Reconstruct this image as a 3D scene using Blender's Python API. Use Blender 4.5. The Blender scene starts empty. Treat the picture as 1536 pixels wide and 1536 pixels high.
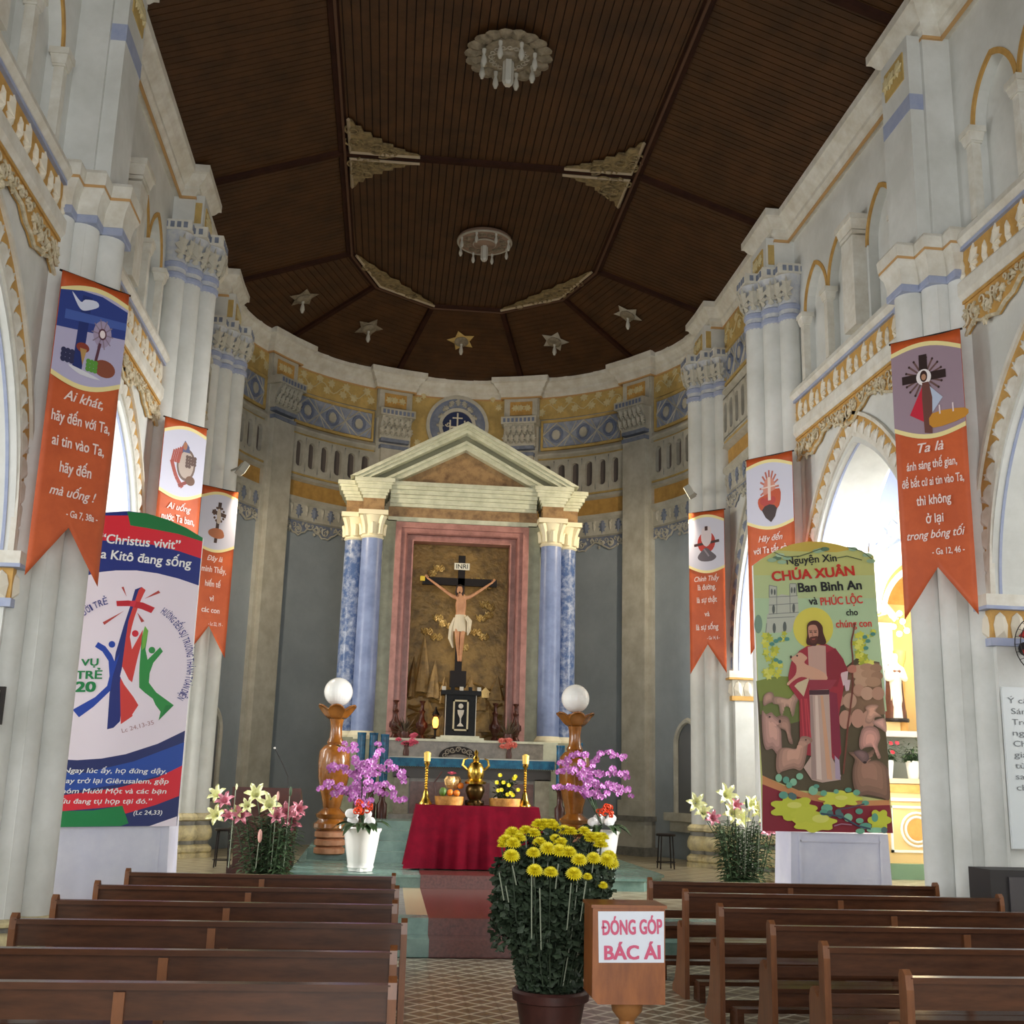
import bpy, math, random
from mathutils import Vector, Matrix
from math import sin, cos, pi, radians, sqrt, atan2
random.seed(7)
sc = bpy.context.scene
COL = sc.collection
# ------------------------------------------------------------------ camera, world, light, exposure
CAMP = Vector((-1.2206, 0.0, 1.8))
_yaw, _pit, _rol, FPX = 0.099501, 0.226883, 0.026805, 1719.386
_r = Vector((cos(_yaw), -sin(_yaw), 0)); _f = Vector((sin(_yaw)*cos(_pit), cos(_yaw)*cos(_pit), sin(_pit)))
_u = _r.cross(_f)
CR = _r*cos(_rol)+_u*sin(_rol); CU = -_r*sin(_rol)+_u*cos(_rol); CF = _f
cam = bpy.data.objects.new('camera', bpy.data.cameras.new('camera')); COL.objects.link(cam)
cam.matrix_world = Matrix(((CR.x, CU.x, -CF.x, CAMP.x), (CR.y, CU.y, -CF.y, CAMP.y), (CR.z, CU.z, -CF.z, CAMP.z), (0, 0, 0, 1)))
cam.data.sensor_width = 36; cam.data.lens = FPX*36/1536; cam.data.clip_end = 200
sc.camera = cam
sc.view_settings.view_transform = 'Standard'; sc.view_settings.look = 'None'
sc.view_settings.gamma = 1; sc.view_settings.use_curve_mapping = False
sc.view_settings.exposure = 0.15
w = bpy.data.worlds.new('world'); sc.world = w; w.use_nodes = True
w.node_tree.nodes['Background'].inputs[0].default_value = (0.96, 0.98, 1, 1)
w.node_tree.nodes['Background'].inputs[1].default_value = 1.0

def area(name, loc, target, sx, sy, power, col):
    l = bpy.data.lights.new(name, 'AREA'); l.shape = 'RECTANGLE'; l.size = sx; l.size_y = sy
    l.energy = power; l.color = col
    o = bpy.data.objects.new(name, l); COL.objects.link(o); o.location = loc
    o.rotation_euler = (Vector(target)-Vector(loc)).to_track_quat('-Z', 'Y').to_euler()
    return o
# daylight: the open church doors and front windows behind the camera, and the aisle windows
area('front_door_daylight', (0, -3.2, 3.4), (0, 10, 4.6), 5.5, 5.0, 385, (1, 0.985, 0.96))
area('right_aisle_window_light', (9.4, 15.6, 4.6), (5.6, 16.9, 4.2), 3.0, 4.5, 900, (1, 0.985, 0.96)).data.spread = radians(62)
area('left_aisle_window_light', (-9.4, 14.6, 4.4), (-5.4, 16.9, 4.0), 3.6, 4.5, 700, (0.98, 0.99, 1))
area('right_nave_window_light', (9.3, 5.5, 4.2), (4.0, 6.5, 2.0), 5, 3.5, 120, (1, 0.985, 0.96))
area('left_nave_window_light', (-9.3, 5.5, 4.2), (-4.0, 6.5, 2.0), 5, 3.5, 240, (0.98, 0.99, 1))

# ------------------------------------------------------------------ helpers
def lin(c):
    if isinstance(c, str):
        c = [int(c[i:i+2], 16)/255 for i in (0, 2, 4)]
    return tuple(((x/12.92) if x <= 0.04045 else ((x+0.055)/1.055)**2.4) for x in c)+(1,)
MATS = {}
def mat(name, c, rough=0.6, metal=0.0, var=0.0, vscale=3.0, c2=None, bump=0.0, bscale=20.0, emit=0.0, spec=0.5, trans=0.0, coat=0.0, stretch=None, alpha=1.0):
    if name in MATS: return MATS[name]
    m = bpy.data.materials.new(name); m.use_nodes = True; nt = m.node_tree; b = nt.nodes['Principled BSDF']
    b.inputs['Base Color'].default_value = lin(c); b.inputs['Roughness'].default_value = rough
    b.inputs['Metallic'].default_value = metal; b.inputs['Specular IOR Level'].default_value = spec
    b.inputs['Transmission Weight'].default_value = trans; b.inputs['Coat Weight'].default_value = coat
    b.inputs['Alpha'].default_value = alpha
    if emit:
        b.inputs['Emission Color'].default_value = lin(c); b.inputs['Emission Strength'].default_value = emit
    tc = None
    if var or bump:
        tc = nt.nodes.new('ShaderNodeTexCoord'); mp = nt.nodes.new('ShaderNodeMapping')
        nt.links.new(tc.outputs['Object'], mp.inputs[0])
        if stretch: mp.inputs['Scale'].default_value = stretch
    if var:
        n = nt.nodes.new('ShaderNodeTexNoise'); n.inputs['Scale'].default_value = vscale; n.inputs['Detail'].default_value = 6
        n.inputs['Roughness'].default_value = 0.65
        nt.links.new(mp.outputs[0], n.inputs['Vector'])
        rp = nt.nodes.new('ShaderNodeValToRGB'); nt.links.new(n.outputs[0], rp.inputs[0])
        a = lin(c); bb = lin(c2) if c2 else tuple(x*0.6 for x in a[:3])+(1,)
        rp.color_ramp.elements[0].position = 0.5-0.25*var-0.05; rp.color_ramp.elements[1].position = 0.5+0.25*(1-var)+0.02
        rp.color_ramp.elements[0].color = bb; rp.color_ramp.elements[1].color = a
        nt.links.new(rp.outputs[0], b.inputs['Base Color'])
        if emit: nt.links.new(rp.outputs[0], b.inputs['Emission Color'])
    if bump:
        n2 = nt.nodes.new('ShaderNodeTexNoise'); n2.inputs['Scale'].default_value = bscale; n2.inputs['Detail'].default_value = 4
        nt.links.new(mp.outputs[0], n2.inputs['Vector'])
        bp = nt.nodes.new('ShaderNodeBump'); bp.inputs['Strength'].default_value = bump; bp.inputs['Distance'].default_value = 0.02
        nt.links.new(n2.outputs[0], bp.inputs['Height']); nt.links.new(bp.outputs[0], b.inputs['Normal'])
    MATS[name] = m
    return m
PAINT = mat('white_wall_paint', 'e3e5e2', 0.75, var=0.35, vscale=1.3, c2='cfd1cc', bump=0.15, bscale=6)
PAINT2 = mat('moulding_paint', 'e9e8e0', 0.7, var=0.4, vscale=4, c2='d2cdbf')
APSE = mat('apse_grey_paint', 'a6b0b8', 0.75, var=0.35, vscale=1.0, c2='96a0a8')
APSEW = mat('apse_white_paint', 'cfccc0', 0.7, var=0.4, vscale=3, c2='b5b1a2')
OCHRE = mat('ochre_paint', 'd2a65c', 0.7, var=0.4, vscale=6, c2='b98f4c')
OCHRE2 = mat('pale_ochre_paint', 'd0b26c', 0.7, var=0.5, vscale=5, c2='b59a5e')
CREAM = mat('cream_relief_paint', 'e6dfcd', 0.65)
RELIEF = mat('weathered_relief', 'e6dcc4', 0.7, var=0.35, vscale=10, c2='b5a886')
BLUE = mat('lilac_blue_paint', '9aa5c6', 0.7, var=0.4, vscale=8, c2='abb4cc')
BLUEGREY = mat('blue_grey_paint', '8b94a8', 0.7, var=0.5, vscale=8, c2='6f788c')
TAN = mat('tan_line_paint', 'c9a06a', 0.7)
STONE = mat('cream_base_stone', 'dccf9f', 0.6, var=0.6, vscale=7, c2='a1957a')
GREYST = mat('grey_band_stone', '8e8d86', 0.7, var=0.5, vscale=9, c2='6f6e6a')

ROOTM = {}
def unique(n):
    return n
class MB:
    def __init__(s): s.v = []; s.f = []
    def add(s, vs, fs):
        b = len(s.v); s.v.extend([tuple(p) for p in vs]); s.f.extend([tuple(b+i for i in f) for f in fs]); return s
    def box(s, c, d, rz=0.0, M=None, taper=1.0):
        x, y, z = d[0]/2, d[1]/2, d[2]/2; vs = []
        for k in (-1, 1):
            t = taper if k > 0 else 1
            for i, j in ((-1, -1), (1, -1), (1, 1), (-1, 1)):
                vs.append(Vector((i*x*t, j*y*t, k*z)))
        R = Matrix.Rotation(rz, 3, 'Z') if rz else None
        out = []
        for p in vs:
            if R: p = R @ p
            p = p+Vector(c)
            if M: p = M @ p
            out.append(p)
        return s.add(out, [(3, 2, 1, 0), (4, 5, 6, 7), (0, 1, 5, 4), (1, 2, 6, 5), (2, 3, 7, 6), (3, 0, 4, 7)])
    def lathe(s, prof, c=(0, 0, 0), n=20, lobes=0, lamp=0.0, M=None, sy=1.0):
        vs = []; fs = []
        for r, z in prof:
            for k in range(n):
                a = 2*pi*k/n; rr = r*(1+(lamp*cos(lobes*a) if lobes else 0))
                p = Vector((c[0]+rr*cos(a), c[1]+rr*sin(a)*sy, c[2]+z))
                vs.append(M @ p if M else p)
        m = len(prof)
        for i in range(m-1):
            for k in range(n):
                a, b = i*n+k, i*n+(k+1) % n
                fs.append((a, b, b+n, a+n))
        fs.append(tuple(range(n-1, -1, -1))); fs.append(tuple((m-1)*n+k for k in range(n)))
        return s.add(vs, fs)
    def tube(s, pts, r, n=8, cap=True):
        pts = [Vector(p) for p in pts]; m = len(pts)
        rs = r if isinstance(r, (list, tuple)) else [r]*m
        vs = []; fs = []; up = None
        for i, p in enumerate(pts):
            t = (pts[min(i+1, m-1)]-pts[max(i-1, 0)])
            t = t.normalized() if t.length > 1e-9 else Vector((0, 0, 1))
            if up is None:
                up = Vector((0, 0, 1)) if abs(t.z) < 0.9 else Vector((1, 0, 0))
            a = t.cross(up); a = a.normalized() if a.length > 1e-6 else t.orthogonal().normalized()
            b = t.cross(a).normalized(); up = -b if False else up
            up = a.cross(t).normalized()
            for k in range(n):
                q = 2*pi*k/n; vs.append(p+(a*cos(q)+up*sin(q))*rs[i])
        for i in range(m-1):
            for k in range(n):
                x, y = i*n+k, i*n+(k+1) % n; fs.append((x, y, y+n, x+n))
        if cap: fs.append(tuple(range(n-1, -1, -1))); fs.append(tuple((m-1)*n+k for k in range(n)))
        return s.add(vs, fs)
    def prism(s, poly, fn, d0, d1):
        n = len(poly)
        vs = [fn(a, b, d0) for a, b in poly]+[fn(a, b, d1) for a, b in poly]
        fs = [tuple(range(n-1, -1, -1)), tuple(range(n, 2*n))]+[(i, (i+1) % n, (i+1) % n+n, i+n) for i in range(n)]
        return s.add(vs, fs)
    def panel(s, S, s0, s1, z0, z1, d0, d1, ns=1):
        vs = []; fs = []
        for i in range(ns+1):
            q = s0+(s1-s0)*i/ns
            vs += [S(q, z0, d0), S(q, z1, d0), S(q, z1, d1), S(q, z0, d1)]
        for i in range(ns):
            a = i*4
            for k in range(4): fs.append((a+k, a+(k+1) % 4, a+4+(k+1) % 4, a+4+k))
        fs.append((0, 1, 2, 3)); b = ns*4; fs.append((b+3, b+2, b+1, b))
        return s.add(vs, fs)
    def mould(s, S, prof, s0, s1, ns=1):          # prof: list of (d, z)
        vs = []; fs = []; n = len(prof)
        for i in range(ns+1):
            q = s0+(s1-s0)*i/ns
            vs += [S(q, z, d) for d, z in prof]
        for i in range(ns):
            for k in range(n): fs.append((i*n+k, i*n+(k+1) % n, (i+1)*n+(k+1) % n, (i+1)*n+k))
        fs.append(tuple(range(n))); fs.append(tuple(ns*n+k for k in range(n-1, -1, -1)))
        return s.add(vs, fs)
    def sweep(s, prof, path, closed=False):       # prof (offset to the left of travel, z); path plan points
        n = len(prof); m = len(path); vs = []; fs = []
        P = [Vector((p[0], p[1])) for p in path]
        for i in range(m):
            a = P[i]-P[i-1] if (i > 0 or closed) else P[1]-P[0]
            b = P[(i+1) % m]-P[i] if (i < m-1 or closed) else P[-1]-P[-2]
            a.normalize(); b.normalize()
            na = Vector((-a.y, a.x)); nb = Vector((-b.y, b.x)); k = (na+nb)
            k = k/max(0.3, k.length_squared/2) if k.length > 1e-6 else na
            for o, z in prof: vs.append((P[i].x+k.x*o, P[i].y+k.y*o, z))
        for i in range(m if closed else m-1):
            j = (i+1) % m
            for q in range(n): fs.append((i*n+q, i*n+(q+1) % n, j*n+(q+1) % n, j*n+q))
        if not closed: fs.append(tuple(range(n-1, -1, -1))); fs.append(tuple((m-1)*n+q for q in range(n)))
        return s.add(vs, fs)
    def sphere(s, c, r, n=16, m=10, sc3=(1, 1, 1), M=None):
        pr = [(max(1e-4, sin(pi*i/m)), -cos(pi*i/m)) for i in range(m+1)]
        vs = []; fs = []
        for a, z in pr:
            for k in range(n):
                q = 2*pi*k/n; p = Vector((c[0]+r*a*cos(q)*sc3[0], c[1]+r*a*sin(q)*sc3[1], c[2]+r*z*sc3[2]))
                vs.append(M @ p if M else p)
        for i in range(m):
            for k in range(n): fs.append((i*n+k, i*n+(k+1) % n, (i+1)*n+(k+1) % n, (i+1)*n+k))
        return s.add(vs, fs)
    def mesh(s, name, m=None, smooth=False, fix=True):
        me = bpy.data.meshes.new(name); me.from_pydata(s.v, [], s.f)
        if m: me.materials.append(m)
        if smooth:
            me.polygons.foreach_set('use_smooth', [True]*len(me.polygons))
            try: me.set_sharp_from_angle(angle=radians(smooth if smooth > 1 else 40))
            except Exception: pass
        me.update()
        if fix:
            import bmesh
            bm = bmesh.new(); bm.from_mesh(me); bmesh.ops.recalc_face_normals(bm, faces=bm.faces); bm.to_mesh(me); bm.free()
        return me
    def build(s, name, m, parent=None, smooth=False, fix=True, **kw):
        return put(name, s.mesh(name, m, smooth, fix), parent, **kw)
def put(name, me, parent=None, M=None, label=None, cat=None, group=None, kind=None):
    o = bpy.data.objects.new(name, me); COL.objects.link(o)
    if M is not None: o.matrix_basis = M
    if parent:
        o.parent = parent; o.matrix_parent_inverse = ROOTM.get(parent.name, Matrix.Identity(4)).inverted()
        W = o.matrix_basis
    ROOTM[o.name] = Matrix(o.matrix_basis)
    tag(o, label, cat, group, kind)
    return o
def tag(o, label=None, cat=None, group=None, kind=None):
    if label: o['label'] = label
    if cat: o['category'] = cat
    if group: o['group'] = group
    if kind: o['kind'] = kind
    return o
def thing(name, label, cat, loc=(0, 0, 0), group=None, rz=0.0):
    o = bpy.data.objects.new(name, None); COL.objects.link(o); o.empty_display_size = 0.2
    o.location = loc; o.rotation_euler = (0, 0, rz)
    ROOTM[o.name] = Matrix.Translation(loc) @ Matrix.Rotation(rz, 4, 'Z')
    return tag(o, label, cat, group)
KIDS = {}
def copy_tree(o, parent=None):
    c = o.copy(); COL.objects.link(c); c.parent = parent
    if parent: c.matrix_parent_inverse = o.matrix_parent_inverse.copy()
    for ch in list(o.children): copy_tree(ch, c)
    return c
def TRS(loc, R=None, sc3=(1, 1, 1)):
    M = Matrix.Translation(loc)
    if R is not None: M = M @ R.to_4x4()
    return M @ Matrix.Diagonal((*sc3, 1))
def frameM(S, s, z, d=0.0, ang=0.0, scl=(1, 1, 1)):
    p = Vector(S(s, z, d)); n = (Vector(S(s, z, d+0.05))-p).normalized(); u = Vector((0, 0, 1)); t = u.cross(n).normalized()
    R = Matrix((t, u, n)).transposed()
    return TRS(p, R @ Matrix.Rotation(ang, 3, 'Z'), scl)
def px2(px, py, x=None, y=None, z=None):
    d = CF+CR*((px-768)/FPX)-CU*((py-768)/FPX)
    t = ((x-CAMP.x)/d.x if x is not None else (y-CAMP.y)/d.y if y is not None else (z-CAMP.z)/d.z)
    return CAMP+d*t
def crv(pts, n=5, closed=True):
    out = []; m = len(pts)
    rng = range(m) if closed else range(m-1)
    for i in rng:
        g = (lambda k: pts[k % m]) if closed else (lambda k: pts[max(0, min(m-1, k))])
        p0, p1, p2, p3 = g(i-1), g(i), g(i+1), g(i+2)
        for k in range(n):
            t = k/n
            out.append(tuple(0.5*((2*p1[j])+(-p0[j]+p2[j])*t+(2*p0[j]-5*p1[j]+4*p2[j]-p3[j])*t*t+(-p0[j]+3*p1[j]-3*p2[j]+p3[j])*t**3) for j in range(len(p1))))
    if not closed: out.append(tuple(pts[-1]))
    return out
# --- shared small relief meshes (local x = across, y = up, z = out of the wall)
def relief(outline, ridge=0.035, edge=0.012, mid=None):
    m = MB(); n = len(outline)
    vs = [(x, y, 0) for x, y in outline]+[(x, y, edge) for x, y in outline]
    my = [y for x, y in outline]; y0, y1 = min(my), max(my)
    cx = sum(x for x, y in outline)/n; cy = sum(my)/n
    a, b = (mid if mid else ((cx, y0+0.25*(y1-y0)), (cx, y0+0.75*(y1-y0))))
    vs += [(a[0], a[1], ridge), (b[0], b[1], ridge*0.8)]
    fs = []
    for i in range(n):
        j = (i+1) % n
        fs.append((i, j, j+n, i+n))
        mx, myy = (outline[i][0]+outline[j][0])/2, (outline[i][1]+outline[j][1])/2
        near = 2*n if (mx-a[0])**2+(myy-a[1])**2 < (mx-b[0])**2+(myy-b[1])**2 else 2*n+1
        fs.append((i+n, j+n, near))
    # link between the ridge ends
    prev = None
    first = None
    for i in range(n):
        f = fs[2*i+1]; j = (i+1) % n; g = fs[(2*j+1) % (2*n)]
        if f[2] != g[2]: fs.append((j+n, g[2], f[2]))
    m.add(vs, fs); return m
ACAN = [(0, 0), (.05, .02), (.03, .06), (.085, .07), (.055, .12), (.11, .15), (.06, .18), (.085, .25), (.035, .24), (.01, .33),
        (-.015, .24), (-.06, .27), (-.05, .19), (-.11, .17), (-.055, .12), (-.09, .08), (-.035, .06), (-.05, .02)]
CURL = [(0, 0), (.03, 0), (.05, .05), (.03, .10), (.045, .16), (.02, .22), (0, .26), (-.01, .2), (-.035, .15), (-.02, .1), (-.04, .05), (-.03, .0)]
VLEAF = [(0, -.02), (.03, .02), (.09, .01), (.07, .06), (.11, .11), (.06, .12), (.04, .18), (0, .15), (-.05, .19), (-.05, .12), (-.11, .1), (-.07, .05), (-.085, .0), (-.03, .02)]
TOOTH = [(.12, -.112), (.12, .112), (.05, .11), (.035, .06), (.0, .05), (.01, .0), (-.05, .01), (-.03, -.03), (-.10, -.055), (-.04, -.075), (-.07, -.11), (.02, -.10)]
def rmesh(name, outl, m, ridge=0.035): return relief(outl, ridge).mesh(name, m)
LEAF_W = rmesh('leaf', ACAN, CREAM, .05); CURL_W = rmesh('bud', CURL, CREAM, .05)
LEAF_B = rmesh('leaf', ACAN, BLUEGREY, .04); CURL_B = rmesh('bud', CURL, APSEW, .05)
LEAF_G = rmesh('leaf', ACAN, APSEW, .05)
VINE_W = rmesh('vine_leaf', VLEAF, RELIEF, .04); VINE_G = rmesh('vine_leaf', VLEAF, APSEW, .04)
VINE_O = rmesh('vine_leaf', VLEAF, mat('pale_vine_paint', 'd6c99c', .7), .035)
TOOTH_W = rmesh('leaf', TOOTH, PAINT2, .03); TOOTH_G = rmesh('leaf', TOOTH, BLUEGREY, .03)
BELLC = mat('capital_bell_paint', 'b2b8c6', .7, var=.4, vscale=12, c2='d0d2d0')
CORBEL = rmesh('corbel_leaf', [(-.06, 0), (.06, 0), (.075, .12), (.05, .2), (0, .24), (-.05, .2), (-.075, .12)], CREAM, .07)
# ================================================================== SETTING
YC, RW = 20.8, 4.85
def naveS(side): return lambda s, z, d: (side*(RW-d), s, z)
def apseS(s, z, d):
    a = s/RW; return ((RW-d)*cos(a), YC+(RW-d)*sin(a), z)
def archz(dx, w, h):
    R = (h*h+w*w)/(2*w); return sqrt(max(0, R*R-(abs(dx)+R-w)**2))
def wallarch(mb, S, s0, s1, z0, z1, d0, d1, arches, n=20):
    """solid wall between s0..s1, z0..z1, thickness d0..d1, with pointed openings (centre, halfwidth, bottom, spring, rise)"""
    q = s0
    for (c, w, zb, sp, h) in sorted(arches):
        if c-w > q: mb.panel(S, q, c-w, z0, z1, d0, d1)
        if zb > z0: mb.panel(S, c-w, c+w, z0, zb, d0, d1)
        xs = [-w*cos(pi*i/n) for i in range(n+1)]
        for i in range(n):
            a, b = xs[i], xs[i+1]; za, zb2 = sp+archz(a, w, h), sp+archz(b, w, h)
            vs = []
            for d in (d0, d1): vs += [S(c+a, za, d), S(c+b, zb2, d), S(c+b, z1, d), S(c+a, z1, d)]
            mb.add(vs, [(0, 1, 2, 3), (7, 6, 5, 4), (0, 4, 5, 1)])
        q = c+w
    if s1 > q: mb.panel(S, q, s1, z0, z1, d0, d1)
def arcpts(c, w, h, sp, delta, n=14):
    R = (h*h+w*w)/(2*w); pts = []
    fm = math.acos(min(1, (R-w)/(R+delta)))
    for sg in (-1, 1):
        L = [(c+sg*((R+delta)*cos(fm*i/n)-(R-w)), sp+(R+delta)*sin(fm*i/n)) for i in range(n+1)]
        pts.append(L if sg < 0 else L[::-1])
    return pts[0]+pts[1][1:]
def band(mb, S, c, w, h, sp, e0, e1, d0, d1, n=14):
    A = arcpts(c, w, h, sp, e0, n); B = arcpts(c, w, h, sp, e1, n); vs = []; fs = []
    for a, b in zip(A, B): vs += [S(a[0], a[1], d0), S(b[0], b[1], d0), S(b[0], b[1], d1), S(a[0], a[1], d1)]
    for i in range(len(A)-1):
        for k in range(4): fs.append((i*4+k, i*4+(k+1) % 4, i*4+4+(k+1) % 4, i*4+4+k))
    mb.add(vs, fs)
def scroll(mb, S, cs, cz, r, sg, d, th=.018, turns=1.3, a0=0):
    pts = []
    for i in range(15):
        t = i/14; a = a0+sg*turns*2*pi*t; rr = r*(1-.75*t)
        pts.append(S(cs+rr*cos(a), cz+rr*sin(a), d+.015*t))
    mb.tube(pts, [th*(1-.4*i/14) for i in range(15)], 5)
def leaf_frieze(S, s0, s1, z, root, ml, mc, d, pitch=.19, scl=1.0, hang=False):
    n = max(2, int((s1-s0)/pitch)); 
    for i in range(n):
        s = s0+(i+.5)*(s1-s0)/n
        me, k = (ml, 1.0) if i % 2 == 0 else (mc, .95)
        put('leaf' if i % 2 == 0 else 'bud', me, root, frameM(S, s, z, d, pi if hang else random.uniform(-.08, .08), (scl*k, scl*k, 1)))
def lamb_outline(s0, s1, ztop, depth, endd):
    n = 28; pts = [(s1, ztop), (s0, ztop)]
    for i in range(n+1):
        t = i/n; e = max(0, 1-min(t, 1-t)*9)
        z = ztop-depth*(.72+.28*cos(2*pi*t*3+pi))-endd*e*e+.018*sin(t*90)
        pts.append((s0+(s1-s0)*t, z))
    return pts
def lambrequin(S, s0, s1, ztop, depth, endd, root, mback, mrel, mleaf, d0, ns=1):
    o = lamb_outline(s0, s1, ztop, depth, endd); low = o[2:]
    m = MB()
    for i in range(len(low)-1):
        a, b = low[i], low[i+1]; vs = []
        for d in (d0, d0+.04): vs += [S(a[0], a[1], d), S(b[0], b[1], d), S(b[0], ztop, d), S(a[0], ztop, d)]
        m.add(vs, [(0, 1, 2, 3), (7, 6, 5, 4), (0, 4, 5, 1)]+([(0, 3, 7, 4)] if i == 0 else [])+([(1, 5, 6, 2)] if i == len(low)-2 else []))
    m.build('lambrequin_board', mback, root, fix=False)
    t = MB(); t.tube([S(p[0], p[1]+.01, d0+.04) for p in low], .022, 5)
    L = s1-s0; n = max(3, int(L/.23))
    for i in range(n):
        s = s0+(i+.5)*L/n; zb = low[int((s-s0)/L*(len(low)-1))][1]; h = ztop-zb
        scroll(t, S, s, zb+h*.45, h*.33, 1 if i % 2 else -1, d0+.05, .018, 1.3, pi/2)
        scroll(t, S, s+L/n*.45, zb+h*.7, h*.2, -1 if i % 2 else 1, d0+.05, .013, 1.1, -pi/2)
    t.build('scroll_relief', mrel, root, smooth=True, kind='stuff')
    for i in range(n):
        s = s0+(i+.1)*L/n; zb = low[min(len(low)-1, int((s-s0)/L*(len(low)-1)))][1]; h = ztop-zb
        put('vine_leaf', mleaf, root, frameM(S, s+.04, zb+h*.3, d0+.04, random.uniform(-1, 1), (h*1.9, h*1.9, 1.2)))
        put('vine_leaf', mleaf, root, frameM(S, s+L/n*.5, zb+h*.12, d0+.04, random.uniform(-2, 2), (h*1.3, h*1.3, 1)))

PIER_Y = [1.15, 6.45, 11.75, 17.06, 20.8]
ARCH = [(3.8, 1.95, 0, 3.65, 2.7), (9.1, 1.95, 0, 3.65, 2.7), (14.4, 1.95, 0, 3.65, 2.7), (18.93, 1.12, 0, 3.65, 2.6)]
def lobes_of(side, yc, o=0): return [(a+o, b, c) for a, b, c in [(4.42, 0, .18), (4.62, .26, .18), (4.62, -.26, .18), (4.80, .48, .16), (4.80, -.48, .16)]]
def pier(side, yc, kind, root, zb):
    m = MB(); m.box((side*4.85, yc, (zb+10.4)/2), (.5, .84, 10.4-zb)); root = core = m.build('pier', PAINT, root)
    L = lobes_of(side, yc, .07 if kind == 'plain' else 0); ztop = 7.3 if kind == 'plain' else 9.0
    for x, dy, r in L:
        m = MB(); m.lathe([(r, zb+.38), (r, ztop)], (side*x, yc+dy, 0), 18); m.build('shaft', PAINT, root, smooth=True)
    hs = .58 if kind == 'plain' else 1
    # base: slab, torus, grey band, lobed cushion, band, torus
    for nm, mt, prof in (('base_slab', STONE, [(.27, 0), (.27, .07), (.25, .08)]),
                         ('base_torus', STONE, [(.24, .08), (.27, .11), (.27, .16), (.23, .2), (.2, .22)]),
                         ('base_band', GREYST, [(.205, .22), (.205, .28)]),
                         ('base_cushion', STONE, [(.21, .28), (.255, .33), (.26, .42), (.235, .5), (.21, .53)]),
                         ('base_band', GREYST, [(.205, .53), (.205, .6)]),
                         ('base_torus', STONE, [(.2, .6), (.25, .62), (.255, .67), (.22, .71), (.185, .73)])):
        m = MB()
        for x, dy, r in L: m.lathe([(q*r/.18, zb+z*hs) for q, z in prof], (side*x, yc+dy, 0), 16)
        m.build(nm, mt, root, smooth=True)
    if kind == 'plain':
        for nm, mt, prof in (('neck_ring', BLUE, [(.19, 7.27), (.2, 7.28), (.2, 7.35), (.19, 7.36)]),
                             ('capital', PAINT2, [(.19, 7.36), (.195, 7.45), (.215, 7.55), (.25, 7.62), (.25, 7.64)]),
                             ('capital_line', TAN, [(.255, 7.64), (.255, 7.67)]), ('abacus', PAINT2, [(.26, 7.67), (.27, 7.8), (.25, 7.84)])):
            m = MB()
            for x, dy, r in L:
                k = r/.18
                for (a, z0), (b, z1) in zip(prof, prof[1:]):
                    sx = a*2*k; m.box((side*x, yc+dy, (z0+z1)/2), (sx, sx, z1-z0), taper=b/a)
            m.build(nm, mt, root)
        m = MB(); m.box((side*4.72, yc, 9.1), (.56, .72, 2.7)); m.build('upper_pilaster', PAINT, root)
        m = MB(); m.box((side*4.72, yc, 9.58), (.57, .73, .2)); m.build('blue_band', BLUE, root)
        for fy in (0,):
            m = MB(); m.box((side*4.435, yc, 10.12), (.02, .5, .36)); m.build('ornament_panel', OCHRE2, root)
            S = lambda s, z, d, sd=side, y=yc: (sd*(4.42-d), s, z)
            for a in (-.13, .02, .15): put('vine_leaf', VINE_O, root, frameM(S, yc+a, 10.06, 0, random.uniform(-.6, .6), (1, 1, 1)))
    else:
        m = MB()
        for x, dy, r in L:
            m.lathe([(r+.005, 8.97), (r+.03, 8.99), (r+.03, 9.05), (r+.005, 9.07)], (side*x, yc+dy, 0), 16)
            m.lathe([(r+.005, 9.14), (r+.03, 9.16), (r+.03, 9.22), (r+.005, 9.24)], (side*x, yc+dy, 0), 16)
        m.build('neck_ring', BLUE, root, smooth=True)
        m = MB()
        for x, dy, r in L: m.lathe([(r, 8.95), (r+.01, 9.28), (r+.02, 9.4), (r+.07, 9.6), (r+.1, 9.7)], (side*x, yc+dy, 0), 16)
        m.build('capital_bell', BELLC, root, smooth=True)
        for x, dy, r in L:
            for a in (-1.05, -.35, .35, 1.05):
                base = pi if side > 0 else 0
                aa = base+a*(1 if side > 0 else 1)
                n = Vector((cos(aa), sin(aa), 0)); u = (Vector((0, 0, 1))+n*.28).normalized(); t = u.cross(n).normalized(); n2 = t.cross(u)
                put('leaf', LEAF_G, root, TRS(Vector((side*x, yc+dy, 9.27))+n*(r+.01), Matrix((t, u, n2)).transposed(), (1.05, 1.25, 1)))
        m = MB()
        for x, dy, r in L: m.box((side*x, yc+dy, 9.79), (2*r+.16, 2*r+.16, .17))
        m.build('abacus', PAINT2, root)
        m = MB()
        for x, dy, r in L:
            q = r+.085
            for t in (-.6, -.2, .2, .6):
                m.box((side*x-side*q, yc+dy+t*q, 9.79), (.012, .06, .09)); m.box((side*x+t*q, yc+dy-q, 9.79), (.06, .012, .09))
        m.build('blue_dentil', BLUEGREY, root)
        m = MB(); m.box((side*4.72, yc, 10.15), (.5, .8, .6)); m.build('entablature_block', PAINT, root)
        m = MB(); m.box((side*4.465, yc, 10.15), (.02, .5, .34)); m.box((side*4.6, yc-.405, 10.15), (.2, .02, .34)); m.build('ornament_panel', OCHRE2, root)
        S = lambda s, z, d, sd=side: (sd*(4.45-d), s, z)
        for a in (-.13, .02, .15): put('vine_leaf', VINE_O, root, frameM(S, yc+a, 10.08, 0, random.uniform(-.6, .6)))
    return core

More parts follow.
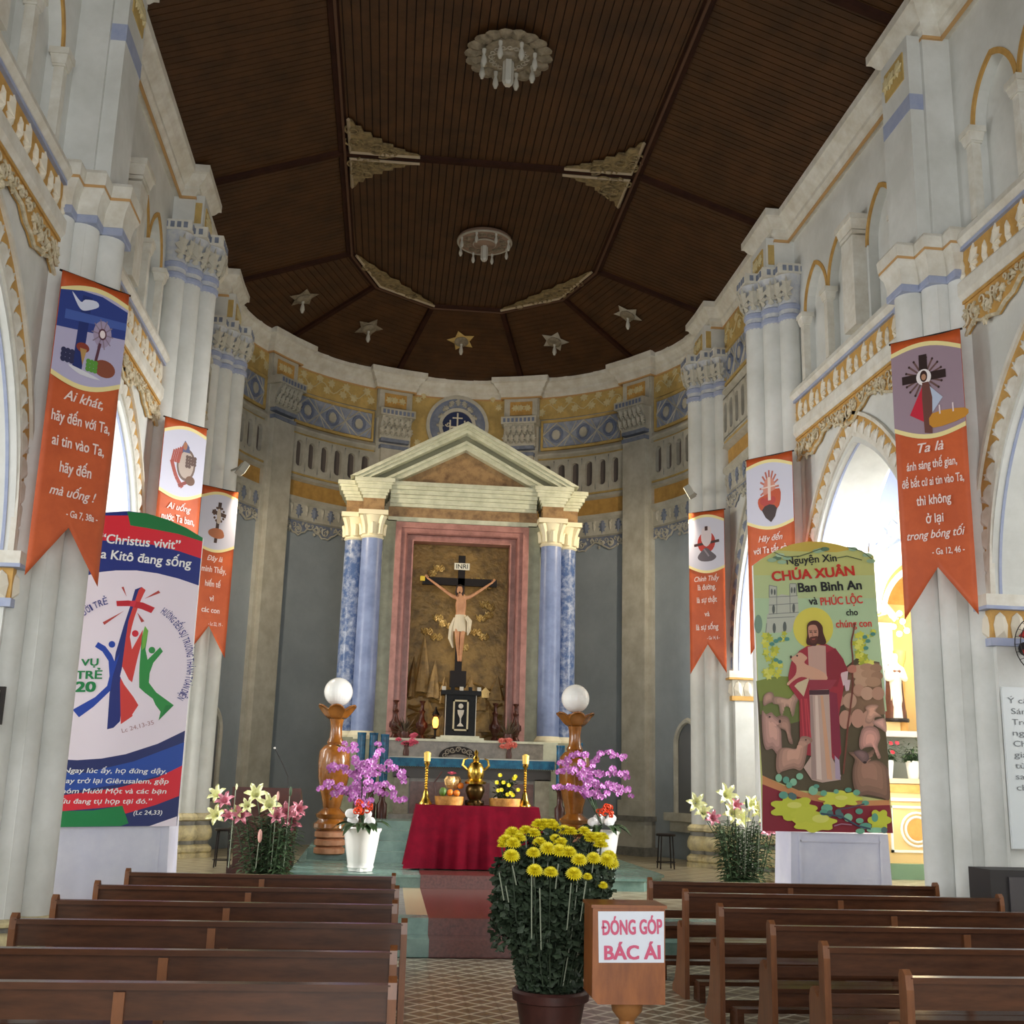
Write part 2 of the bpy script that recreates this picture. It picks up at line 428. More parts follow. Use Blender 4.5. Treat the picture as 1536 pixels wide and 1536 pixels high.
def impost(side, ya, yb, root, tone=0):
    """moulded impost wrapped round the jamb (ya..yb is the wall strip between arch and pier) """
    y0, y1 = min(ya, yb), max(ya, yb); yc = (y0+y1)/2; ly = y1-y0
    c = lambda e, z0, z1, mt, nm: MB().box((side*5.2, yc, (z0+z1)/2), (.76+2*e, ly+2*e, z1-z0)).build(nm, mt, root)
    c(.09, 3.62, 3.74, PAINT2, 'impost_slab'); c(.1, 3.585, 3.62, BLUE if not tone else OCHRE, 'impost_line')
    c(.02, 3.3, 3.585, OCHRE if not tone else APSEW, 'impost_neck'); c(.035, 3.22, 3.3, BLUE if not tone else OCHRE, 'impost_line')
    S = naveS(side)
    fy = y0 if side else y0
    # corbel leaves on the nave face and on the jamb face that looks to the viewer and away from him
    n = max(1, round(ly/.16))
    for i in range(n): put('corbel_leaf', CORBEL, root, frameM(S, y0+(i+.5)*ly/n, 3.3, .03, 0, (1, 1.1, 1)))
    for yy, sg in ((y0-.02, -1), (y1+.02, 1)):
        for i in range(4):
            x = side*(4.9+i*.18); n_ = Vector((0, sg, 0)); u = Vector((0, 0, 1)); t = u.cross(n_)
            put('corbel_leaf', CORBEL, root, TRS((x, yy, 3.3), Matrix((t, u, n_)).transposed(), (1, 1.1, 1)))

WALLS = {}
for side, wname in ((-1, 'wall_left'), (1, 'wall_right')):
    S = naveS(side)
    m = MB(); wallarch(m, S, -3, 20.9, 0, 7.75, 0, -.7, ARCH, 40)
    root = m.build(wname, PAINT, None, fix=True, kind='structure'); WALLS[side] = root
    # clerestory front skin and back skin
    lan = []
    for b in (14.08, 8.78, 3.48):
        for o in (-1.68, -.71, .71, 1.68): lan.append((b+o, .44, 7.9, 8.97, .63))
    m = MB(); wallarch(m, S, -3, 16.7, 7.7, 10.9, -.08, -.22, lan, 12); m.build('clerestory_skin', PAINT, root)
    m = MB(); m.panel(S, -3, 20.9, 7.7, 10.95, -.22, -.7); m.build('clerestory_wall', PAINT, root)
    for (c, wd, zb, sp, h) in lan:
        if c < 5: continue
        m = MB(); band(m, S, c, wd, h, sp, -.005, .06, -.09, -.065, 10); m.build('lancet_archivolt', TAN if False else OCHRE, root)
    for b in (14.08, 8.78):
        for o in (-2.17, -1.195, 1.195, 2.17):
            m = MB(); y = b+o; x = side*4.93
            m.box((x, y, 8.4), (.1, .12, 1.0)); m.box((x, y, 8.8), (.13, .15, .03)); m.box((x, y, 8.86), (.14, .17, .1), taper=1.25); m.box((x, y, 8.94), (.2, .24, .07))
            m.build('colonnette', PAINT2, root)
        m = MB(); x = side*4.86
        m.box((x, b, 8.5), (.24, .4, 1.3)); m.box((x, b, 9.2), (.26, .43, .05)); m.box((x, b, 9.3), (.27, .44, .13), taper=1.2); m.box((x, b, 9.4), (.36, .56, .08))
        m.build('clerestory_pilaster', PAINT2, root)
    # sill ledge between piers
    for (a, b) in ((6.9, 11.25), (12.2, 16.6), (1.6, 6.0)):
        m = MB(); m.mould(S, [(-.08, 7.92), (.12, 7.74), (.14, 7.66), (.1, 7.6), (0, 7.58), (-.08, 7.6)], a, b); m.build('sill_ledge', PAINT2, root)
        if b < 7: continue
        m = MB(); m.panel(S, a, b, 7.555, 7.6, 0, .09); m.build('blue_line', BLUE, root)
        m = MB(); m.panel(S, a, b, 7.2, 7.56, 0, .05); m.build('frieze_board', OCHRE, root)
        m = MB(); m.mould(S, [(0, 7.24), (.07, 7.24), (.1, 7.2), (.1, 7.06), (.07, 7.0), (0, 6.97)], a, b); m.build('frieze_moulding', PAINT2, root)
        m = MB(); m.panel(S, a, b, 6.955, 6.99, 0, .07); m.build('ochre_line', OCHRE, root)
        leaf_frieze(S, a+.02, b-.02, 7.23, root, LEAF_W, CURL_W, .05, .235, 1.0)
        lambrequin(S, a, b, 6.96, .37, .3, root, OCHRE, RELIEF, VINE_W, .01)
    # arch trims
    for (c, wd, zb, sp, h) in ARCH[1:]:
        big = wd > 1.5
        m = MB(); band(m, S, c, wd, h, sp+.1, .28, .33, 0, .05); m.build('arch_moulding', PAINT2 if big else APSEW, root)
        m = MB(); band(m, S, c, wd, h, sp+.1, .05, .28, 0, .015); m.build('arch_band', OCHRE if big else APSEW, root)
        m = MB(); band(m, S, c, wd, h, sp+.1, -.012, .06, -.03, .025); m.build('arch_edge', PAINT2, root)
        m = MB(); band(m, S, c, wd, h, sp, -.012, .03, -.10, -.07, 30); m.build('arch_blue_line', BLUE, root)
        n = 16 if big else 11
        P = arcpts(c, wd, h, sp+.1, .155, n)
        for i in range(len(P)-1):
            if i == n-1 or i == n: pass
            a, b = P[i], P[i+1]; mid = ((a[0]+b[0])/2, (a[1]+b[1])/2)
            # radial frame: x axis points into the opening, y along the arch upwards
            up = (b[0]-a[0], b[1]-a[1]) if i < n else (a[0]-b[0], a[1]-b[1])
            u = (Vector(S(mid[0]+up[0], mid[1]+up[1], 0))-Vector(S(mid[0], mid[1], 0))).normalized()
            nn = Vector((-side, 0, 0)); t = u.cross(nn).normalized()
            inn = Vector(S(c, mid[1]-.2, 0))-Vector(S(mid[0], mid[1], 0))
            sx = 1 if t.dot(inn) > 0 else -1
            R = Matrix((t*sx, u, nn if sx > 0 else nn)).transposed()
            put('leaf', TOOTH_W if big else TOOTH_G, root, TRS(Vector(S(mid[0], mid[1], .015)), R, (.95, .95, 1)))
    impost(side, 11.05, 12.45, root); impost(side, 16.35, 17.81, root); impost(side, 5.75, 7.15, root); impost(side, 20.05, 20.9, root, 1)
    pier(side, 11.75, 'plain', root, 0); pier(side, 6.45, 'plain', root, 0)
    pier(side, 17.06, 'blue', root, .33); pier(side, 20.8, 'blue', root, .33)

# ------------------------------------------------------------------ apse wall and the banded bays
m = MB(); m.panel(apseS, 0, RW*pi, 0, 10.95, 0, -.4, 60)
APW = m.build('wall_back', APSE, None, fix=True, smooth=True, kind='structure')
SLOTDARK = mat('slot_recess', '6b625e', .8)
def bay(S, s0, s1, root, ns=6, kind='full'):
    L = s1-s0
    P = lambda nm, mt, z0, z1, d0, d1, a=s0, b=s1: MB().panel(S, a, b, z0, z1, d0, d1, ns).build(nm, mt, root)
    P('frieze_board', OCHRE2, 9.88, 10.42, 0, .02)
    # vine frieze
    t = MB(); t.tube([S(s0+.1+(L-.2)*i/24, 10.14+.1*sin(i*.9), .03) for i in range(25)], .013, 5); t.build('vine_stem', VINE_O.materials[0], root, smooth=True)
    n = int(L/.19)
    for i in range(n):
        s = s0+.12+(L-.24)*i/(n-1); put('vine_leaf', VINE_O, root, frameM(S, s, 10.14+(.09 if i % 2 else -.13), .02, random.uniform(-1.2, 1.2), (.95, .95, 1)))
    # lattice panel
    a, b = s0+.08, s1-.08
    P('lattice_ground', mat('lattice_blue_paint', 'a3abbd', .7, var=.5, vscale=8, c2='8790a6'), 9.2, 9.78, 0, .03, a, b)
    m = MB()
    for q in ((9.78, 9.84), (9.12, 9.18)): m.panel(S, a-.03, b+.03, q[0], q[1], 0, .07, ns)
    for q in (a-.03, b-.02): m.panel(S, q, q+.05, 9.16, 9.8, 0, .07)
    m.build('lattice_frame', OCHRE2, root)
    k = max(2, round((b-a)/.68)); wv = (b-a)/k; rings = MB(); lat = MB()
    for i in range(k):
        c = a+(i+.5)*wv
        for x0, z0, x1, z1 in ((-.5, 0, 0, .5), (0, .5, .5, 0), (.5, 0, 0, -.5), (0, -.5, -.5, 0)):
            p0 = (c+x0*wv, 9.48+z0*.58); p1 = (c+x1*wv, 9.48+z1*.58)
            lat.tube([S(*p0, .035), S((p0[0]+p1[0])/2, (p0[1]+p1[1])/2, .035), S(*p1, .035)], .016, 4)
        for x0 in (-.5, .5):
            for sg in (-1, 1): lat.tube([S(c+x0*wv, 9.48, .035), S(c+x0*wv*.55, 9.48+sg*.28, .035)], .012, 4)
        pts = [S(c+.15*cos(q*pi/6), 9.48+.17*sin(q*pi/6), .04) for q in range(13)]; rings.tube(pts, .03, 6, cap=False)
    lat.build('lattice', APSEW, root); rings.build('lattice_ring', mat('slate_blue_paint', '7a85a0', .7), root, smooth=True)
    for i in range(k):
        m = MB(); c = a+(i+.5)*wv; m.prism([(c+.1*cos(q*pi/4), 9.48+.12*sin(q*pi/4)) for q in range(8)], S, .03, .06); m.build('lattice_boss', APSEW, root)
    # ledge
    MB().mould(S, [(0, 9.12), (.05, 9.1), (.12, 9.02), (.12, 8.98), (.04, 8.93), (0, 8.93)], s0, s1, ns).build('string_course', APSEW, root)
    P('ochre_line', OCHRE2, 8.86, 8.93, 0, .03)
    # gallery of slots: raised skin with pill-shaped holes
    k = max(3, round(L/.35)); wv = (L-.1)/k; m = MB(); N = 16
    for i in range(k):
        c = s0+.05+(i+.5)*wv; hx, hz = .095, .29; vs = []; fs = []
        for q in range(N):
            th = 2*pi*q/N; cx, cz = cos(th), sin(th)
            px = hx*cx; pz = hx*cz+(hz-hx)*(1 if cz > .01 else -1 if cz < -.01 else 0)
            kx = (wv/2)/max(1e-6, abs(cx)); kz = .4/max(1e-6, abs(cz)); kk = min(kx, kz)
            ox, oz = (max(-wv/2, min(wv/2, cx*kk)), max(-.4, min(.4, cz*kk)))
            if kx < kz: oz = cz*kx if abs(cz*kx) < .4 else oz
            vs += [S(c+px, 8.46+pz, .1), S(c+ox, 8.46+oz, .1), S(c+px, 8.46+pz, .0)]
        for q in range(N):
            r2 = (q+1) % N; fs += [(q*3, r2*3, r2*3+1, q*3+1), (q*3, q*3+2, r2*3+2, r2*3)]
        m.add(vs, fs)
    m.panel(S, s0, s1, 8.84, 8.87, 0, .1, ns); m.panel(S, s0, s0+.06, 8.05, 8.86, 0, .1); m.panel(S, s1-.06, s1, 8.05, 8.86, 0, .1)
    m.panel(S, s0, s1, 8.02, 8.08, 0, .1, ns); m.build('gallery_skin', APSEW, root, fix=False)
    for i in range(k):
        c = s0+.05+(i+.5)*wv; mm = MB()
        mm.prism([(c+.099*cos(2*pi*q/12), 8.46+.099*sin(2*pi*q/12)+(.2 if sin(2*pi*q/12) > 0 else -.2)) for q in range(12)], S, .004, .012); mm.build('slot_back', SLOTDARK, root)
    P('ochre_line', OCHRE2, 7.98, 8.03, 0, .09)
    MB().mould(S, [(0, 7.98), (.1, 7.97), (.12, 7.9), (.03, 7.86), (0, 7.86)], s0, s1, ns).build('string_course', APSEW, root)
    P('ochre_panel', OCHRE, 7.5, 7.86, 0, .015)
    MB().mould(S, [(0, 7.5), (.12, 7.5), (.12, 7.42), (.06, 7.36), (.06, 7.04), (0, 7.0)], s0, s1, ns).build('leaf_moulding', APSEW, root)
    leaf_frieze(S, s0+.04, s1-.04, 7.36, root, LEAF_B, CURL_B, .06, .2, .95, hang=True)
    lambrequin(S, s0, s1, 7.0, .3, .12, root, BLUEGREY, APSEW, VINE_G, .0)
for i in (0, 1, 3, 4):
    bay(apseS, RW*radians(36*i)+.42, RW*radians(36*i+36)-.42, APW)
for side in (-1, 1): bay(naveS(side), 17.65, 20.25, WALLS[side], 1)
# centre bay: ochre field with the round monogram
s0, s1 = RW*radians(72)+.42, RW*radians(108)-.42
MB().panel(apseS, s0, s1, 8.5, 10.42, 0, .02, 6).build('ochre_field', OCHRE2, APW)
cs = RW*pi/2
def ring(mb, r0, r1, d0, d1, z=9.72, n=40):
    vs = []; fs = []
    for i in range(n):
        a = 2*pi*i/n
        for r, d in ((r0, d0), (r1, d0), (r1, d1), (r0, d1)): vs.append(apseS(cs+r*cos(a), z+r*sin(a), d))
    for i in range(n):
        j = (i+1) % n
        for k in range(4): fs.append((i*4+k, i*4+(k+1) % 4, j*4+(k+1) % 4, j*4+k))
    mb.add(vs, fs); return mb
ring(MB(), .66, .74, 0, .09).build('medallion_rim', APSEW, APW, smooth=True)
ring(MB(), .42, .66, 0, .05).build('medallion_field', BLUEGREY, APW)
ring(MB(), .62, .66, 0, .07).build('medallion_line', mat('slate_blue_paint', '66759a'), APW)
ring(MB(), .36, .44, 0, .08).build('medallion_inner_rim', APSEW, APW, smooth=True)
ring(MB(), .0, .37, 0, .03).build('medallion_disc', mat('navy_paint', '26335e', .6), APW)
mono = MB()
mono.tube([apseS(cs, 9.5, .06), apseS(cs, 10.04, .06)], .022, 6); mono.tube([apseS(cs-.12, 9.92, .06), apseS(cs+.12, 9.92, .06)], .018, 6)
for sx in (-1, 1):
    mono.tube([apseS(cs+sx*.17, 9.54, .06), apseS(cs+sx*.17, 9.86, .06)], .02, 6)
    scroll(mono, apseS, cs+sx*.1, 9.62, .08, sx, .06, .016); scroll(mono, apseS, cs+sx*.22, 9.75, .06, -sx, .06, .014)
mono.tube([apseS(cs-.19, 9.7, .06), apseS(cs+.19, 9.7, .06)], .018, 6); mono.build('monogram', CREAM, APW, smooth=True)
for i in range(16):
    a = 2*pi*i/16; put('leaf', LEAF_G, APW, frameM(apseS, cs+.5*cos(a), 9.72+.5*sin(a), .05, a-pi/2, (.7, .6, 1)))
for sx in (-1, 1):
    for sz in (-1, 1):
        for k in range(3): put('vine_leaf', VINE_O, APW, frameM(apseS, cs+sx*(.86-.13*k+.04), 9.72+sz*(.52+.13*k), .02, random.uniform(-2, 2), (.8, .8, 1)))
# apse pilasters
for i in (1, 2, 3, 4):
    c = RW*radians(36*i)
    m = MB()
    m.panel(apseS, c-.42, c+.42, .33, 10.4, 0, .1, 3)
    m.mould(apseS, [(.1, .33), (.22, .33), (.22, 9.0), (.1, 9.0)], c-.33, c+.33, 4)
    pil = m.build('apse_pilaster', APSEW, APW); APW_ = APW; APW = pil
    for nm, mt, z0, z1, e in (('base_slab', GREYST, .33, .5, .12), ('base_block', APSEW, .5, 1.0, .06), ('base_torus', GREYST, 1.0, 1.1, .1), ('base_block', APSEW, 1.1, 1.4, .03)):
        MB().panel(apseS, c-.36-e, c+.36+e, z0, z1, 0, .24+e, 4).build(nm, mt, APW)
    m = MB(); m.panel(apseS, c-.35, c+.35, 8.97, 9.05, 0, .245, 4); m.panel(apseS, c-.35, c+.35, 9.13, 9.21, 0, .245, 4); m.build('neck_ring', BLUEGREY, APW)
    m = MB(); m.mould(apseS, [(0, 9.2), (.22, 9.2), (.24, 9.45), (.36, 9.7), (0, 9.7)], c-.38, c+.38, 4); m.build('capital_bell', APSEW, APW)
    for k in range(6):
        for row in (0, 1):
            M = frameM(apseS, c-.35+.14*k+(.07 if row else 0)*1, 9.26+.2*row, .245+.05*row, 0, (.75, .75, 1.2))
            if k < 6-row: put('leaf', LEAF_G, APW, M @ Matrix.Rotation(.3, 4, 'X'))
    m = MB(); m.panel(apseS, c-.45, c+.45, 9.7, 9.87, 0, .4, 4); m.build('abacus', APSEW, APW)
    m = MB()
    for k in range(8): m.panel(apseS, c-.4+.105*k, c-.34+.105*k, 9.74, 9.83, .39, .412)
    m.build('blue_dentil', mat('slate_blue_paint', '66759a'), APW)
    m = MB(); m.panel(apseS, c-.4, c+.4, 9.87, 10.42, 0, .14, 3); m.build('entablature_block', APSEW, APW)
    m = MB(); m.panel(apseS, c-.27, c+.27, 9.97, 10.3, .13, .155, 3); m.build('ornament_panel', OCHRE, APW)
    for q in (-.13, 0, .13): put('vine_leaf', VINE_O, APW, frameM(apseS, c+q, 10.08, .155, random.uniform(-.5, .5), (.85, .85, 1)))
    APW = APW_
# cornice: one continuous run along left wall, apse and right wall, breaking forward over the piers
def plan(S, s, d): p = S(s, 0, d); return (p[0], p[1])
path = []
NR = naveS(1)
for yc in (1.15, 6.45, 11.75, 17.06):
    hw = .42
    path += [plan(NR, yc-hw, 0), plan(NR, yc-hw, .22), plan(NR, yc+hw, .22), plan(NR, yc+hw, 0)]
path = [plan(NR, -3, 0)]+path+[plan(NR, 20.38, 0), plan(NR, 20.38, .22)]
path += [plan(apseS, 0, .22), plan(apseS, .42, .22), plan(apseS, .42, 0)]
for i in range(1, 5):
    c = RW*radians(36*i); p = c-RW*radians(36)
    for k in range(1, 5): path.append(plan(apseS, p+.42+(RW*radians(36)-.9)*k/5, 0))
    path += [plan(apseS, c-.46, 0), plan(apseS, c-.46, .16), plan(apseS, c, .16), plan(apseS, c+.46, .16), plan(apseS, c+.46, 0)]
for k in range(1, 5): path.append(plan(apseS, RW*radians(144)+.46+(RW*radians(36)-.9)*k/5, 0))
half = [plan(apseS, RW*pi-.42, 0), plan(apseS, RW*pi-.42, .22), plan(apseS, RW*pi, .22)]
NLp = naveS(-1)
half += [plan(NLp, 20.38, .22), plan(NLp, 20.38, 0)]
for yc in (17.06, 11.75, 6.45, 1.15): half += [plan(NLp, yc+.42, 0), plan(NLp, yc+.42, .22), plan(NLp, yc-.42, .22), plan(NLp, yc-.42, 0)]
half += [plan(NLp, -3, 0)]
path += half
TR = MB().sweep([(-.1, 10.4), (.02, 10.4), (.04, 10.46), (.08, 10.5), (.08, 10.56), (.15, 10.62), (.2, 10.7), (.24, 10.72), (.24, 10.84), (-.1, 10.84)], path).build('trim_1', PAINT2, None, kind='structure')
MB().sweep([(.0, 10.37), (.035, 10.37), (.035, 10.405), (.0, 10.405)], path).build('cornice_line', TAN, TR)

# ------------------------------------------------------------------ niches low in the apse
for i in (0, 4):
    c = RW*radians(18 if i == 0 else 162)
    A = [(c+x, z) for x, z in arcpts(0, .36, .4, 2.5, 0, 8)]
    m = MB(); m.prism([(c-.36, 1.2)]+A+[(c+.36, 1.2)], apseS, .005, .02); m.build('niche_recess', mat('niche_grey', '6f7173', .8), APW)
    m = MB()
    B = [(c-.42, 1.2)]+[(c+x, z) for x, z in arcpts(0, .36, .4, 2.5, .06, 8)]+[(c+.42, 1.2)]
    m.tube([apseS(a, b, .04) for a, b in B], .055, 6); m.build('niche_frame', APSEW, APW, smooth=True)
    m = MB(); m.panel(apseS, c-.6, c+.6, 1.05, 1.2, 0, .22, 3); m.panel(apseS, c-.5, c+.5, .85, 1.05, 0, .14, 3); m.build('niche_sill', APSEW, APW)

# ------------------------------------------------------------------ ceiling
RC, ZC, ZO, RO = 2.434, 11.633, 10.75, 4.95
WOOD = mat('ceiling_plank_wood', '4e3219', .55, var=.6, vscale=2.0, c2='382411', spec=.3)
WOODD = mat('ceiling_beam_wood', '3a2015', .75, var=.4, vscale=3, c2='2a160e', spec=.15)
DARKG = mat('ceiling_groove', '1c0f08', .9)
YB = [-3, 1.15, 6.45, 11.75, 17.06, YC]
inner = [(RC*cos(radians(36*i)), YC+RC*sin(radians(36*i))) for i in range(6)]
outer = [(RO*cos(radians(36*i)), YC+RO*sin(radians(36*i))) for i in range(6)]
m = MB()
m.add([(x, y, ZC+.02) for x, y in inner]+[(-RC, -3, ZC+.02), (RC, -3, ZC+.02)], [tuple(range(8))])
for sx in (-1, 1): m.add([(sx*RC, -3, ZC+.02), (sx*RC, YC, ZC+.02), (sx*RO, YC, ZO+.02), (sx*RO, -3, ZO+.02)], [(0, 1, 2, 3)])
for i in range(5):
    a, b, c, d = inner[i], inner[i+1], outer[i+1], outer[i]
    m.add([(*a, ZC+.02), (*b, ZC+.02), (*c, ZO+.02), (*d, ZO+.02)], [(0, 1, 2, 3)])
m.add([(-6, -3, 12.2), (6, -3, 12.2), (6, 26.5, 12.2), (-6, 26.5, 12.2)], [(0, 1, 2, 3)])
CEIL = m.build('ceiling', DARKG, None, fix=False, kind='structure')
def ylim(x):
    # far boundary of the central field at x
    x = abs(x)
    for i in range(3):
        (x0, y0), (x1, y1) = inner[i], inner[i+1]
        if x1 <= x <= x0 and x0 != x1: return y0+(y1-y0)*(x0-x)/(x0-x1)
    return inner[2][1]
m = MB(); n = 40; g = .007
for i in range(n):
    a = -RC+2*RC*i/n+g; b = -RC+2*RC*(i+1)/n-g
    for y0, y1a, y1b in ((-3, 17.06, 17.06), (17.06, ylim(a), ylim(b))):
        m.add([(a, y0, ZC), (b, y0, ZC), (b, y1b, ZC), (a, y1a, ZC), (a, y0, ZC+.02), (b, y0, ZC+.02), (b, y1b, ZC+.02), (a, y1a, ZC+.02)], [(0, 1, 2, 3), (0, 4, 5, 1), (1, 5, 6, 2), (3, 2, 6, 7), (0, 3, 7, 4)])
m.build('plank_field', WOOD, CEIL, fix=False, kind='stuff')
for sx in (-1, 1):
    m = MB(); N = int((YC+3)/.125)
    for i in range(N):
        a = -3+(YC+3)*i/N+g; b = -3+(YC+3)*(i+1)/N-g
        m.add([(sx*RC, a, ZC), (sx*RC, b, ZC), (sx*RO, b, ZO), (sx*RO, a, ZO), (sx*RC, a, ZC+.02), (sx*RC, b, ZC+.02), (sx*RO, b, ZO+.02), (sx*RO, a, ZO+.02)], [(0, 1, 2, 3), (0, 4, 7, 3), (1, 2, 6, 5)])
    m.build('plank_field', WOOD, CEIL, fix=False, kind='stuff')
for i in range(5):
    m = MB(); a, b, c, d = [Vector((*q, z)) for q, z in ((inner[i], ZC), (inner[i+1], ZC), (outer[i+1], ZO), (outer[i], ZO))]; N = 20
    for k in range(N):
        t0, t1 = (k+.05)/N, (k+.95)/N
        q = [a.lerp(d, t0), b.lerp(c, t0), b.lerp(c, t1), a.lerp(d, t1)]
        m.add(q+[p+Vector((0, 0, .02)) for p in q], [(0, 1, 2, 3), (0, 4, 5, 1), (3, 2, 6, 7)])
    m.build('plank_field', WOOD, CEIL, fix=False, kind='stuff')
def beam(p, q, wd=.13, h=.1, nm='beam', mt=WOODD, up=0.0):
    p, q = Vector(p), Vector(q); t = (q-p).normalized(); s_ = t.cross(Vector((0, 0, 1))).normalized()*wd/2; u = s_.cross(t).normalized()*h
    if u.z > 0: u = -u
    vs = []
    for a in (p, q):
        vs += [a+s_+u*up, a-s_+u*up, a-s_*.7+u, a+s_*.7+u]
    return MB().add(vs, [(0, 1, 2, 3), (7, 6, 5, 4), (0, 4, 5, 1), (1, 5, 6, 2), (2, 6, 7, 3), (3, 7, 4, 0)]).build(nm, mt, CEIL)
FRM = mat('ceiling_frame_highlight', '5a4030', .6, spec=.2)
pts = [(RC, -3)]+inner+[(-RC, -3)]
for a, b in zip(pts, pts[1:]):
    beam((*a, ZC), (*b, ZC), .17, .06); 
    va, vb = Vector((*a, 0)), Vector((*b, 0))
    beam((a[0]*.985, a[1], ZC-.05), (b[0]*.985, b[1], ZC-.05), .05, .035, 'beam_fillet', FRM)
for y in (11.75, 17.06):
    if y > 12: beam((-RC, y, ZC), (RC, y, ZC), .15, .06)
    for sx in (-1, 1): beam((sx*RC, y, ZC), (sx*RO, y, ZO), .14, .06)
for a, b in zip(inner, outer): beam((*a, ZC), (*b, ZO), .14, .06)
# carved corner spandrels
CARV = mat('ceiling_carving', '94815a', .6, var=.6, vscale=9, c2='54452c')
CARVL = mat('ceiling_carving_edge', 'a8977d', .5)
ceilS = lambda x, y, d: (x, y, ZC-.03-d)
def spandrel(pa, corner, pb, bow):
    a, c, b = Vector(pa), Vector(corner), Vector(pb); n = 14; arc = []
    for i in range(n+1):
        t = i/n; p = (a*(1-t)**2+((a+b)/2*(1-bow)+c*bow)*2*t*(1-t)+b*t*t)
        k = .06*(1 if i % 2 else -.4)*(0 if i in (0, n) else 1); p = p+(c-p).normalized()*(-k)
        arc.append((p.x, p.y))
    m = MB(); m.prism([tuple(c)]+arc, ceilS, 0, .03); o = m.build('carved_spandrel', CARV, CEIL)
    m = MB(); m.tube([ceilS(*a, .03), ceilS(*c, .03), ceilS(*b, .03)], .03, 4); m.build('spandrel_edge', CARVL, o)
    m = MB(); 
    for k in range(9):
        u_, v_ = random.random(), random.random()
        if u_+v_ > 1: u_, v_ = 1-u_, 1-v_
        p = c+(a-c)*u_*.75+(b-c)*v_*.75
        scroll(m, ceilS, p.x, p.y, .13, random.choice((-1, 1)), .035, .02, 1.2, random.random()*6)
    m.build('scroll_relief', CARV, o, smooth=True, kind='stuff')
for sx in (-1, 1):
    for sy in (-1, 1):
        spandrel((sx*(RC-.12), 17.06+sy*1.05), (sx*(RC-.12), 17.06+sy*.1), (sx*(RC-1.25), 17.06+sy*.1), .35)
    k = .95
    P0, P1, P2 = [(sx*abs(q[0])*k, YC+(q[1]-YC)*k) for q in inner[:3]]
    spandrel(P0, P1, P2, .05)
# ------------------------------------------------------------------ floor
def tile_mat(name, base, line, dark, per, world=True, rough=0.28):
    m = bpy.data.materials.new(name); m.use_nodes = True; nt = m.node_tree; b = nt.nodes['Principled BSDF']; b.inputs['Roughness'].default_value = rough
    tc = nt.nodes.new('ShaderNodeTexCoord'); sp = nt.nodes.new('ShaderNodeSeparateXYZ'); nt.links.new(tc.outputs['Object'], sp.inputs[0])
    def M(op, a, bb=None):
        n = nt.nodes.new('ShaderNodeMath'); n.operation = op
        for i, q in enumerate((a, bb)):
            if q is None: continue
            if isinstance(q, (int, float)): n.inputs[i].default_value = q
            else: nt.links.new(q, n.inputs[i])
        return n.outputs[0]
    def fold(o):
        return M('ABSOLUTE', M('SUBTRACT', M('FRACT', M('ADD', M('DIVIDE', o, per), 0.5 if not world else 100.0)), 0.5))
    ax, ay = fold(sp.outputs[0]), fold(sp.outputs[1])
    dg = M('ABSOLUTE', M('SUBTRACT', ax, ay))
    line_f = M('LESS_THAN', dg, 0.085)
    diam = M('LESS_THAN', M('ADD', ax, M('SUBTRACT', 0.5, ay)), 0.11); diam2 = M('LESS_THAN', M('ADD', ay, M('SUBTRACT', 0.5, ax)), 0.11)
    fl = M('MAXIMUM', diam, diam2)
    n = nt.nodes.new('ShaderNodeTexNoise'); n.inputs['Scale'].default_value = 3; nt.links.new(tc.outputs['Object'], n.inputs['Vector'])
    mx = nt.nodes.new('ShaderNodeMix'); mx.data_type = 'RGBA'; mx.inputs['A'].default_value = lin(base); mx.inputs['B'].default_value = lin(line); nt.links.new(line_f, mx.inputs['Factor'])
    m2 = nt.nodes.new('ShaderNodeMix'); m2.data_type = 'RGBA'; nt.links.new(mx.outputs['Result'], m2.inputs['A']); m2.inputs['B'].default_value = lin(dark); nt.links.new(M('MULTIPLY', fl, .6), m2.inputs['Factor'])
    nt.links.new(m2.outputs['Result'], b.inputs['Base Color']); MATS[name] = m
    return m
TILEW = tile_mat('patterned_floor_tile', '83745c', 'cfcab4', '5f5240', .25)
TILEO = tile_mat('patterned_tile', '83745c', 'cfcab4', '5f5240', .25, world=False)
TILES = tile_mat('sanctuary_floor_tile', '9c9074', 'b5ad94', '7c7058', .5)
GROUT = mat('floor_grout', '6e6350', .7)
TEAL = mat('green_marble', '7f9c90', .25, var=.6, vscale=5, c2='5f7f78'); GRAN = mat('red_granite', '6e4038', .25, var=.6, vscale=30, c2='4d2c28')
BEIGE = mat('beige_border_tile', 'b7a684', .3)
m = MB(); m.add([(-10, -4, -.012), (10, -4, -.012), (10, 26, -.012), (-10, 26, -.012)], [(0, 1, 2, 3)])
FLOOR = m.build('floor', TILEW, None, fix=False, kind='structure')
# laid tiles of the centre aisle
m = MB(); m.box((0, 0, -.005), (.249, .249, .01)); tme = m.mesh('tile', TILEO)
x0, y0 = -1.125, 6.0
for i in range(11):
    for j in range(25): put('tile', tme, FLOOR, Matrix.Translation((x0+.25*i, y0+.125+.25*j, 0)))
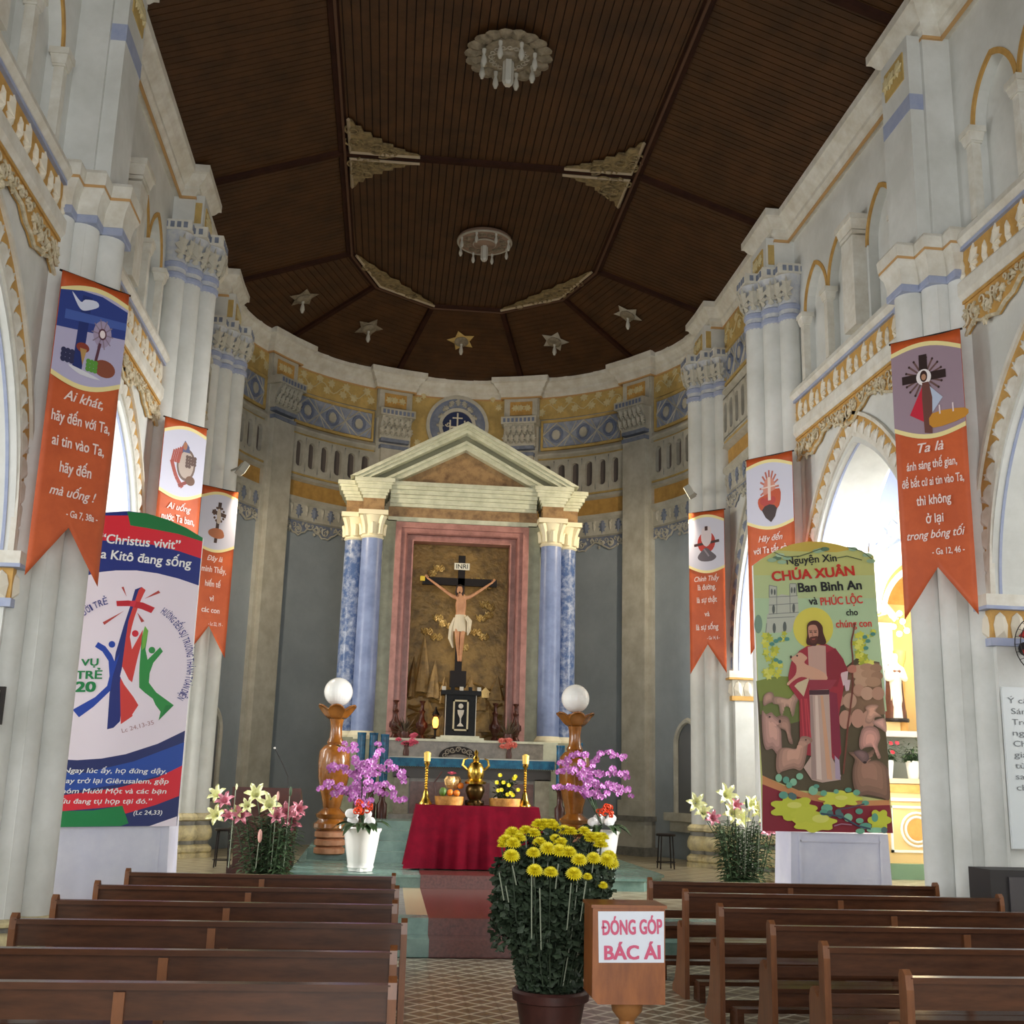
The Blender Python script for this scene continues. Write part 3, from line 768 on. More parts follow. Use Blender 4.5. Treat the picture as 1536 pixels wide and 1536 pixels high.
# two steps and the sanctuary platform
def slab(nm, mt, x0, x1, y0, y1, z0, z1, parent): return MB().box(((x0+x1)/2, (y0+y1)/2, (z0+z1)/2), (x1-x0, y1-y0, z1-z0)).build(nm, mt, parent)
PLAT = MB().box((0, 19.5, .16), (19.6, 13.6, .32)).build('trim_2', GREYST, None, kind='structure')
for x0, x1, mt in ((-4.2, -.72, TEAL), (-.72, .98, GRAN), (.98, 4.2, TEAL)):
    slab('step_slab', mt, x0, x1, 12.3, 12.72, 0, .17, PLAT)
    slab('step_slab', mt, x0, x1, 12.68, 12.95, .17, .335, PLAT)
slab('floor_tiling', TILES, -9.7, -1.05, 12.95, 26, .3, .332, PLAT); slab('floor_tiling', TILES, 1.3, 9.7, 12.95, 26, .3, .332, PLAT)
for x0, x1, mt in ((-1.05, -.95, GREYST), (-.95, -.72, BEIGE), (-.72, .98, GRAN), (.98, 1.2, BEIGE), (1.2, 1.3, GREYST)): slab('walkway_strip', mt, x0, x1, 12.95, 16, .3, .334, PLAT)
zed = lambda a, b, d: (a, b, d)
def dais(poly, z0, z1, mt, nm):
    m = MB(); m.prism(poly, zed, z0, z1-.035); o = m.build(nm, mt, PLAT)
    cx = sum(p[0] for p in poly)/len(poly); cy = sum(p[1] for p in poly)/len(poly)
    m = MB(); m.prism([(p[0]+(.03 if p[0] > cx else -.03), p[1]-(.03 if p[1] < cy else 0)) for p in poly], zed, z1-.035, z1); m.build(nm+'_top', mt, PLAT)
dais([(-2.42, 15.95), (2.3, 15.95), (2.72, 16.7), (2.6, 23), (-2.55, 23)], .33, .5, TEAL, 'dais_step')
slab('walkway_strip', GRAN, -.72, .98, 15.9, 16.7, .335, .504, PLAT)
for k, (w0, yy) in enumerate(((1.5, 18.0), (1.45, 18.3), (1.4, 18.6), (1.4, 18.9))):
    slab('altar_step', TEAL, -w0-.05, w0+.3, yy, 23, .5, .65+.14*k, PLAT)
for sx, xx in ((-1, -2.08), (1, 1.86)): slab('lamp_plinth', TEAL, xx-.3, xx+.3, 18.4, 19.5, .5, .66, PLAT)

# ------------------------------------------------------------------ aisles
AW = mat('aisle_white_paint', 'f1efe8', .8)
YEL = mat('chapel_yellow_paint', 'e0ab5c', .7, var=.4, vscale=4, c2='cf9548'); YEL2 = mat('chapel_pale_yellow', 'ecc989', .7)
for side in (-1, 1):
    nm = 'wall_left_aisle' if side < 0 else 'wall_right_aisle'
    m = MB(); 
    m.box((side*9.75, 4.5, 4), (.1, 17, 8)) if False else None
    m.box((side*9.8, 0, 4), (.2, 8, 8)); m.box((side*9.8, 17, .8), (.2, 26, 1.6)); m.box((side*9.8, 17, 7.2), (.2, 26, 1.6)); m.box((side*9.8, 23, 4), (.2, 8, 8))
    m.box((side*7.4, 21.9, 4), (5, .2, 8))
    aw = m.build(nm, AW, None, kind='structure')
    X = [(0, 6.8), (3.0, 6.8), (5.0, 6.8), (5.84, 6.84), (6.15, 6.93), (6.74, 7.13), (7.23, 7.33), (7.9, 7.7)]
    m = MB(); vs = []; fs = []
    for z, x in X: vs += [(side*5.56, 16.36, z), (side*x, 18.8, z), (side*(x+.1), 18.9, z), (side*5.56, 16.5, z)]
    for i in range(len(X)-1): fs += [(i*4, i*4+1, i*4+5, i*4+4), (i*4+2, i*4+3, i*4+7, i*4+6), (i*4+1, i*4+2, i*4+6, i*4+5)]
    m.add(vs, fs); m.build('vault_springing', AW, aw)
    m = MB(); m.box((side*7.7, 9.5, 8.05), (4.4, 26, .1)); m.build('aisle_ceiling', AW, aw)
area('jamb_fill_light', (6.35, 18.4, 4.4), (5.1, 20.2, 4.0), 0.9, 3.0, 120, (1, .98, .94))  # added light for the arch jamb, hung unseen behind the springing wall
area('left_jamb_fill_light', (-6.35, 18.4, 4.4), (-5.1, 20.2, 4.0), 0.9, 3.0, 120, (1, .98, .94))  # mirrored added light for the left arch jamb, no window here
# side chapel: front wall with a round arch, painted reveals, altar
VLT = mat('vault_lilac_paint', '9aa6cc', .7)
m = MB()
cx, hw, sp = 8.1, 1.1, 4.7
def yS(s, z, d): return (s, 18.8-d, z)
n = 24; top = 7.9
m.panel(yS, 6.84, cx-hw, .33, sp+.1, 0, -.5); m.panel(yS, cx+hw, 9.6, .33, top, 0, -.5); CH = m.build('wall_side_chapel', AW, None, kind='structure')
m = MB()
for i in range(n):
    a, b = -hw+2*hw*i/n, -hw+2*hw*(i+1)/n; za, zb = sp+sqrt(max(0, hw*hw-a*a)), sp+sqrt(max(0, hw*hw-b*b))
    m.add([yS(cx+a, za, d) for d in (0, -.5)]+[yS(cx+b, zb, d) for d in (0, -.5)]+[yS(cx+a, top, 0), yS(cx+b, top, 0)], [(0, 2, 5, 4), (0, 1, 3, 2)])
m.build('spandrel_wall', VLT, CH, fix=False)
m = MB()
m.add([yS(6.84, sp, 0), yS(cx-hw, sp, 0), yS(cx-hw, top, 0), yS(7.33, 7.23, 0), yS(7.13, 6.74, 0), yS(6.93, 6.15, 0)], [(0, 1, 2, 3, 4, 5)]); m.build('spandrel_wall', VLT, CH, fix=False)
def rarch(r0, r1, d0, d1, mt, nm, s0=sp):
    m = MB(); vs = []; fs = []; n = 28
    for i in range(n+1):
        a = pi*i/n
        for r, d in ((r0, d0), (r1, d0), (r1, d1), (r0, d1)): vs.append(yS(cx-r*cos(a), s0+r*sin(a), d))
    for i in range(n):
        for k in range(4): fs.append((i*4+k, i*4+(k+1) % 4, i*4+4+(k+1) % 4, i*4+4+k))
    m.add(vs, fs); return m.build(nm, mt, CH, smooth=True)
rarch(1.1, 1.42, -.1, .16, AW, 'arch_rib'); rarch(1.06, 1.1, -.45, .02, BLUE, 'arch_line')
rarch(.98, 1.08, -.3, -.1, YEL, 'arch_yellow_band'); rarch(.88, .98, -.4, -.12, AW, 'inner_arch_rib')
for i in range(9):
    a = pi*(i+.5)/9; MB().sphere(yS(cx-1.09*cos(a), sp+1.09*sin(a), -.1), .05, 8, 6).build('rosette', AW, CH, smooth=True)
for k in range(12):
    a = .15+.22*k; r = 1.62
    put('vine_leaf', VINE_G, CH, TRS(Vector(yS(cx-r*cos(a), sp+r*sin(a), 0)), Matrix(((1, 0, 0), (0, 0, -1), (0, 1, 0))) @ Matrix.Rotation(k*1.3, 3, 'Z'), (1.8, 1.8, 1.5)))
m = MB(); m.panel(yS, 6.9, 9.7, 1.9, 6.2, -1.6, -1.7); m.build('niche_back', YEL2, CH)
m = MB(); m.panel(yS, 7.75, 8.4, 5.2, 5.6, -1.58, -1.6); m.panel(yS, 7.0, 9.0, 5.12, 5.2, -1.56, -1.6); m.build('painted_panel', YEL, CH)
m = MB(); 
for (a, b) in (((7.0, 4.75), (7.35, 5.15)), ((7.35, 5.15), (7.7, 4.75))):
    m.tube([yS(a[0]+.1, a[1], -1.0), yS(b[0]+.1, b[1], -1.0)], .07, 4)
m.build('gable', AW, CH)
for xx in (7.68, 7.02):
    m = MB(); m.lathe([(.09, 2.75), (.09, 2.9), (.07, 2.95), (.07, 3.9), (.1, 4.0), (.11, 4.15)], (xx, 19.5, 0), 14); m.build('niche_column', YEL, CH, smooth=True)
m = MB(); m.panel(yS, 7.05, 7.75, 2.75, 4.7, -1.1, -1.15); m.build('painted_sky_panel', mat('pale_blue_paint', 'a9c0d6'), CH)
# side altar
SA = thing('side_altar', 'pale yellow side altar with round medallion behind the right arcade', 'altar', (7.9, 18.9, .33))
MB().box((8.0, 19.3, .45), (2.3, 1.1, .25)).build('altar_base', mat('green_plinth_paint', '6c8a6e', .6), SA)
MB().box((8.0, 19.35, 1.2), (2.1, .9, 1.3)).build('altar_body', YEL2, SA)
MB().box((8.0, 19.35, 1.9), (2.25, 1.0, .08)).build('altar_top', mat('altar_top_stone', 'cdb88a'), SA)
MB().box((8.0, 18.9, 1.78), (2.1, .04, .14)).build('altar_frieze', YEL, SA); MB().box((8.0, 18.885, 1.6), (2.15, .06, .05)).build('altar_moulding', AW, SA)
m = MB(); 
for a, b, cc, dd in ((7.1, .75, 8.9, .79), (7.1, 1.46, 8.9, 1.5), (7.1, .75, 7.14, 1.5), (8.86, .75, 8.9, 1.5)): m.box(((a+cc)/2, 18.89, (b+dd)/2), (cc-a, .03, dd-b))
m.build('panel_border', AW, SA)
for r, rr, mt, nm in ((.27, .3, AW, 'medallion_ring'), (.2, .23, AW, 'medallion_ring')):
    m = MB(); m.tube([(7.56+r*cos(2*pi*k/24), 18.89, 1.12+r*sin(2*pi*k/24)) for k in range(25)], .022, 6, cap=False); m.build(nm, mt, SA, smooth=True)
m = MB(); m.prism([(7.56+.2*cos(2*pi*k/20), 1.12+.2*sin(2*pi*k/20)) for k in range(20)], lambda a, b, d: (a, 18.9-d, b), 0, .02); m.build('medallion', YEL, SA)
MB().box((8.0, 19.6, 2.7), (2.1, .4, .1)).build('upper_shelf', mat('white_shelf', 'd9d6d0'), SA); MB().box((7.3, 19.6, 2.82), (.6, .35, .16)).build('statue_plinth', YEL2, SA)
MB().box((8.0, 19.75, 2.3), (2.0, .1, .75)).build('retable_back', mat('glass_grey_panel', '8a8f86', .4), SA)

# ================================================================== figures
def figure(name, joints, edges, m, parent, sub=2, **kw):
    keys = list(joints); me = bpy.data.meshes.new(name)
    me.from_pydata([joints[k][0] for k in keys], [(keys.index(a), keys.index(b)) for a, b in edges], [])
    me.materials.append(m); o = put(name, me, parent, **kw)
    sk = o.modifiers.new('skin', 'SKIN'); 
    for i, k in enumerate(keys):
        r = joints[k][1]; r = r if isinstance(r, tuple) else (r, r)
        me.skin_vertices[0].data[i].radius = r
    me.skin_vertices[0].data[0].use_root = True
    sk.use_smooth_shade = True
    if sub: s = o.modifiers.new('sub', 'SUBSURF'); s.levels = sub; s.render_levels = sub
    return o
# ================================================================== RETABLE
CREAMM = mat('cream_marble', 'd9dac2', .35, var=.5, vscale=5, c2='bdbfa6'); BROWNM = mat('brown_veined_marble', 'a8875c', .35, var=.7, vscale=7, c2='6f5236')
PINKM = mat('pink_marble', 'b98378', .35, var=.6, vscale=6, c2='966459'); BLUEM = mat('blue_marble', '8f9fc8', .35, var=.5, vscale=3, c2='7585ae')
BLUEV = mat('white_veined_blue_marble', '4d6798', .3, var=.75, vscale=9, c2='c3cbdc'); GREENM = mat('pale_green_marble', 'a9aa90', .4, var=.5, vscale=4, c2='8b8d76')
GOLDR = mat('bronze_relief', '8d6f3c', .42, metal=.35, var=.8, vscale=5, c2='4a391f', bump=.6, bscale=14); GOLDH = mat('bronze_relief_highlight', 'd8b872', .35, metal=.3, var=.4, vscale=9, c2='a5854a')  # GOLDH: highlights of the raised relief put into a lighter bronze colour
IVORY = mat('ivory_capital', 'efe6c6', .5)
RT = thing('retable', 'pedimented marble altarpiece with blue columns and a pink frame against the apse wall', 'altarpiece', (0, 21.8, 1.07))
B = lambda c, d, nm, mt, root, **k: MB().box(c, d, **k).build(nm, mt, root)
B((0, 22.15, 1.75), (4.5, 1.3, 1.36), 'pedestal', GREENM, RT)
B((0, 22.4, 4.6), (4.3, .5, 4.4), 'back_wall', CREAMM, RT)
for sx in (-1, 1):
    B((sx*1.4, 21.95, 4.5), (.24, .4, 4.15), 'pilaster', GREENM, RT)
    for x, y, mt, nm in ((1.73, 21.7, BLUEM, 'column'), (2.06, 22.0, BLUEV, 'rear_column')):
        cl_ = MB().lathe([(.21, 2.55), (.21, 4.2), (.198, 6.18)], (sx*x, y, 0), 28).build(nm, mt, RT, smooth=True)
        MB().lathe([(.25, 2.4), (.26, 2.47), (.22, 2.53), (.21, 2.55)], (sx*x, y, 0), 24).build('column_base', IVORY, cl_, smooth=True)
        MB().lathe([(.2, 6.16), (.225, 6.19), (.2, 6.23), (.2, 6.4), (.24, 6.55), (.27, 6.6)], (sx*x, y, 0), 24).build('capital_bell', IVORY, cl_, smooth=True)
        m = MB()
        for k in range(4):
            a = pi/4+k*pi/2; 
            pts = [(sx*x+(.19+.1*t*t)*cos(a), y+(.19+.1*t*t)*sin(a), 6.24+.36*t) for t in [q/6 for q in range(7)]]
            m.tube(pts, [.07, .07, .065, .06, .06, .065, .06], 6)
            a += pi/4; m.tube([(sx*x+.2*cos(a), y+.2*sin(a), 6.24), (sx*x+.215*cos(a), y+.215*sin(a), 6.38), (sx*x+.25*cos(a), y+.25*sin(a), 6.46)], [.06, .055, .03], 6)
        m.build('capital_leaves', IVORY, cl_, smooth=True)
        m = MB(); m.box((sx*x, y, 6.645), (.56, .56, .09)); m.build('abacus', IVORY, cl_)
        # ressaut entablature
        B((sx*x, y+.1, 6.81), (.4, .6, .24), 'marble_frieze_block', BROWNM, RT)
        for k, (e, z0, z1) in enumerate(((.44, 6.93, 6.99), (.5, 6.99, 7.04), (.56, 7.04, 7.1), (.64, 7.1, 7.18), (.7, 7.18, 7.22), (.76, 7.22, 7.3))):
            B((sx*x, y+.12, (z0+z1)/2), (e, e+.2, z1-z0), 'cornice_step', CREAMM, RT)
# entablature between the columns
B((0, 22.0, 6.6), (2.9, .5, .09), 'architrave', CREAMM, RT); B((0, 22.02, 6.74), (2.9, .5, .2), 'marble_frieze', BROWNM, RT)
for e, z0, z1 in ((.02, 6.84, 6.9), (.07, 6.9, 6.99), (.13, 6.99, 7.05), (.2, 7.05, 7.13), (.27, 7.13, 7.19), (.32, 7.19, 7.27)):
    B((0, 21.98-e/2, (z0+z1)/2), (2.85, .5+e, z1-z0), 'cornice_step', CREAMM, RT)
# pediment
def rake(dz0, dz1, yf, yb, nm, mt, xo=2.2):
    # strip parallel to the raking line, between offsets (measured vertically)
    m = MB(); apex = 8.5; eave = 7.3; X = xo
    zA = lambda o: apex-o; zE = lambda o: eave-o*0
    vs = []
    for y in (yf, yb):
        for o in (dz0, dz1):
            xx = X-o*1.75
            vs += [(-xx, y, 7.3), (0, y, apex-o), (xx, y, 7.3)]
    # indices: yf:o0 0-2,o1 3-5 ; yb: 6-8, 9-11
    fs = [(0, 1, 4, 3), (1, 2, 5, 4), (6, 9, 10, 7), (7, 10, 11, 8), (0, 6, 7, 1), (1, 7, 8, 2), (3, 4, 10, 9), (4, 5, 11, 10)]
    m.add(vs, fs); m.build(nm, mt, RT)
rake(0, .07, 21.28, 22.3, 'raking_cornice', CREAMM); rake(.07, .13, 21.34, 22.3, 'raking_cornice', CREAMM); rake(.13, .2, 21.4, 22.3, 'raking_cornice', CREAMM)
rake(.2, .33, 21.62, 22.3, 'raking_band', mat('grey_marble_band', '8f8f78', .4)); rake(.33, .39, 21.5, 22.3, 'raking_moulding', CREAMM); rake(.39, .5, 21.56, 22.3, 'raking_moulding', CREAMM)
m = MB(); m.prism([(-1.45, 7.3), (0, 8.05), (1.45, 7.3)], lambda a, b, d: (a, 21.75+d, b), 0, .4); m.build('tympanum', BROWNM, RT)
# stepped pink frame
def frame4(x0, x1, z0, z1, wd, y, dp, mt, nm, bottom=False):
    B(((x0+wd/2), y, (z0+z1)/2), (wd, dp, z1-z0), nm, mt, RT); B((x1-wd/2, y, (z0+z1)/2), (wd, dp, z1-z0), nm, mt, RT)
    B(((x0+x1)/2, y, z1-wd/2), (x1-x0-2*wd, dp, wd), nm, mt, RT)
PD = mat('dark_pink_marble', '8e5a50', .4, var=.5, vscale=6, c2='70443d')
frame4(-1.29, 1.29, 2.43, 6.54, .11, 21.86, .3, PINKM, 'frame_outer'); frame4(-1.18, 1.18, 2.43, 6.43, .1, 21.9, .3, PINKM, 'frame_step')
frame4(-1.08, 1.08, 2.43, 6.33, .025, 21.86, .3, PD, 'frame_line'); frame4(-1.055, 1.055, 2.43, 6.305, .09, 21.95, .3, PINKM, 'frame_inner'); frame4(-.965, .965, 2.43, 6.215, .03, 21.92, .3, PINKM, 'frame_lip')
B((0, 22.15, 4.35), (1.95, .06, 3.9), 'relief_backdrop', GOLDR, RT)
# relief: clouds, peaks, hills, hut
Rf = lambda a, b, d: (a, 22.12-d, b)
m = MB(); random.seed(3)
for (cx, cz, wd) in ((-.42, 5.72, .22), (-.55, 5.62, .16), (.38, 5.5, .3), (.55, 5.42, .2), (.5, 5.05, .2), (.62, 5.0, .15), (.45, 4.78, .22), (.6, 4.85, .15), (-.4, 4.75, .2), (-.3, 4.65, .15), (-.6, 4.48, .22), (-.42, 4.38, .25), (.35, 4.5, .22), (.5, 4.42, .2), (.15, 4.2, .12), (-.15, 4.6, .15)):
    for k in range(3):
        pts = [Rf(cx-wd/2+wd*i/9, cz+.03*sin(i*1.7+k)+.035*(k-1), .03+.02*sin(i*pi/9)) for i in range(10)]; m.tube(pts, [.012+.012*sin(i*pi/9) for i in range(10)], 5)
m.build('cloud_relief', GOLDH, RT, smooth=True, kind='stuff')
m = MB()
def peak(px_, pz, w_, h_):
    n = 5; vs = [Rf(px_+w_*.1, pz+h_, .08)]
    L = [(px_-w_/2+w_*i/6+random.uniform(-.02, .02), pz+random.uniform(0, .03), .03+.09*sin(pi*i/6)*random.uniform(.6, 1.2)) for i in range(7)]
    vs += [Rf(*q) for q in L]+[Rf(px_+w_*.1, pz+h_, 0)]
    m.add(vs, [(0, i+1, i+2) for i in range(6)]+[(8, 7, 0), (8, 0, 1)])
for q in ((-.68, 3.3, .42, 1.15), (-.85, 3.2, .3, .8), (-.45, 3.2, .36, .75), (-.25, 3.1, .3, .55), (.25, 3.2, .35, .45), (.75, 3.2, .4, .5), (.5, 3.0, .5, .35), (-.6, 2.7, .7, .5), (.55, 2.6, .8, .5), (0, 2.6, .6, .5), (-.3, 2.5, .6, .4), (.3, 2.5, .6, .35)): peak(*q)
m.build('mountain_relief', GOLDR, RT)
m = MB()
for k in range(9):
    z = 2.5+.12*k; pts = [Rf(-.9+1.8*i/20, z+.06*sin(i*.8+k*2), .05) for i in range(21)]; m.tube(pts, .028, 5)
m.build('hill_relief', GOLDR, RT, smooth=True)
m = MB(); m.box((.56, 22.05, 3.3), (.14, .1, .1)); m.prism([(.46, 3.35), (.56, 3.45), (.66, 3.35)], lambda a, b, d: (a, 22.0+d, b), 0, .1); m.build('hut_relief', GOLDH, RT)

# crucifix
CX = thing('crucifix', 'dark wooden crucifix with pale painted corpus hanging before the bronze relief', 'crucifix', (0, 21.5, 3.5))
DW = mat('dark_wood', '1a120f', .5, spec=.3); SKIN = mat('painted_flesh', 'dba47c', .5, var=.3, vscale=6, c2='c48a62'); CLOTHW = mat('painted_white_cloth', 'e6d9bd', .6)
B((0, 21.62, 4.65), (.13, .1, 2.5), 'upright_beam', DW, CX); B((-.03, 21.62, 5.39), (1.42, .1, .14), 'cross_beam', DW, CX); B((.0, 21.6, 3.55), (.3, .2, .3), 'foot_block', DW, CX)
for xx in (-.74,): B((xx, 21.55, 5.42), (.09, .05, .09), 'gilt_end', mat('gilt', 'd8b63c', .3, metal=.6), CX)
PQ = B((0, 21.54, 5.68), (.29, .02, .13), 'inscription_plaque', mat('plaque_white', 'e8e2cf', .5), CX)
J = {'pelvis': ((0, 21.47, 4.66), (.095, .065)), 'waist': ((.0, 21.45, 4.78), (.088, .06)), 'chest': ((.0, 21.43, 4.95), (.122, .075)), 'neckb': ((.0, 21.44, 5.08), (.06, .05)), 'neck': ((-.015, 21.42, 5.14), .035),
     'head': ((-.035, 21.39, 5.2), (.055, .06)), 'crown': ((-.04, 21.39, 5.27), .05),
     'shL': ((-.13, 21.45, 5.07), .042), 'elL': ((-.36, 21.5, 5.23), .03), 'wrL': ((-.6, 21.53, 5.4), .02), 'haL': ((-.66, 21.54, 5.44), .018),
     'shR': ((.13, 21.45, 5.07), .042), 'elR': ((.34, 21.5, 5.21), .03), 'wrR': ((.55, 21.53, 5.37), .02), 'haR': ((.61, 21.54, 5.41), .018),
     'hipL': ((-.06, 21.46, 4.56), .065), 'knL': ((-.05, 21.37, 4.28), .045), 'anL': ((-.01, 21.46, 3.97), .027), 'toL': ((-.01, 21.41, 3.86), .024),
     'hipR': ((.06, 21.46, 4.56), .065), 'knR': ((.04, 21.37, 4.27), .045), 'anR': ((.03, 21.44, 3.96), .027), 'toR': ((.03, 21.4, 3.86), .024)}
E_ = [('pelvis', 'waist'), ('waist', 'chest'), ('chest', 'neckb'), ('neckb', 'neck'), ('neck', 'head'), ('head', 'crown'), ('neckb', 'shL'), ('shL', 'elL'), ('elL', 'wrL'), ('wrL', 'haL'), ('neckb', 'shR'), ('shR', 'elR'), ('elR', 'wrR'), ('wrR', 'haR'),
      ('pelvis', 'hipL'), ('hipL', 'knL'), ('knL', 'anL'), ('anL', 'toL'), ('pelvis', 'hipR'), ('hipR', 'knR'), ('knR', 'anR'), ('anR', 'toR')]
body = figure('body', J, E_, SKIN, CX)
for sx, h in ((-1, (-.66, 21.54, 5.44)), (1, (.61, 21.54, 5.41))):
    m = MB()
    for k in range(5):
        a = (pi/2+sx*(-.9+.35*k)) if k < 4 else (pi/2+sx*(1.2)); L = (.05, .06, .058, .048, .04)[k]
        m.tube([(h[0], h[1]-.01, h[2]), (h[0]+cos(a)*L*.6, h[1]-.02, h[2]+sin(a)*L*.6), (h[0]+cos(a)*L, h[1]-.035, h[2]+sin(a)*L)], [.011, .008, .006], 5)
    m.build('fingers', SKIN, body, smooth=True)
m = MB(); m.sphere((-.037, 21.405, 5.24), .068, 14, 10, (1, .95, 1.15)); m.tube([(-.08, 21.37, 5.25), (-.1, 21.37, 5.16), (-.09, 21.38, 5.08)], [.03, .025, .012], 6); m.tube([(.01, 21.37, 5.25), (.03, 21.38, 5.16), (.025, 21.39, 5.09)], [.03, .025, .012], 6)
m.tube([(-.06, 21.345, 5.17), (-.04, 21.33, 5.145), (-.015, 21.345, 5.17)], .018, 6); m.build('hair', mat('dark_brown_hair', '2b1810', .7), CX, smooth=True)
m = MB(); m.lathe([(.045, -.06), (.056, -.02), (.055, .03), (.035, .065)], (-.037, 21.355, 5.2), 12, sy=.7); m.box((-.037, 21.31, 5.2), (.014, .02, .03)); m.build('face', SKIN, body, smooth=True)
m = MB(); m.lathe([(.13, 4.42), (.135, 4.5), (.12, 4.62), (.105, 4.7), (.1, 4.74)], (0, 21.45, 0), 24, 7, .06, sy=.7)
m.tube([(.1, 21.38, 4.7), (.17, 21.38, 4.62), (.16, 21.4, 4.45), (.14, 21.42, 4.36)], [.04, .05, .04, .015], 7); m.tube([(-.1, 21.44, 4.68), (-.16, 21.45, 4.5), (-.17, 21.46, 4.3), (-.12, 21.47, 4.12)], [.03, .05, .05, .015], 7)
m.build('loincloth', CLOTHW, CX, smooth=True)

# retable shelf (gradine) and tabernacle
GM = mat('grey_marble', '8d8578', .3, var=.6, vscale=8, c2='675f54')
GR = thing('altar_shelf', 'long grey marble shelf at the foot of the altarpiece carrying the tabernacle', 'shelf', (.12, 21.25, 2.1))
B((.12, 21.25, 2.23), (2.85, .7, .3), 'gradine', GM, GR); B((.12, 21.22, 2.4), (2.9, .76, .04), 'gradine_top', CREAMM, GR); B((1.65, 21.3, 2.25), (.35, .6, .34), 'gradine_end', CREAMM, GR)
TB = thing('tabernacle', 'black marble tabernacle with a white framed chalice door below the cross', 'tabernacle', (.04, 21.15, 2.42))
BLK = mat('black_marble', '1a1b1d', .5, var=.5, vscale=12, c2='101112', spec=.25); WL = mat('white_trim', 'cfcabd', .5)
B((.04, 21.15, 2.44), (.86, .46, .04), 'base_step', CREAMM, TB); B((.04, 21.15, 2.475), (.7, .4, .035), 'base_step', CREAMM, TB)
B((.04, 21.17, 2.86), (.56, .34, .74), 'body', BLK, TB); B((.04, 21.15, 3.26), (.72, .42, .08), 'cornice', BLK, TB)
for k in range(5): B((-.28+.16*k, 20.96, 3.33), (.07, .04, .07), 'merlon', WL if k % 2 == 0 else BLK, TB)
m = MB(); 
for a, b, c, d in ((-.1, 2.58, .18, 2.61), (-.1, 3.1, .18, 3.13), (-.1, 2.58, -.07, 3.13), (.15, 2.58, .18, 3.13)): m.box(((a+c)/2, 20.98, (b+d)/2), (c-a, .03, d-b))
m.build('door_frame', mat('gilt_white', 'cbbf9a', .4), TB)
for x in (-.235, .315): B((x, 20.99, 2.86), (.012, .01, .74), 'edge_line', WL, TB)
m = MB(); m.lathe([(.06, 2.66), (.05, 2.68), (.012, 2.72), (.012, 2.8), (.025, 2.83), (.05, 2.88), (.06, 2.95)], (.04, 20.975, 0), 14, sy=.3); m.sphere((.04, 20.97, 3.02), .045, 12, 8, (1, .2, 1)); m.build('chalice_relief', WL, TB, smooth=True)
# sanctuary lamp
SL = thing('sanctuary_lamp', 'small black oil lamp with a glowing orange flame left of the tabernacle', 'lamp', (-.42, 21.1, 2.42))
lx = px2(653, 1090, y=21.1).x
m = MB(); m.lathe([(.08, 2.42), (.08, 2.44), (.02, 2.48), (.02, 2.58), (.06, 2.62)], (lx, 21.1, 0), 14); m.build('stand', DW, SL, smooth=True)
m = MB(); m.lathe([(.03, 2.62), (.055, 2.68), (.055, 2.76), (.03, 2.82)], (lx, 21.1, 0), 14); m.build('glass', mat('flame_glow', 'ff9a40', .3, emit=4.5), SL, smooth=True)
m = MB(); m.lathe([(.035, 2.82), (.07, 2.86), (.03, 2.93), (.01, 3.0)], (lx, 21.1, 0), 14); m.build('cap', DW, SL, smooth=True)
pl = bpy.data.lights.new('lamp_flame', 'POINT'); pl.energy = 1.0; pl.color = (1, .5, .2); pl.shadow_soft_size = .05; po = bpy.data.objects.new('lamp_flame', pl); COL.objects.link(po); po.location = (lx, 20.95, 2.75)
# carved candlesticks, spiky plants, pink flowers on the gradine
MAHO = mat('carved_mahogany', '4a2216', .35)
def lathe_thing(name, label, cat, loc, prof, mt, group=None, part='body', n=18):
    t = thing(name, label, cat, loc, group); MB().lathe([(r, loc[2]+z) for r, z in prof], (loc[0], loc[1], 0), n).build(part, mt, t, smooth=True); return t
for px_, lab in ((592, 'carved dark wooden vase at the far left end of the altarpiece shelf'), (632, 'carved dark wooden vase behind the left spiky plant'), (742, 'carved dark wooden vase right of the tabernacle'), (773, 'carved dark wooden vase at the right end of the altarpiece shelf')):
    x = px2(px_, 1100, y=21.3).x
    t = lathe_thing('carved_vase', lab, 'vase', (x, 21.3, 2.42), [(.08, 0), (.08, .03), (.04, .08), (.09, .2), (.1, .27), (.05, .36), (.035, .45), (.06, .5), (.03, .54), (.03, .64), (.06, .68), (.045, .69)], MAHO, 'carved wooden vases beside the tabernacle')
    m = MB()
    for k in range(6): scroll(m, lambda s, z, d: (x+(.09+d)*cos(s), 21.3+(.09+d)*sin(s), z), k*1.05, 2.66, .07, 1, 0, .012)
    m.build('carving', MAHO, t, smooth=True, kind='stuff')
SPK = mat('dry_spiky_leaf', '6b5d4c', .6); PK = mat('pink_petal', 'e26a86', .5); PK2 = mat('salmon_petal', 'ea8577', .5); GRN = mat('dark_green_leaf', '2c4a22', .55, var=.4, vscale=10, c2='1c3016')
def blade(m, p, dirv, L, wd, droop=.3, n=4):
    d = Vector(dirv).normalized(); side = d.cross(Vector((0, 0, 1))); side = side.normalized() if side.length > .05 else Vector((1, 0, 0)); vs = []; fs = []
    for i in range(n+1):
        t = i/n; q = Vector(p)+d*L*t+Vector((0, 0, -droop*L*t*t)); ww = wd*sin(pi*(.12+.86*t))
        vs += [q-side*ww, q+Vector((0, 0, -ww*.3)), q+side*ww]
    for i in range(n):
        a = i*3; fs += [(a, a+1, a+4, a+3), (a+1, a+2, a+5, a+4)]
    m.add(vs, fs)
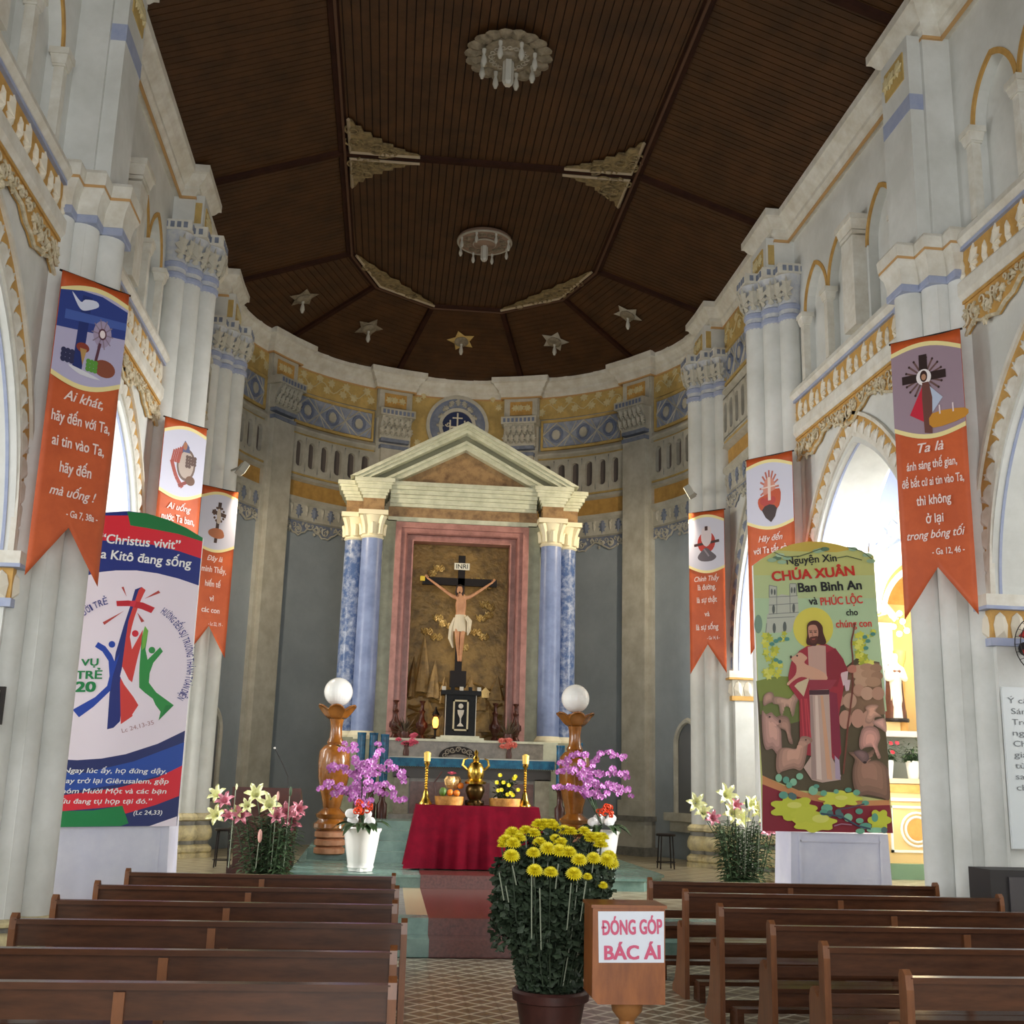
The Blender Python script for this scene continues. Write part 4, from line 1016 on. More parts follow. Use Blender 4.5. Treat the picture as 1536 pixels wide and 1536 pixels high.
def petals(m, c, n, L, wd, up, tilt0=0, R=None, curl=.3):
    for k in range(n):
        a = 2*pi*k/n+tilt0; d = Vector((cos(a)*cos(up), sin(a)*cos(up), sin(up))); s_ = Vector((-sin(a), cos(a), 0)); nrm = d.cross(s_)
        pts = [Vector((0, 0, 0)), d*L*.55-s_*wd, d*L*.55+s_*wd, d*L+Vector((0, 0, -curl*L))]
        pts[1] += Vector((0, 0, .12*L)); pts[2] += Vector((0, 0, .12*L))
        if R is not None: pts = [R @ p for p in pts]
        m.add([Vector(c)+p for p in pts], [(0, 1, 3), (0, 3, 2)])
for px_, lab, c in ((607, 'spiky dried arrangement left of the tabernacle', PK), (762, 'spiky dried arrangement right of the tabernacle', PK2)):
    x = px2(px_, 1100, y=21.05).x; t = thing('spiky_plant', lab, 'plant', (x, 21.05, 2.42))
    m = MB(); random.seed(px_)
    for k in range(46):
        a = random.uniform(0, 2*pi); e = random.uniform(.15, 1.3); blade(m, (x, 21.05, 2.5), (cos(a)*cos(e), sin(a)*cos(e)*.5, sin(e)), random.uniform(.22, .45), .02, .15)
    m.build('foliage', SPK, t, fix=False, kind='stuff'); MB().lathe([(.07, 2.42), (.09, 2.5), (.08, 2.55)], (x, 21.05, 0), 12).build('pot', MAHO, t, smooth=True)
for px_, py_, lab, c in ((610, 1110, 'small brown vase of pink flowers on the left of the altar top', PK), (764, 1112, 'small brown vase of salmon flowers on the right of the altar top', PK2)):
    p = px2(px_, py_, y=20.75); t = thing('flower_vase', lab, 'vase', (p.x, 20.75, 2.12))
    MB().lathe([(.05, 2.115), (.05, 2.2), (.035, 2.25), (.06, 2.34)], (p.x, 20.75, 0), 12).build('vase', MAHO, t, smooth=True)
    random.seed(px_); 
    m0 = MB(); petals(m0, (0, 0, 0), 8, .075, .03, .3); petals(m0, (0, 0, .01), 6, .05, .02, .8, .4); fm = m0.mesh('flower', c, fix=False)
    for k in range(9):
        a = random.uniform(0, 2*pi); R = Matrix.Rotation(random.uniform(.3, 1.2), 3, 'X'); put('flower', fm, t, TRS((p.x+random.uniform(-.16, .13)*(1.2 if px_ < 700 else 1), 20.72+random.uniform(-.05, .05), 2.38+random.uniform(-.07, .1)), R))

# ---------------------------------------------------------------- altar table
AT = thing('altar_table', 'long marble altar table with a blue patterned cloth edge before the altarpiece', 'altar', (.25, 20.3, 1.07))
ALTX = .22
B((ALTX, 20.45, 2.06), (3.0, 1.0, .06), 'table_top', mat('altar_white_top', 'd7d2c0', .4), AT)
MB().panel(lambda s, z, d: (s, 19.94-d, z), ALTX-1.42, ALTX+1.4, 1.93, 2.07, 0, .015, 1).build('blue_cloth_border', mat('blue_brocade', '2f7fa3', .6, var=.6, vscale=9, c2='1b4f72'), AT)
m = MB()
for k in range(70): m.box((ALTX-1.4+.04*k, 19.93, 1.915), (.022, .01, .03))
m.build('lace_fringe', mat('dark_lace', '5b564c', .7), AT, kind='stuff')
B((ALTX, 20.1, 1.83), (2.7, .2, .18), 'dark_moulding', mat('dark_stone', '46403a', .4), AT)
B((ALTX, 20.4, 1.4), (2.5, .7, .75), 'altar_body', GM, AT)
for x in (-1.2, 1.2): B((ALTX+x, 20.15, 1.4), (.25, .3, .72), 'corner_pier', mat('pale_stone', 'b0a78f', .4, var=.5, vscale=7, c2='8d8570'), AT)
for x in (-.75, 0, .75):
    B((ALTX+x, 20.03, 1.42), (.6, .03, .52), 'red_marble_panel', mat('red_marble', '7b5348', .3, var=.6, vscale=12, c2='573730'), AT)
B((ALTX, 20.2, 1.1), (2.8, .9, .1), 'altar_base', GM, AT)
CR_ = thing('carved_crest', 'dark carved wooden fan shaped stand lying at the middle of the altar top', 'stand', (.05, 20.6, 2.1))
cxp = px2(687, 1132, y=20.6).x
m = MB(); m.prism([(cxp+.34*cos(pi*k/14), 2.1+.2*sin(pi*k/14)) for k in range(15)]+[(cxp-.2*cos(pi*k/10), 2.1+.06*sin(pi*k/10)) for k in range(11)], lambda a, b, d: (a, 20.6+d, b), 0, .05); m.build('board', DW, CR_)
m = MB(); 
for k in range(7): scroll(m, lambda s, z, d: (s, 20.6-d, z), cxp+.24*cos(pi*(k+.5)/7), 2.1+.13*sin(pi*(k+.5)/7)+.01, .05, 1 if k % 2 else -1, .01, .012)
m.build('scroll_carving', mat('pale_fretwork', '8d8478', .5), CR_, smooth=True)
# blue candles beside the altar
BC = mat('blue_candle', '1f6f98', .25, var=.4, vscale=10, c2='123f60')
for px_, z1, lab in ((542, 2.62, 'leftmost tall blue marbled candle behind the left orchids'), (560, 2.62, 'middle tall blue marbled candle behind the left orchids'), (577, 2.6, 'tall blue marbled candle nearest the altar behind the left orchids'), (841, 2.5, 'tall blue marbled candle nearest the altar behind the right orchids'), (868, 2.55, 'outer tall blue marbled candle behind the right orchids')):
    x = px2(px_, 1120, y=19.78).x; t = thing('blue_candle', lab, 'candle', (x, 19.78, 1.07), 'tall blue candles beside the altar')
    MB().lathe([(.07, 1.6), (.07, z1-.2)], (x, 19.78, 0), 16).build('candle', BC, t, smooth=True); MB().lathe([(.085, 1.07), (.09, 1.3), (.05, 1.35), (.05, 1.55), (.08, 1.6)], (x, 19.78, 0), 16).build('stand', MAHO, t, smooth=True)
    MB().lathe([(.072, z1-.2), (.075, z1-.17), (.075, z1-.16)], (x, 19.78, 0), 16).build('wick_cup', BC, t)

# ---------------------------------------------------------------- globe lamps
VARN = mat('varnished_wood', '9a6024', .18, var=.5, vscale=4, c2='6f3f14', coat=.6); VARN2 = mat('salmon_stone', 'c08b66', .4, var=.5, vscale=7, c2='a06b4a'); OPAL = mat('opal_globe', 'f0f1ee', .15, coat=.5)
for xx, yy, lab in ((-2.05, 18.4, 'turned wooden floor lamp with white globe left of the altar'), (1.72, 18.4, 'turned wooden floor lamp with white globe right of the altar')):
    z0 = .575; t = thing('globe_lamp', lab, 'lamp', (xx, yy, z0), 'globe lamps flanking the altar')
    m = MB()
    for k in range(3): m.lathe([(.2, z0+.12*k), (.235, z0+.02+.12*k), (.235, z0+.09+.12*k), (.2, z0+.115+.12*k)], (xx, yy, 0), 24)
    m.build('pedestal', VARN2, t, smooth=True)
    MB().lathe([(.22, .93), (.27, .97), (.26, 1.03), (.21, 1.07), (.2, 1.1), (.23, 1.13), (.24, 1.17), (.17, 1.22), (.13, 1.26), (.14, 1.29), (.15, 1.36), (.19, 1.5), (.235, 1.7), (.25, 1.95), (.235, 2.12), (.17, 2.2), (.12, 2.22), (.135, 2.25), (.12, 2.28), (.1, 2.32), (.09, 2.45), (.1, 2.55), (.12, 2.62)], (xx, yy, 0), 28).build('turned_body', VARN, t, smooth=True)
    m = MB(); n = 36; vs = []; fs = []
    for i in range(7):
        for k in range(n):
            a = 2*pi*k/n; u_ = i/6; w_ = abs(sin(3*a)); r = .11+.15*u_**.7+.06*u_**3*w_; z = 2.6+.26*u_*(.55+.45*w_)-.05*max(0, u_-.8)*5*w_
            vs.append((xx+r*cos(a), yy+r*sin(a), z))
    for i in range(6):
        for k in range(n): fs.append((i*n+k, i*n+(k+1) % n, (i+1)*n+(k+1) % n, (i+1)*n+k))
    m.add(vs, fs); o = m.build('petal_cup', VARN, t, smooth=True, fix=False); s_ = o.modifiers.new('t', 'SOLIDIFY'); s_.thickness = .02
    gl = px2(508, 1038, y=yy) if xx < 0 else px2(863, 1048, y=yy)
    MB().sphere((xx, yy, gl.z), .225, 28, 18).build('globe', OPAL, t, smooth=2)
# ================================================================== RED OFFERTORY TABLE AND WHAT STANDS ON IT
RED = mat('dark_red_cloth', '7c0622', .9, var=.3, vscale=5, c2='63031b', spec=.15)
TX0, TX1, TY0, TY1, TZ = -.79, .95, 16.72, 17.35, 1.37
RTB = thing('offering_table', 'low table under a dark red cloth in front of the altar steps', 'table', (.08, 17.0, .5))
B((.08, 17.03, 1.33), (1.66, .58, .05), 'table_top', MAHO, RTB)
for x in (-.68, .84):
    for y in (16.82, 17.26): B((x, y, .9), (.06, .06, .8), 'leg', MAHO, RTB)
m = MB(); vs = []; fs = []; per = []
N = 30
for (ax, ay), (bx, by), n in (((TX0, TY0), (TX1, TY0), N), ((TX1, TY0), (TX1, TY1), 10), ((TX1, TY1), (TX0, TY1), N), ((TX0, TY1), (TX0, TY0), 10)):
    for i in range(n): per.append((ax+(bx-ax)*i/n, ay+(by-ay)*i/n))
cxm, cym = (TX0+TX1)/2, (TY0+TY1)/2; K = len(per)
for r in range(9):
    t = r/8
    for i, (x, y) in enumerate(per):
        corner = max(0, 1-min(abs(x-TX0), abs(x-TX1))/.18)*max(0, 1-min(abs(y-TY0), abs(y-TY1))/.3)
        dx, dy = x-cxm, y-cym; L = sqrt(dx*dx+dy*dy)
        fl = t*(.015*sin(i*1.9)+.012*sin(i*.7+1)+.03+.13*corner)
        vs.append((x+dx/L*fl, y+dy/L*fl*1.2, TZ+.012-(TZ-.51)*t if r else TZ+.012))
vs.append((cxm, cym, TZ+.012))
for r in range(8):
    for i in range(K): fs.append((r*K+i, r*K+(i+1) % K, (r+1)*K+(i+1) % K, (r+1)*K+i))
for i in range(K): fs.append((9*K, (i+1) % K, i))
m.add(vs, fs); o = m.build('tablecloth', RED, None, smooth=True, fix=False); tag(o, 'dark red cloth draped to the floor over the offering table', 'tablecloth')
BRS = mat('polished_brass', 'c9a54a', .22, metal=1.0)
ZT = TZ+.014
for px_, lab in ((638, 'tall turned brass candlestick on the left of the red table'), (787, 'tall turned brass candlestick on the right of the red table')):
    x = px2(px_, 1207, y=16.95).x; t = thing('brass_candlestick', lab, 'candlestick', (x, 16.95, ZT), 'brass candlesticks on the red table')
    prof = [(.095, 0), (.095, .02), (.07, .05), (.05, .1), (.035, .17), (.02, .2)]
    for k in range(9): z = .2+.035*k; prof += [(.018, z+.005), (.03, z+.018), (.018, z+.03)]
    prof += [(.025, .53), (.045, .57), (.03, .6)]
    MB().lathe([(r, ZT+z) for r, z in prof], (x, 16.95, 0), 18).build('stem', BRS, t, smooth=True)
    MB().lathe([(.045, ZT+.6), (.05, ZT+.72), (.02, ZT+.74)], (x, 16.95, 0), 14).build('candle_cup', mat('yellow_wax', 'e6c05a', .4), t, smooth=True)
x = px2(712, 1207, y=16.95).x; CE = thing('brass_censer', 'ornate tiered brass incense burner in the middle of the red table', 'incense burner', (x, 16.95, ZT))
DB = mat('dark_bronze', '4d3a1c', .3, metal=.9)
MB().lathe([(r, ZT+z) for r, z in [(.13, 0), (.13, .04), (.09, .08), (.11, .12), (.14, .2), (.13, .26), (.09, .3)]], (x, 16.95, 0), 24).build('base', DB, CE, smooth=True)
MB().lathe([(r, ZT+z) for r, z in [(.15, .3), (.16, .33), (.1, .37), (.12, .42), (.125, .5), (.09, .58), (.04, .62)]], (x, 16.95, 0), 24).build('bowl', BRS, CE, smooth=True)
m = MB(); m.lathe([(r, ZT+z) for r, z in [(.04, .62), (.05, .66), (.02, .7), (.035, .74), (.01, .78)]], (x, 16.95, 0), 14); m.build('finial', BRS, CE, smooth=True)
for sx in (-1, 1): MB().tube([(x+sx*.12, 16.95, ZT+.5), (x+sx*.19, 16.95, ZT+.56), (x+sx*.17, 16.95, ZT+.64), (x+sx*.12, 16.95, ZT+.66)], [.018, .02, .016, .01], 7).build('handle', BRS, CE, smooth=True)
for k in range(3): MB().lathe([(.02, ZT), (.03, ZT+.03), (.02, ZT+.07)], (x+.13*cos(k*2.1-1.57), 16.95+.13*sin(k*2.1-1.57), 0), 8).build('foot', DB, CE, smooth=True)
# fruit basket
WIC = mat('golden_basket', 'c8924a', .35, var=.4, vscale=14, c2='9a6428'); ORG = mat('orange_peel', 'e0791f', .45); GF = mat('green_fruit', '4c6a26', .45)
x = px2(676, 1207, y=16.95).x
FB = thing('fruit_basket', 'round golden tray holding oranges left of the incense burner', 'basket', (x-.02, 16.95, ZT))
MB().lathe([(.2, ZT), (.215, ZT+.12), (.205, ZT+.12), (.19, ZT+.02)], (x-.02, 16.95, 0), 28).build('tray', WIC, FB, smooth=True)
m = MB(); m.tube([(x-.21, 16.95, ZT+.1), (x-.25, 16.97, ZT+.3), (x-.14, 17.0, ZT+.46)], .012, 5); m.build('wire_handle', MAHO, FB)
for dx, dz, r, mt, lab in ((-.02, .17, .05, ORG, 'orange at the front of the golden fruit tray, the left one'), (.075, .165, .05, ORG, 'orange at the front of the golden fruit tray, the right one'), (.13, .27, .048, ORG, 'orange resting high on the right of the fruit tray'), (-.12, .18, .055, GF, 'green fruit at the left of the golden fruit tray')):
    o = MB().sphere((x+dx, 16.88+(.05 if dz > .2 else 0), ZT+dz), r, 14, 10, (1, 1, 1.15 if mt is GF else .95)).build('orange' if mt is ORG else 'green_fruit', mt, None, smooth=2); tag(o, lab, 'fruit')
o = MB(); o.lathe([(.06, 0), (.1, .06), (.11, .13), (.08, .18)], (x+.02, 16.99, ZT+.22), 16, 8, .12); o = o.build('gold_wrapped_gift', mat('gold_foil', 'd6ad72', .25, metal=.7, bump=.8, bscale=30), None, smooth=True); tag(o, 'gold foil bundle standing behind the oranges', 'gift')
m = MB(); petals(m, (x-.0, 16.93, ZT+.42), 9, .09, .035, .6); petals(m, (x, 16.93, ZT+.43), 6, .06, .03, 1.0, .3); o = m.build('pink_bow', PK, None, fix=False); tag(o, 'pink ribbon flower on top of the gold foil bundle', 'bow')
# yellow flower basket
x = px2(757, 1207, y=16.95).x; YB_ = thing('flower_basket', 'golden tray of small yellow flowers right of the incense burner', 'flower basket', (x, 16.95, ZT))
MB().lathe([(.22, ZT), (.23, ZT+.1), (.22, ZT+.11), (.2, ZT+.02)], (x, 16.95, 0), 28).build('tray', WIC, YB_, smooth=True)
m = MB(); random.seed(5)
for k in range(240):
    a = random.uniform(0, 2*pi); r = random.uniform(0, .17); blade(m, (x+r*cos(a), 16.95+r*.7*sin(a), ZT+random.uniform(.08, .34)), (random.uniform(-1, 1), random.uniform(-1, .4), random.uniform(.1, 1)), .09, .02, .2, 2)
m.build('foliage', GRN, YB_, fix=False, kind='stuff')
YEL_F = mat('yellow_petal', 'f8ee3c', .5, var=.3, vscale=20, c2='e8d71c'); YC_ = mat('yellow_flower_heart', 'd9a514', .6)
m0 = MB(); petals(m0, (0, 0, 0), 10, .032, .012, .4); petals(m0, (0, 0, .005), 6, .02, .01, .9); yf = m0.mesh('flower', YEL_F, fix=False)
for px_, py_ in ((750, 1163), (771, 1168), (773, 1165), (745, 1174), (755, 1174), (747, 1186), (752, 1185), (777, 1185), (766, 1190), (769, 1193), (761, 1192), (763, 1178)):
    p = px2(px_, py_, y=16.82); put('flower', yf, YB_, TRS(p, Matrix.Rotation(1.1, 3, 'X'), (1.2, 1.2, 1.2)))

# ================================================================== ORCHIDS
ORC = mat('orchid_petal', 'cc84c6', .5, var=.6, vscale=12, c2='a650a6'); ORC2 = mat('orchid_lip', 'dcb0d8', .5); WPOT = mat('white_ceramic', 'e6e4dd', .2); BOWR = mat('red_foil_ribbon', 'd8431c', .3, metal=.3); WRIB = mat('white_ribbon', 'e9e9e6', .5)
m0 = MB(); petals(m0, (0, 0, 0), 3, .05, .02, .2, pi/2, curl=.1); petals(m0, (0, 0, .004), 2, .055, .036, .25, 0, curl=.1); nf_ = len(m0.f); petals(m0, (0, 0, .01), 4, .02, .012, .7, curl=0); orcm = m0.mesh('blossom', ORC, fix=False); orcm.materials.append(ORC2)
for i_ in range(nf_, len(m0.f)): orcm.polygons[i_].material_index = 1
def add_center(me, mt, n=3):
    pass
def orchid(px_, pots, sprays, lab, xyz, rnd):
    random.seed(rnd); x, y, z = xyz; t = thing('orchid_plant', lab, 'potted plant', xyz)
    MB().lathe([(.16, z), (.165, z+.03), (.18, z+.05), (.17, z+.08), (.18, z+.12), (.22, z+.36), (.24, z+.5), (.26, z+.53), (.26, z+.56), (.235, z+.56), (.22, z+.5)], (x, y, 0), 28, 12, .015).build('pot', WPOT, t, smooth=True)
    for k in range(3): a = -1.57+k*2.094; MB().lathe([(.05, z-.0), (.05, z+.05)], (x+.13*cos(a), y+.13*sin(a), 0), 8).build('pot_foot', WPOT, t)
    for k in range(15):
        a = random.uniform(0, 6.28) if k < 6 else random.uniform(3.3, 6.1); e = random.uniform(.0, .5); m = MB(); blade(m, (x+.14*cos(a), y+.14*sin(a), z+.62), (cos(a), sin(a)*.8-.2, e+.25), random.uniform(.24, .34), .055, .75, 4); m.build('leaf', GRN, t, fix=False)
    for k in range(6):
        a = random.uniform(0, 6.28); m = MB(); m.sphere((x+.17*cos(a), y+.1*sin(a)-.05, z+.7+random.uniform(-.05, .05)), .06, 10, 7, (1.3, .35, 1.1), M=None); m.build('white_bow', WRIB, t, smooth=2)
    for dx in (-.02, .02+.2*0):
        m = MB(); 
        for q in range(16): a = random.uniform(0, 6.28); scroll(m, lambda s, zz, d: (s, y-.16-d, zz), x+random.uniform(-.11, .11), z+.84+random.uniform(-.07, .07), .045, 1, random.uniform(0, .05), .012, .9, a)
        m.build('red_ribbon', BOWR, t, smooth=True); break
    for sp in sprays:
        P = [px2(a, b, y=y+random.uniform(-.12, .12)) for a, b in sp]
        pts = [Vector((x, y, z+.6))]+P; C_ = crv([tuple(p) for p in pts], 6, closed=False)
        MB().tube(C_, .008, 5).build('stem', GRN, t, smooth=True)
        # blossoms along the visible arch
        Lc = crv([tuple(p) for p in P], 8, closed=False); tot = sum((Vector(Lc[i+1])-Vector(Lc[i])).length for i in range(len(Lc)-1)); nb = max(4, int(tot/.045)); acc = 0; nxt = 0
        for i in range(len(Lc)-1):
            a_, b_ = Vector(Lc[i]), Vector(Lc[i+1]); acc += (b_-a_).length
            while acc > nxt:
                nxt += tot/nb; R = Matrix.Rotation(random.uniform(-.5, .5), 3, 'Z') @ Matrix.Rotation(1.35+random.uniform(-.4, .3), 3, 'X') @ Matrix.Rotation(random.uniform(-.4, .4), 3, 'Z')
                s_ = random.uniform(.9, 1.25); put('blossom', orcm, t, TRS(a_+Vector((random.uniform(-.03, .03), random.uniform(-.08, .0), random.uniform(-.05, .05))), R, (s_, s_, s_)))
    return t
orchid(540, 0, [[(540, 1190), (545, 1150), (530, 1160), (505, 1148), (492, 1160)], [(535, 1190), (535, 1128), (520, 1122), (505, 1118)], [(550, 1190), (560, 1140), (572, 1122), (562, 1120)], [(545, 1160), (570, 1150), (592, 1152), (605, 1172)],
                [(535, 1200), (520, 1182), (498, 1178), (476, 1186)], [(540, 1205), (525, 1195), (505, 1188), (495, 1200)], [(548, 1205), (570, 1180), (590, 1190), (605, 1206)], [(550, 1205), (545, 1185), (560, 1178), (578, 1195)], [(540, 1165), (550, 1145), (565, 1155), (580, 1160)]],
       'magenta orchid in a white footed pot left of the red table', (px2(540, 1305, z=.52).x, 16.35, .505), 11)
orchid(885, 0, [[(880, 1170), (875, 1140), (860, 1136), (842, 1148)], [(885, 1165), (890, 1145), (900, 1136), (925, 1132), (940, 1142)], [(885, 1175), (905, 1158), (925, 1160), (942, 1168)], [(880, 1195), (860, 1180), (845, 1178), (830, 1186)],
                [(888, 1195), (910, 1180), (930, 1180), (948, 1192)], [(884, 1190), (900, 1192), (915, 1185), (935, 1190)], [(880, 1175), (865, 1160), (850, 1152), (838, 1156)], [(884, 1190), (870, 1150), (878, 1136), (868, 1134)], [(884, 1196), (880, 1185), (895, 1176), (906, 1180)]],
       'magenta orchid in a white pot right of the red table behind the chrysanthemums', (px2(887, 1296, z=.52).x, 17.3, .505), 23)
# ================================================================== PEWS
PEW = mat('pew_wood', '553320', .22, var=.5, vscale=3, c2='3c2316', stretch=(1, 6, 6), spec=.5)
PEWL = mat('pew_end_wood', '80502f', .32, var=.5, vscale=3, c2='5f3920', stretch=(5, 5, 1))
def make_pew(Lx, mids):
    t = thing('pew', 'p', 'pew')
    Z = lambda x: (lambda a, b, d: (x+d, a, b))
    prof = [(-.03, 0), (-.03, .8), (-.02, .87), (.01, .895), (.045, .89), (.06, .86), (.06, .6), (.075, .57), (.1, .565), (.13, .59), (.17, .615), (.21, .6), (.24, .54), (.235, .45), (.25, .34), (.29, .2), (.36, .1), (.42, .05), (.42, 0)]
    for x in (-Lx/2-.02, Lx/2-.02): MB().prism(prof, Z(x), 0, .04).build('end_panel', PEWL, t)
    MB().box((0, .01, .845), (Lx-.02, .065, .03)).build('cap_rail', PEW, t); MB().box((0, .015, .765), (Lx-.04, .02, .13)).build('back_board', PEW, t)
    MB().box((0, .03, .56), (Lx-.04, .02, .07)).build('back_slat', PEW, t); MB().box((0, .1, .44), (Lx-.04, .15, .025)).build('seat_plank', PEW, t); MB().box((0, .27, .44), (Lx-.04, .16, .025)).build('seat_plank', PEW, t)
    MB().box((0, .06, .38), (Lx-.04, .025, .09)).build('seat_rail', PEW, t); MB().box((0, .12, .13), (Lx-.04, .025, .09)).build('stretcher', PEW, t)
    MB().box((0, -.17, .16), (Lx-.1, .12, .03)).build('kneeler', PEW, t)
    for x in (-Lx/2+.08, Lx/2-.08): MB().box((x, -.12, .075), (.05, .2, .14)).build('kneeler_foot', PEW, t)
    for x in mids: MB().box((x, .0, .61), (.05, .035, .42)).build('mid_post', PEWL, t); MB().box((x, .16, .21), (.04, .34, .42)).build('seat_support', PEW, t)
    return t
left_rows = [(11.25, -3.55, -1.10), (10.02, -3.52, -1.09), (8.9, -3.54, -1.12), (7.8, -3.5, -1.05), (6.6, -3.55, -1.15), (5.62, -3.55, -1.17)]
right_rows = [(11.3, 1.35, 4.18), (10.2, 1.38, 4.28), (9.05, 1.36, 4.25), (8.0, 1.42, 4.3), (7.0, 1.4, 4.3), (5.97, 1.43, 4.35)]
ordn = ['first', 'second', 'third', 'fourth', 'fifth', 'sixth']
for rows, nm, W in ((left_rows, 'left', 2.42), (right_rows, 'right', 2.86)):
    proto = make_pew(W, (0,) if nm == 'left' else (-.05,))
    for i, (y, a, b) in enumerate(rows):
        o = proto if i == 0 else copy_tree(proto)
        o.location = ((a+b)/2, y, 0); w_ = ['closest to the altar steps', 'second from the altar steps', 'third from the altar steps', 'fourth from the altar steps', 'fifth from the altar steps', 'closest to the viewer'][i]
        o['label'] = 'brown wooden pew in the %s row, %s' % (nm, w_); o['group'] = 'wooden pews %s of the aisle' % nm
BKM = mat('book_cover', '2c2622', .6)
# ================================================================== CHRYSANTHEMUM POT, DONATION BOX
CY = 7.95; cxx = px2(826, 1480, y=CY).x
CH_ = thing('chrysanthemum_plant', 'large pot of yellow chrysanthemums standing in the aisle beside the donation box', 'potted plant', (cxx, CY, 0))
TERR = mat('dark_terracotta', '4a2620', .45, var=.4, vscale=6, c2='351a17')
MB().lathe([(.15, 0), (.16, .02), (.2, .25), (.225, .38), (.25, .39), (.255, .44), (.24, .455), (.22, .455), (.21, .42)], (cxx, CY, 0), 32).build('pot', TERR, CH_, smooth=True)
CHG = mat('chrysanthemum_leaf', '3a4a35', .6, var=.6, vscale=25, c2='1d2a1c')
random.seed(21); m = MB()
def crown_r(z): t = (z-.42)/1.1; return .19+.225*min(1, t*1.5)
for k in range(8000):
    z = .42+1.06*random.random()**.8; a = random.uniform(0, 2*pi); r = crown_r(z)*(random.random()**.35)
    if z > 1.5-.33*(r/.44)**2: z = random.uniform(.7, 1.1)
    x, y = cxx+r*cos(a), CY+r*sin(a)*.9; s_ = random.uniform(.018, .034)
    d = Vector((random.gauss(0, 1), random.gauss(0, 1), random.gauss(0, .6))).normalized(); e = d.orthogonal().normalized(); f = d.cross(e)
    p = Vector((x, y, z)); m.add([p-d*s_, p+e*s_*.75-d*.1*s_, p+d*s_*1.1+f*s_*.3, p-e*s_*.75-d*.1*s_], [(0, 1, 2), (0, 2, 3)])
m.build('foliage', CHG, CH_, fix=False, kind='stuff')
MB().sphere((cxx, CY, .92), .2, 16, 12, (1, .9, 2.3)).build('foliage_shade_core', mat('deep_leaf_shade', '1d2a1a', .9), CH_)  # solid dark core, shade between the leaves put into its colour
STW = mat('pale_stake', '97a08c', .5)
blo = []
m0 = MB()
for q, (n, L, up, w_) in enumerate(((20, .05, .0, .009), (18, .046, .3, .009), (15, .037, .65, .008), (10, .026, 1.05, .006))): petals(m0, (0, 0, .002*q), n, L, w_, up, q*.17, curl=.12 if q < 2 else 0)
bm_ = m0.mesh('bloom', YEL_F, fix=False)
cr7 = lambda X, Y: (720+X/6.982, 1210+Y/6.982)
BL = [(340, 275), (270, 355), (230, 410), (345, 385), (410, 330), (330, 515), (480, 255), (560, 280), (620, 190), (700, 225), (750, 180), (780, 230), (560, 485), (625, 375), (575, 670), (710, 440), (740, 690), (790, 345), (850, 380), (830, 460), (930, 480), (880, 250), (950, 265), (985, 705), (1040, 560), (1090, 260), (1125, 735), (1190, 540), (1150, 320), (1230, 330), (1280, 320), (1265, 400), (1290, 825), (1330, 560), (1350, 520), (1370, 590), (680, 180), (1180, 350)]
for i, (X, Y) in enumerate(BL):
    a, b = cr7(X, Y); dep = CY+.05-.46*sqrt(max(.02, 1-((X-740)/700)**2))*max(0.05, min(1, (Y-180)/380)); p = px2(a, b, y=dep)
    R = Matrix.Rotation(random.uniform(.15, .5) if Y < 420 else random.uniform(.35, .7), 3, 'X') @ Matrix.Rotation(random.uniform(0, 2), 3, 'Z'); s_ = random.uniform(.85, 1.05) if i not in (2, 26, 32) else .6
    put('bloom', bm_, CH_, TRS(p, R, (s_*1.2,)*3))
    q = Vector((cxx+(p.x-cxx)*.45, CY+(p.y-CY)*.5, .5)); MB().tube([q, q.lerp(p, .5)+Vector(((p.x-cxx)*.12, 0, 0)), p-Vector((0, -.0, .01))], .0045, 5).build('stem', STW if i % 3 == 0 else CHG, CH_)
# stakes
for X0, Y0, X1, Y1 in ((270, 830, 300, 1000), (340, 620, 380, 820), (540, 700, 540, 1380), (625, 850, 640, 1500), (820, 600, 790, 860), (955, 800, 910, 1290), (1110, 780, 1050, 1200), (200, 690, 250, 980)):
    a = px2(*cr7(X0, Y0), y=CY-.4); b = px2(*cr7(X1, Y1), y=CY-.36); MB().tube([a, b], .004, 5).build('stake', STW, CH_)
DY = 7.1; p0 = px2(888, 1500, y=DY); p1 = px2(998, 1500, y=DY); ztp = px2(940, 1362, y=DY).z; zbt = px2(940, 1507, y=DY).z
BOXW = mat('varnished_box_wood', '9c5c2c', .3, var=.5, vscale=3, c2='7c4520', stretch=(4, 4, 1))
DB_ = thing('donation_box', 'varnished wooden donation box on a turned post with a printed sign', 'donation box', ((p0.x+p1.x)/2, DY+.15, 0))
bx = (p0.x+p1.x)/2; bw = p1.x-p0.x
m = MB(); m.prism([(p0.x, zbt+.035), (p0.x+.035, zbt), (p1.x, zbt), (p1.x, ztp), (p0.x, ztp)], lambda a, b, d: (a, DY+d, b), 0, .3); m.build('box_body', BOXW, DB_)
B((bx, DY+.15, ztp+.008), (bw+.02, .32, .018), 'lid', BOXW, DB_)
MB().lathe([(.16, 0), (.16, .04), (.06, .08), (.045, .2), (.06, .3), (.045, .4), (.09, zbt-.06), (.1, zbt)], (bx+.02, DY+.15, 0), 24).build('turned_post', mat('oak_post', 'a97443', .35, var=.5, vscale=4, c2='87572d'), DB_, smooth=True)
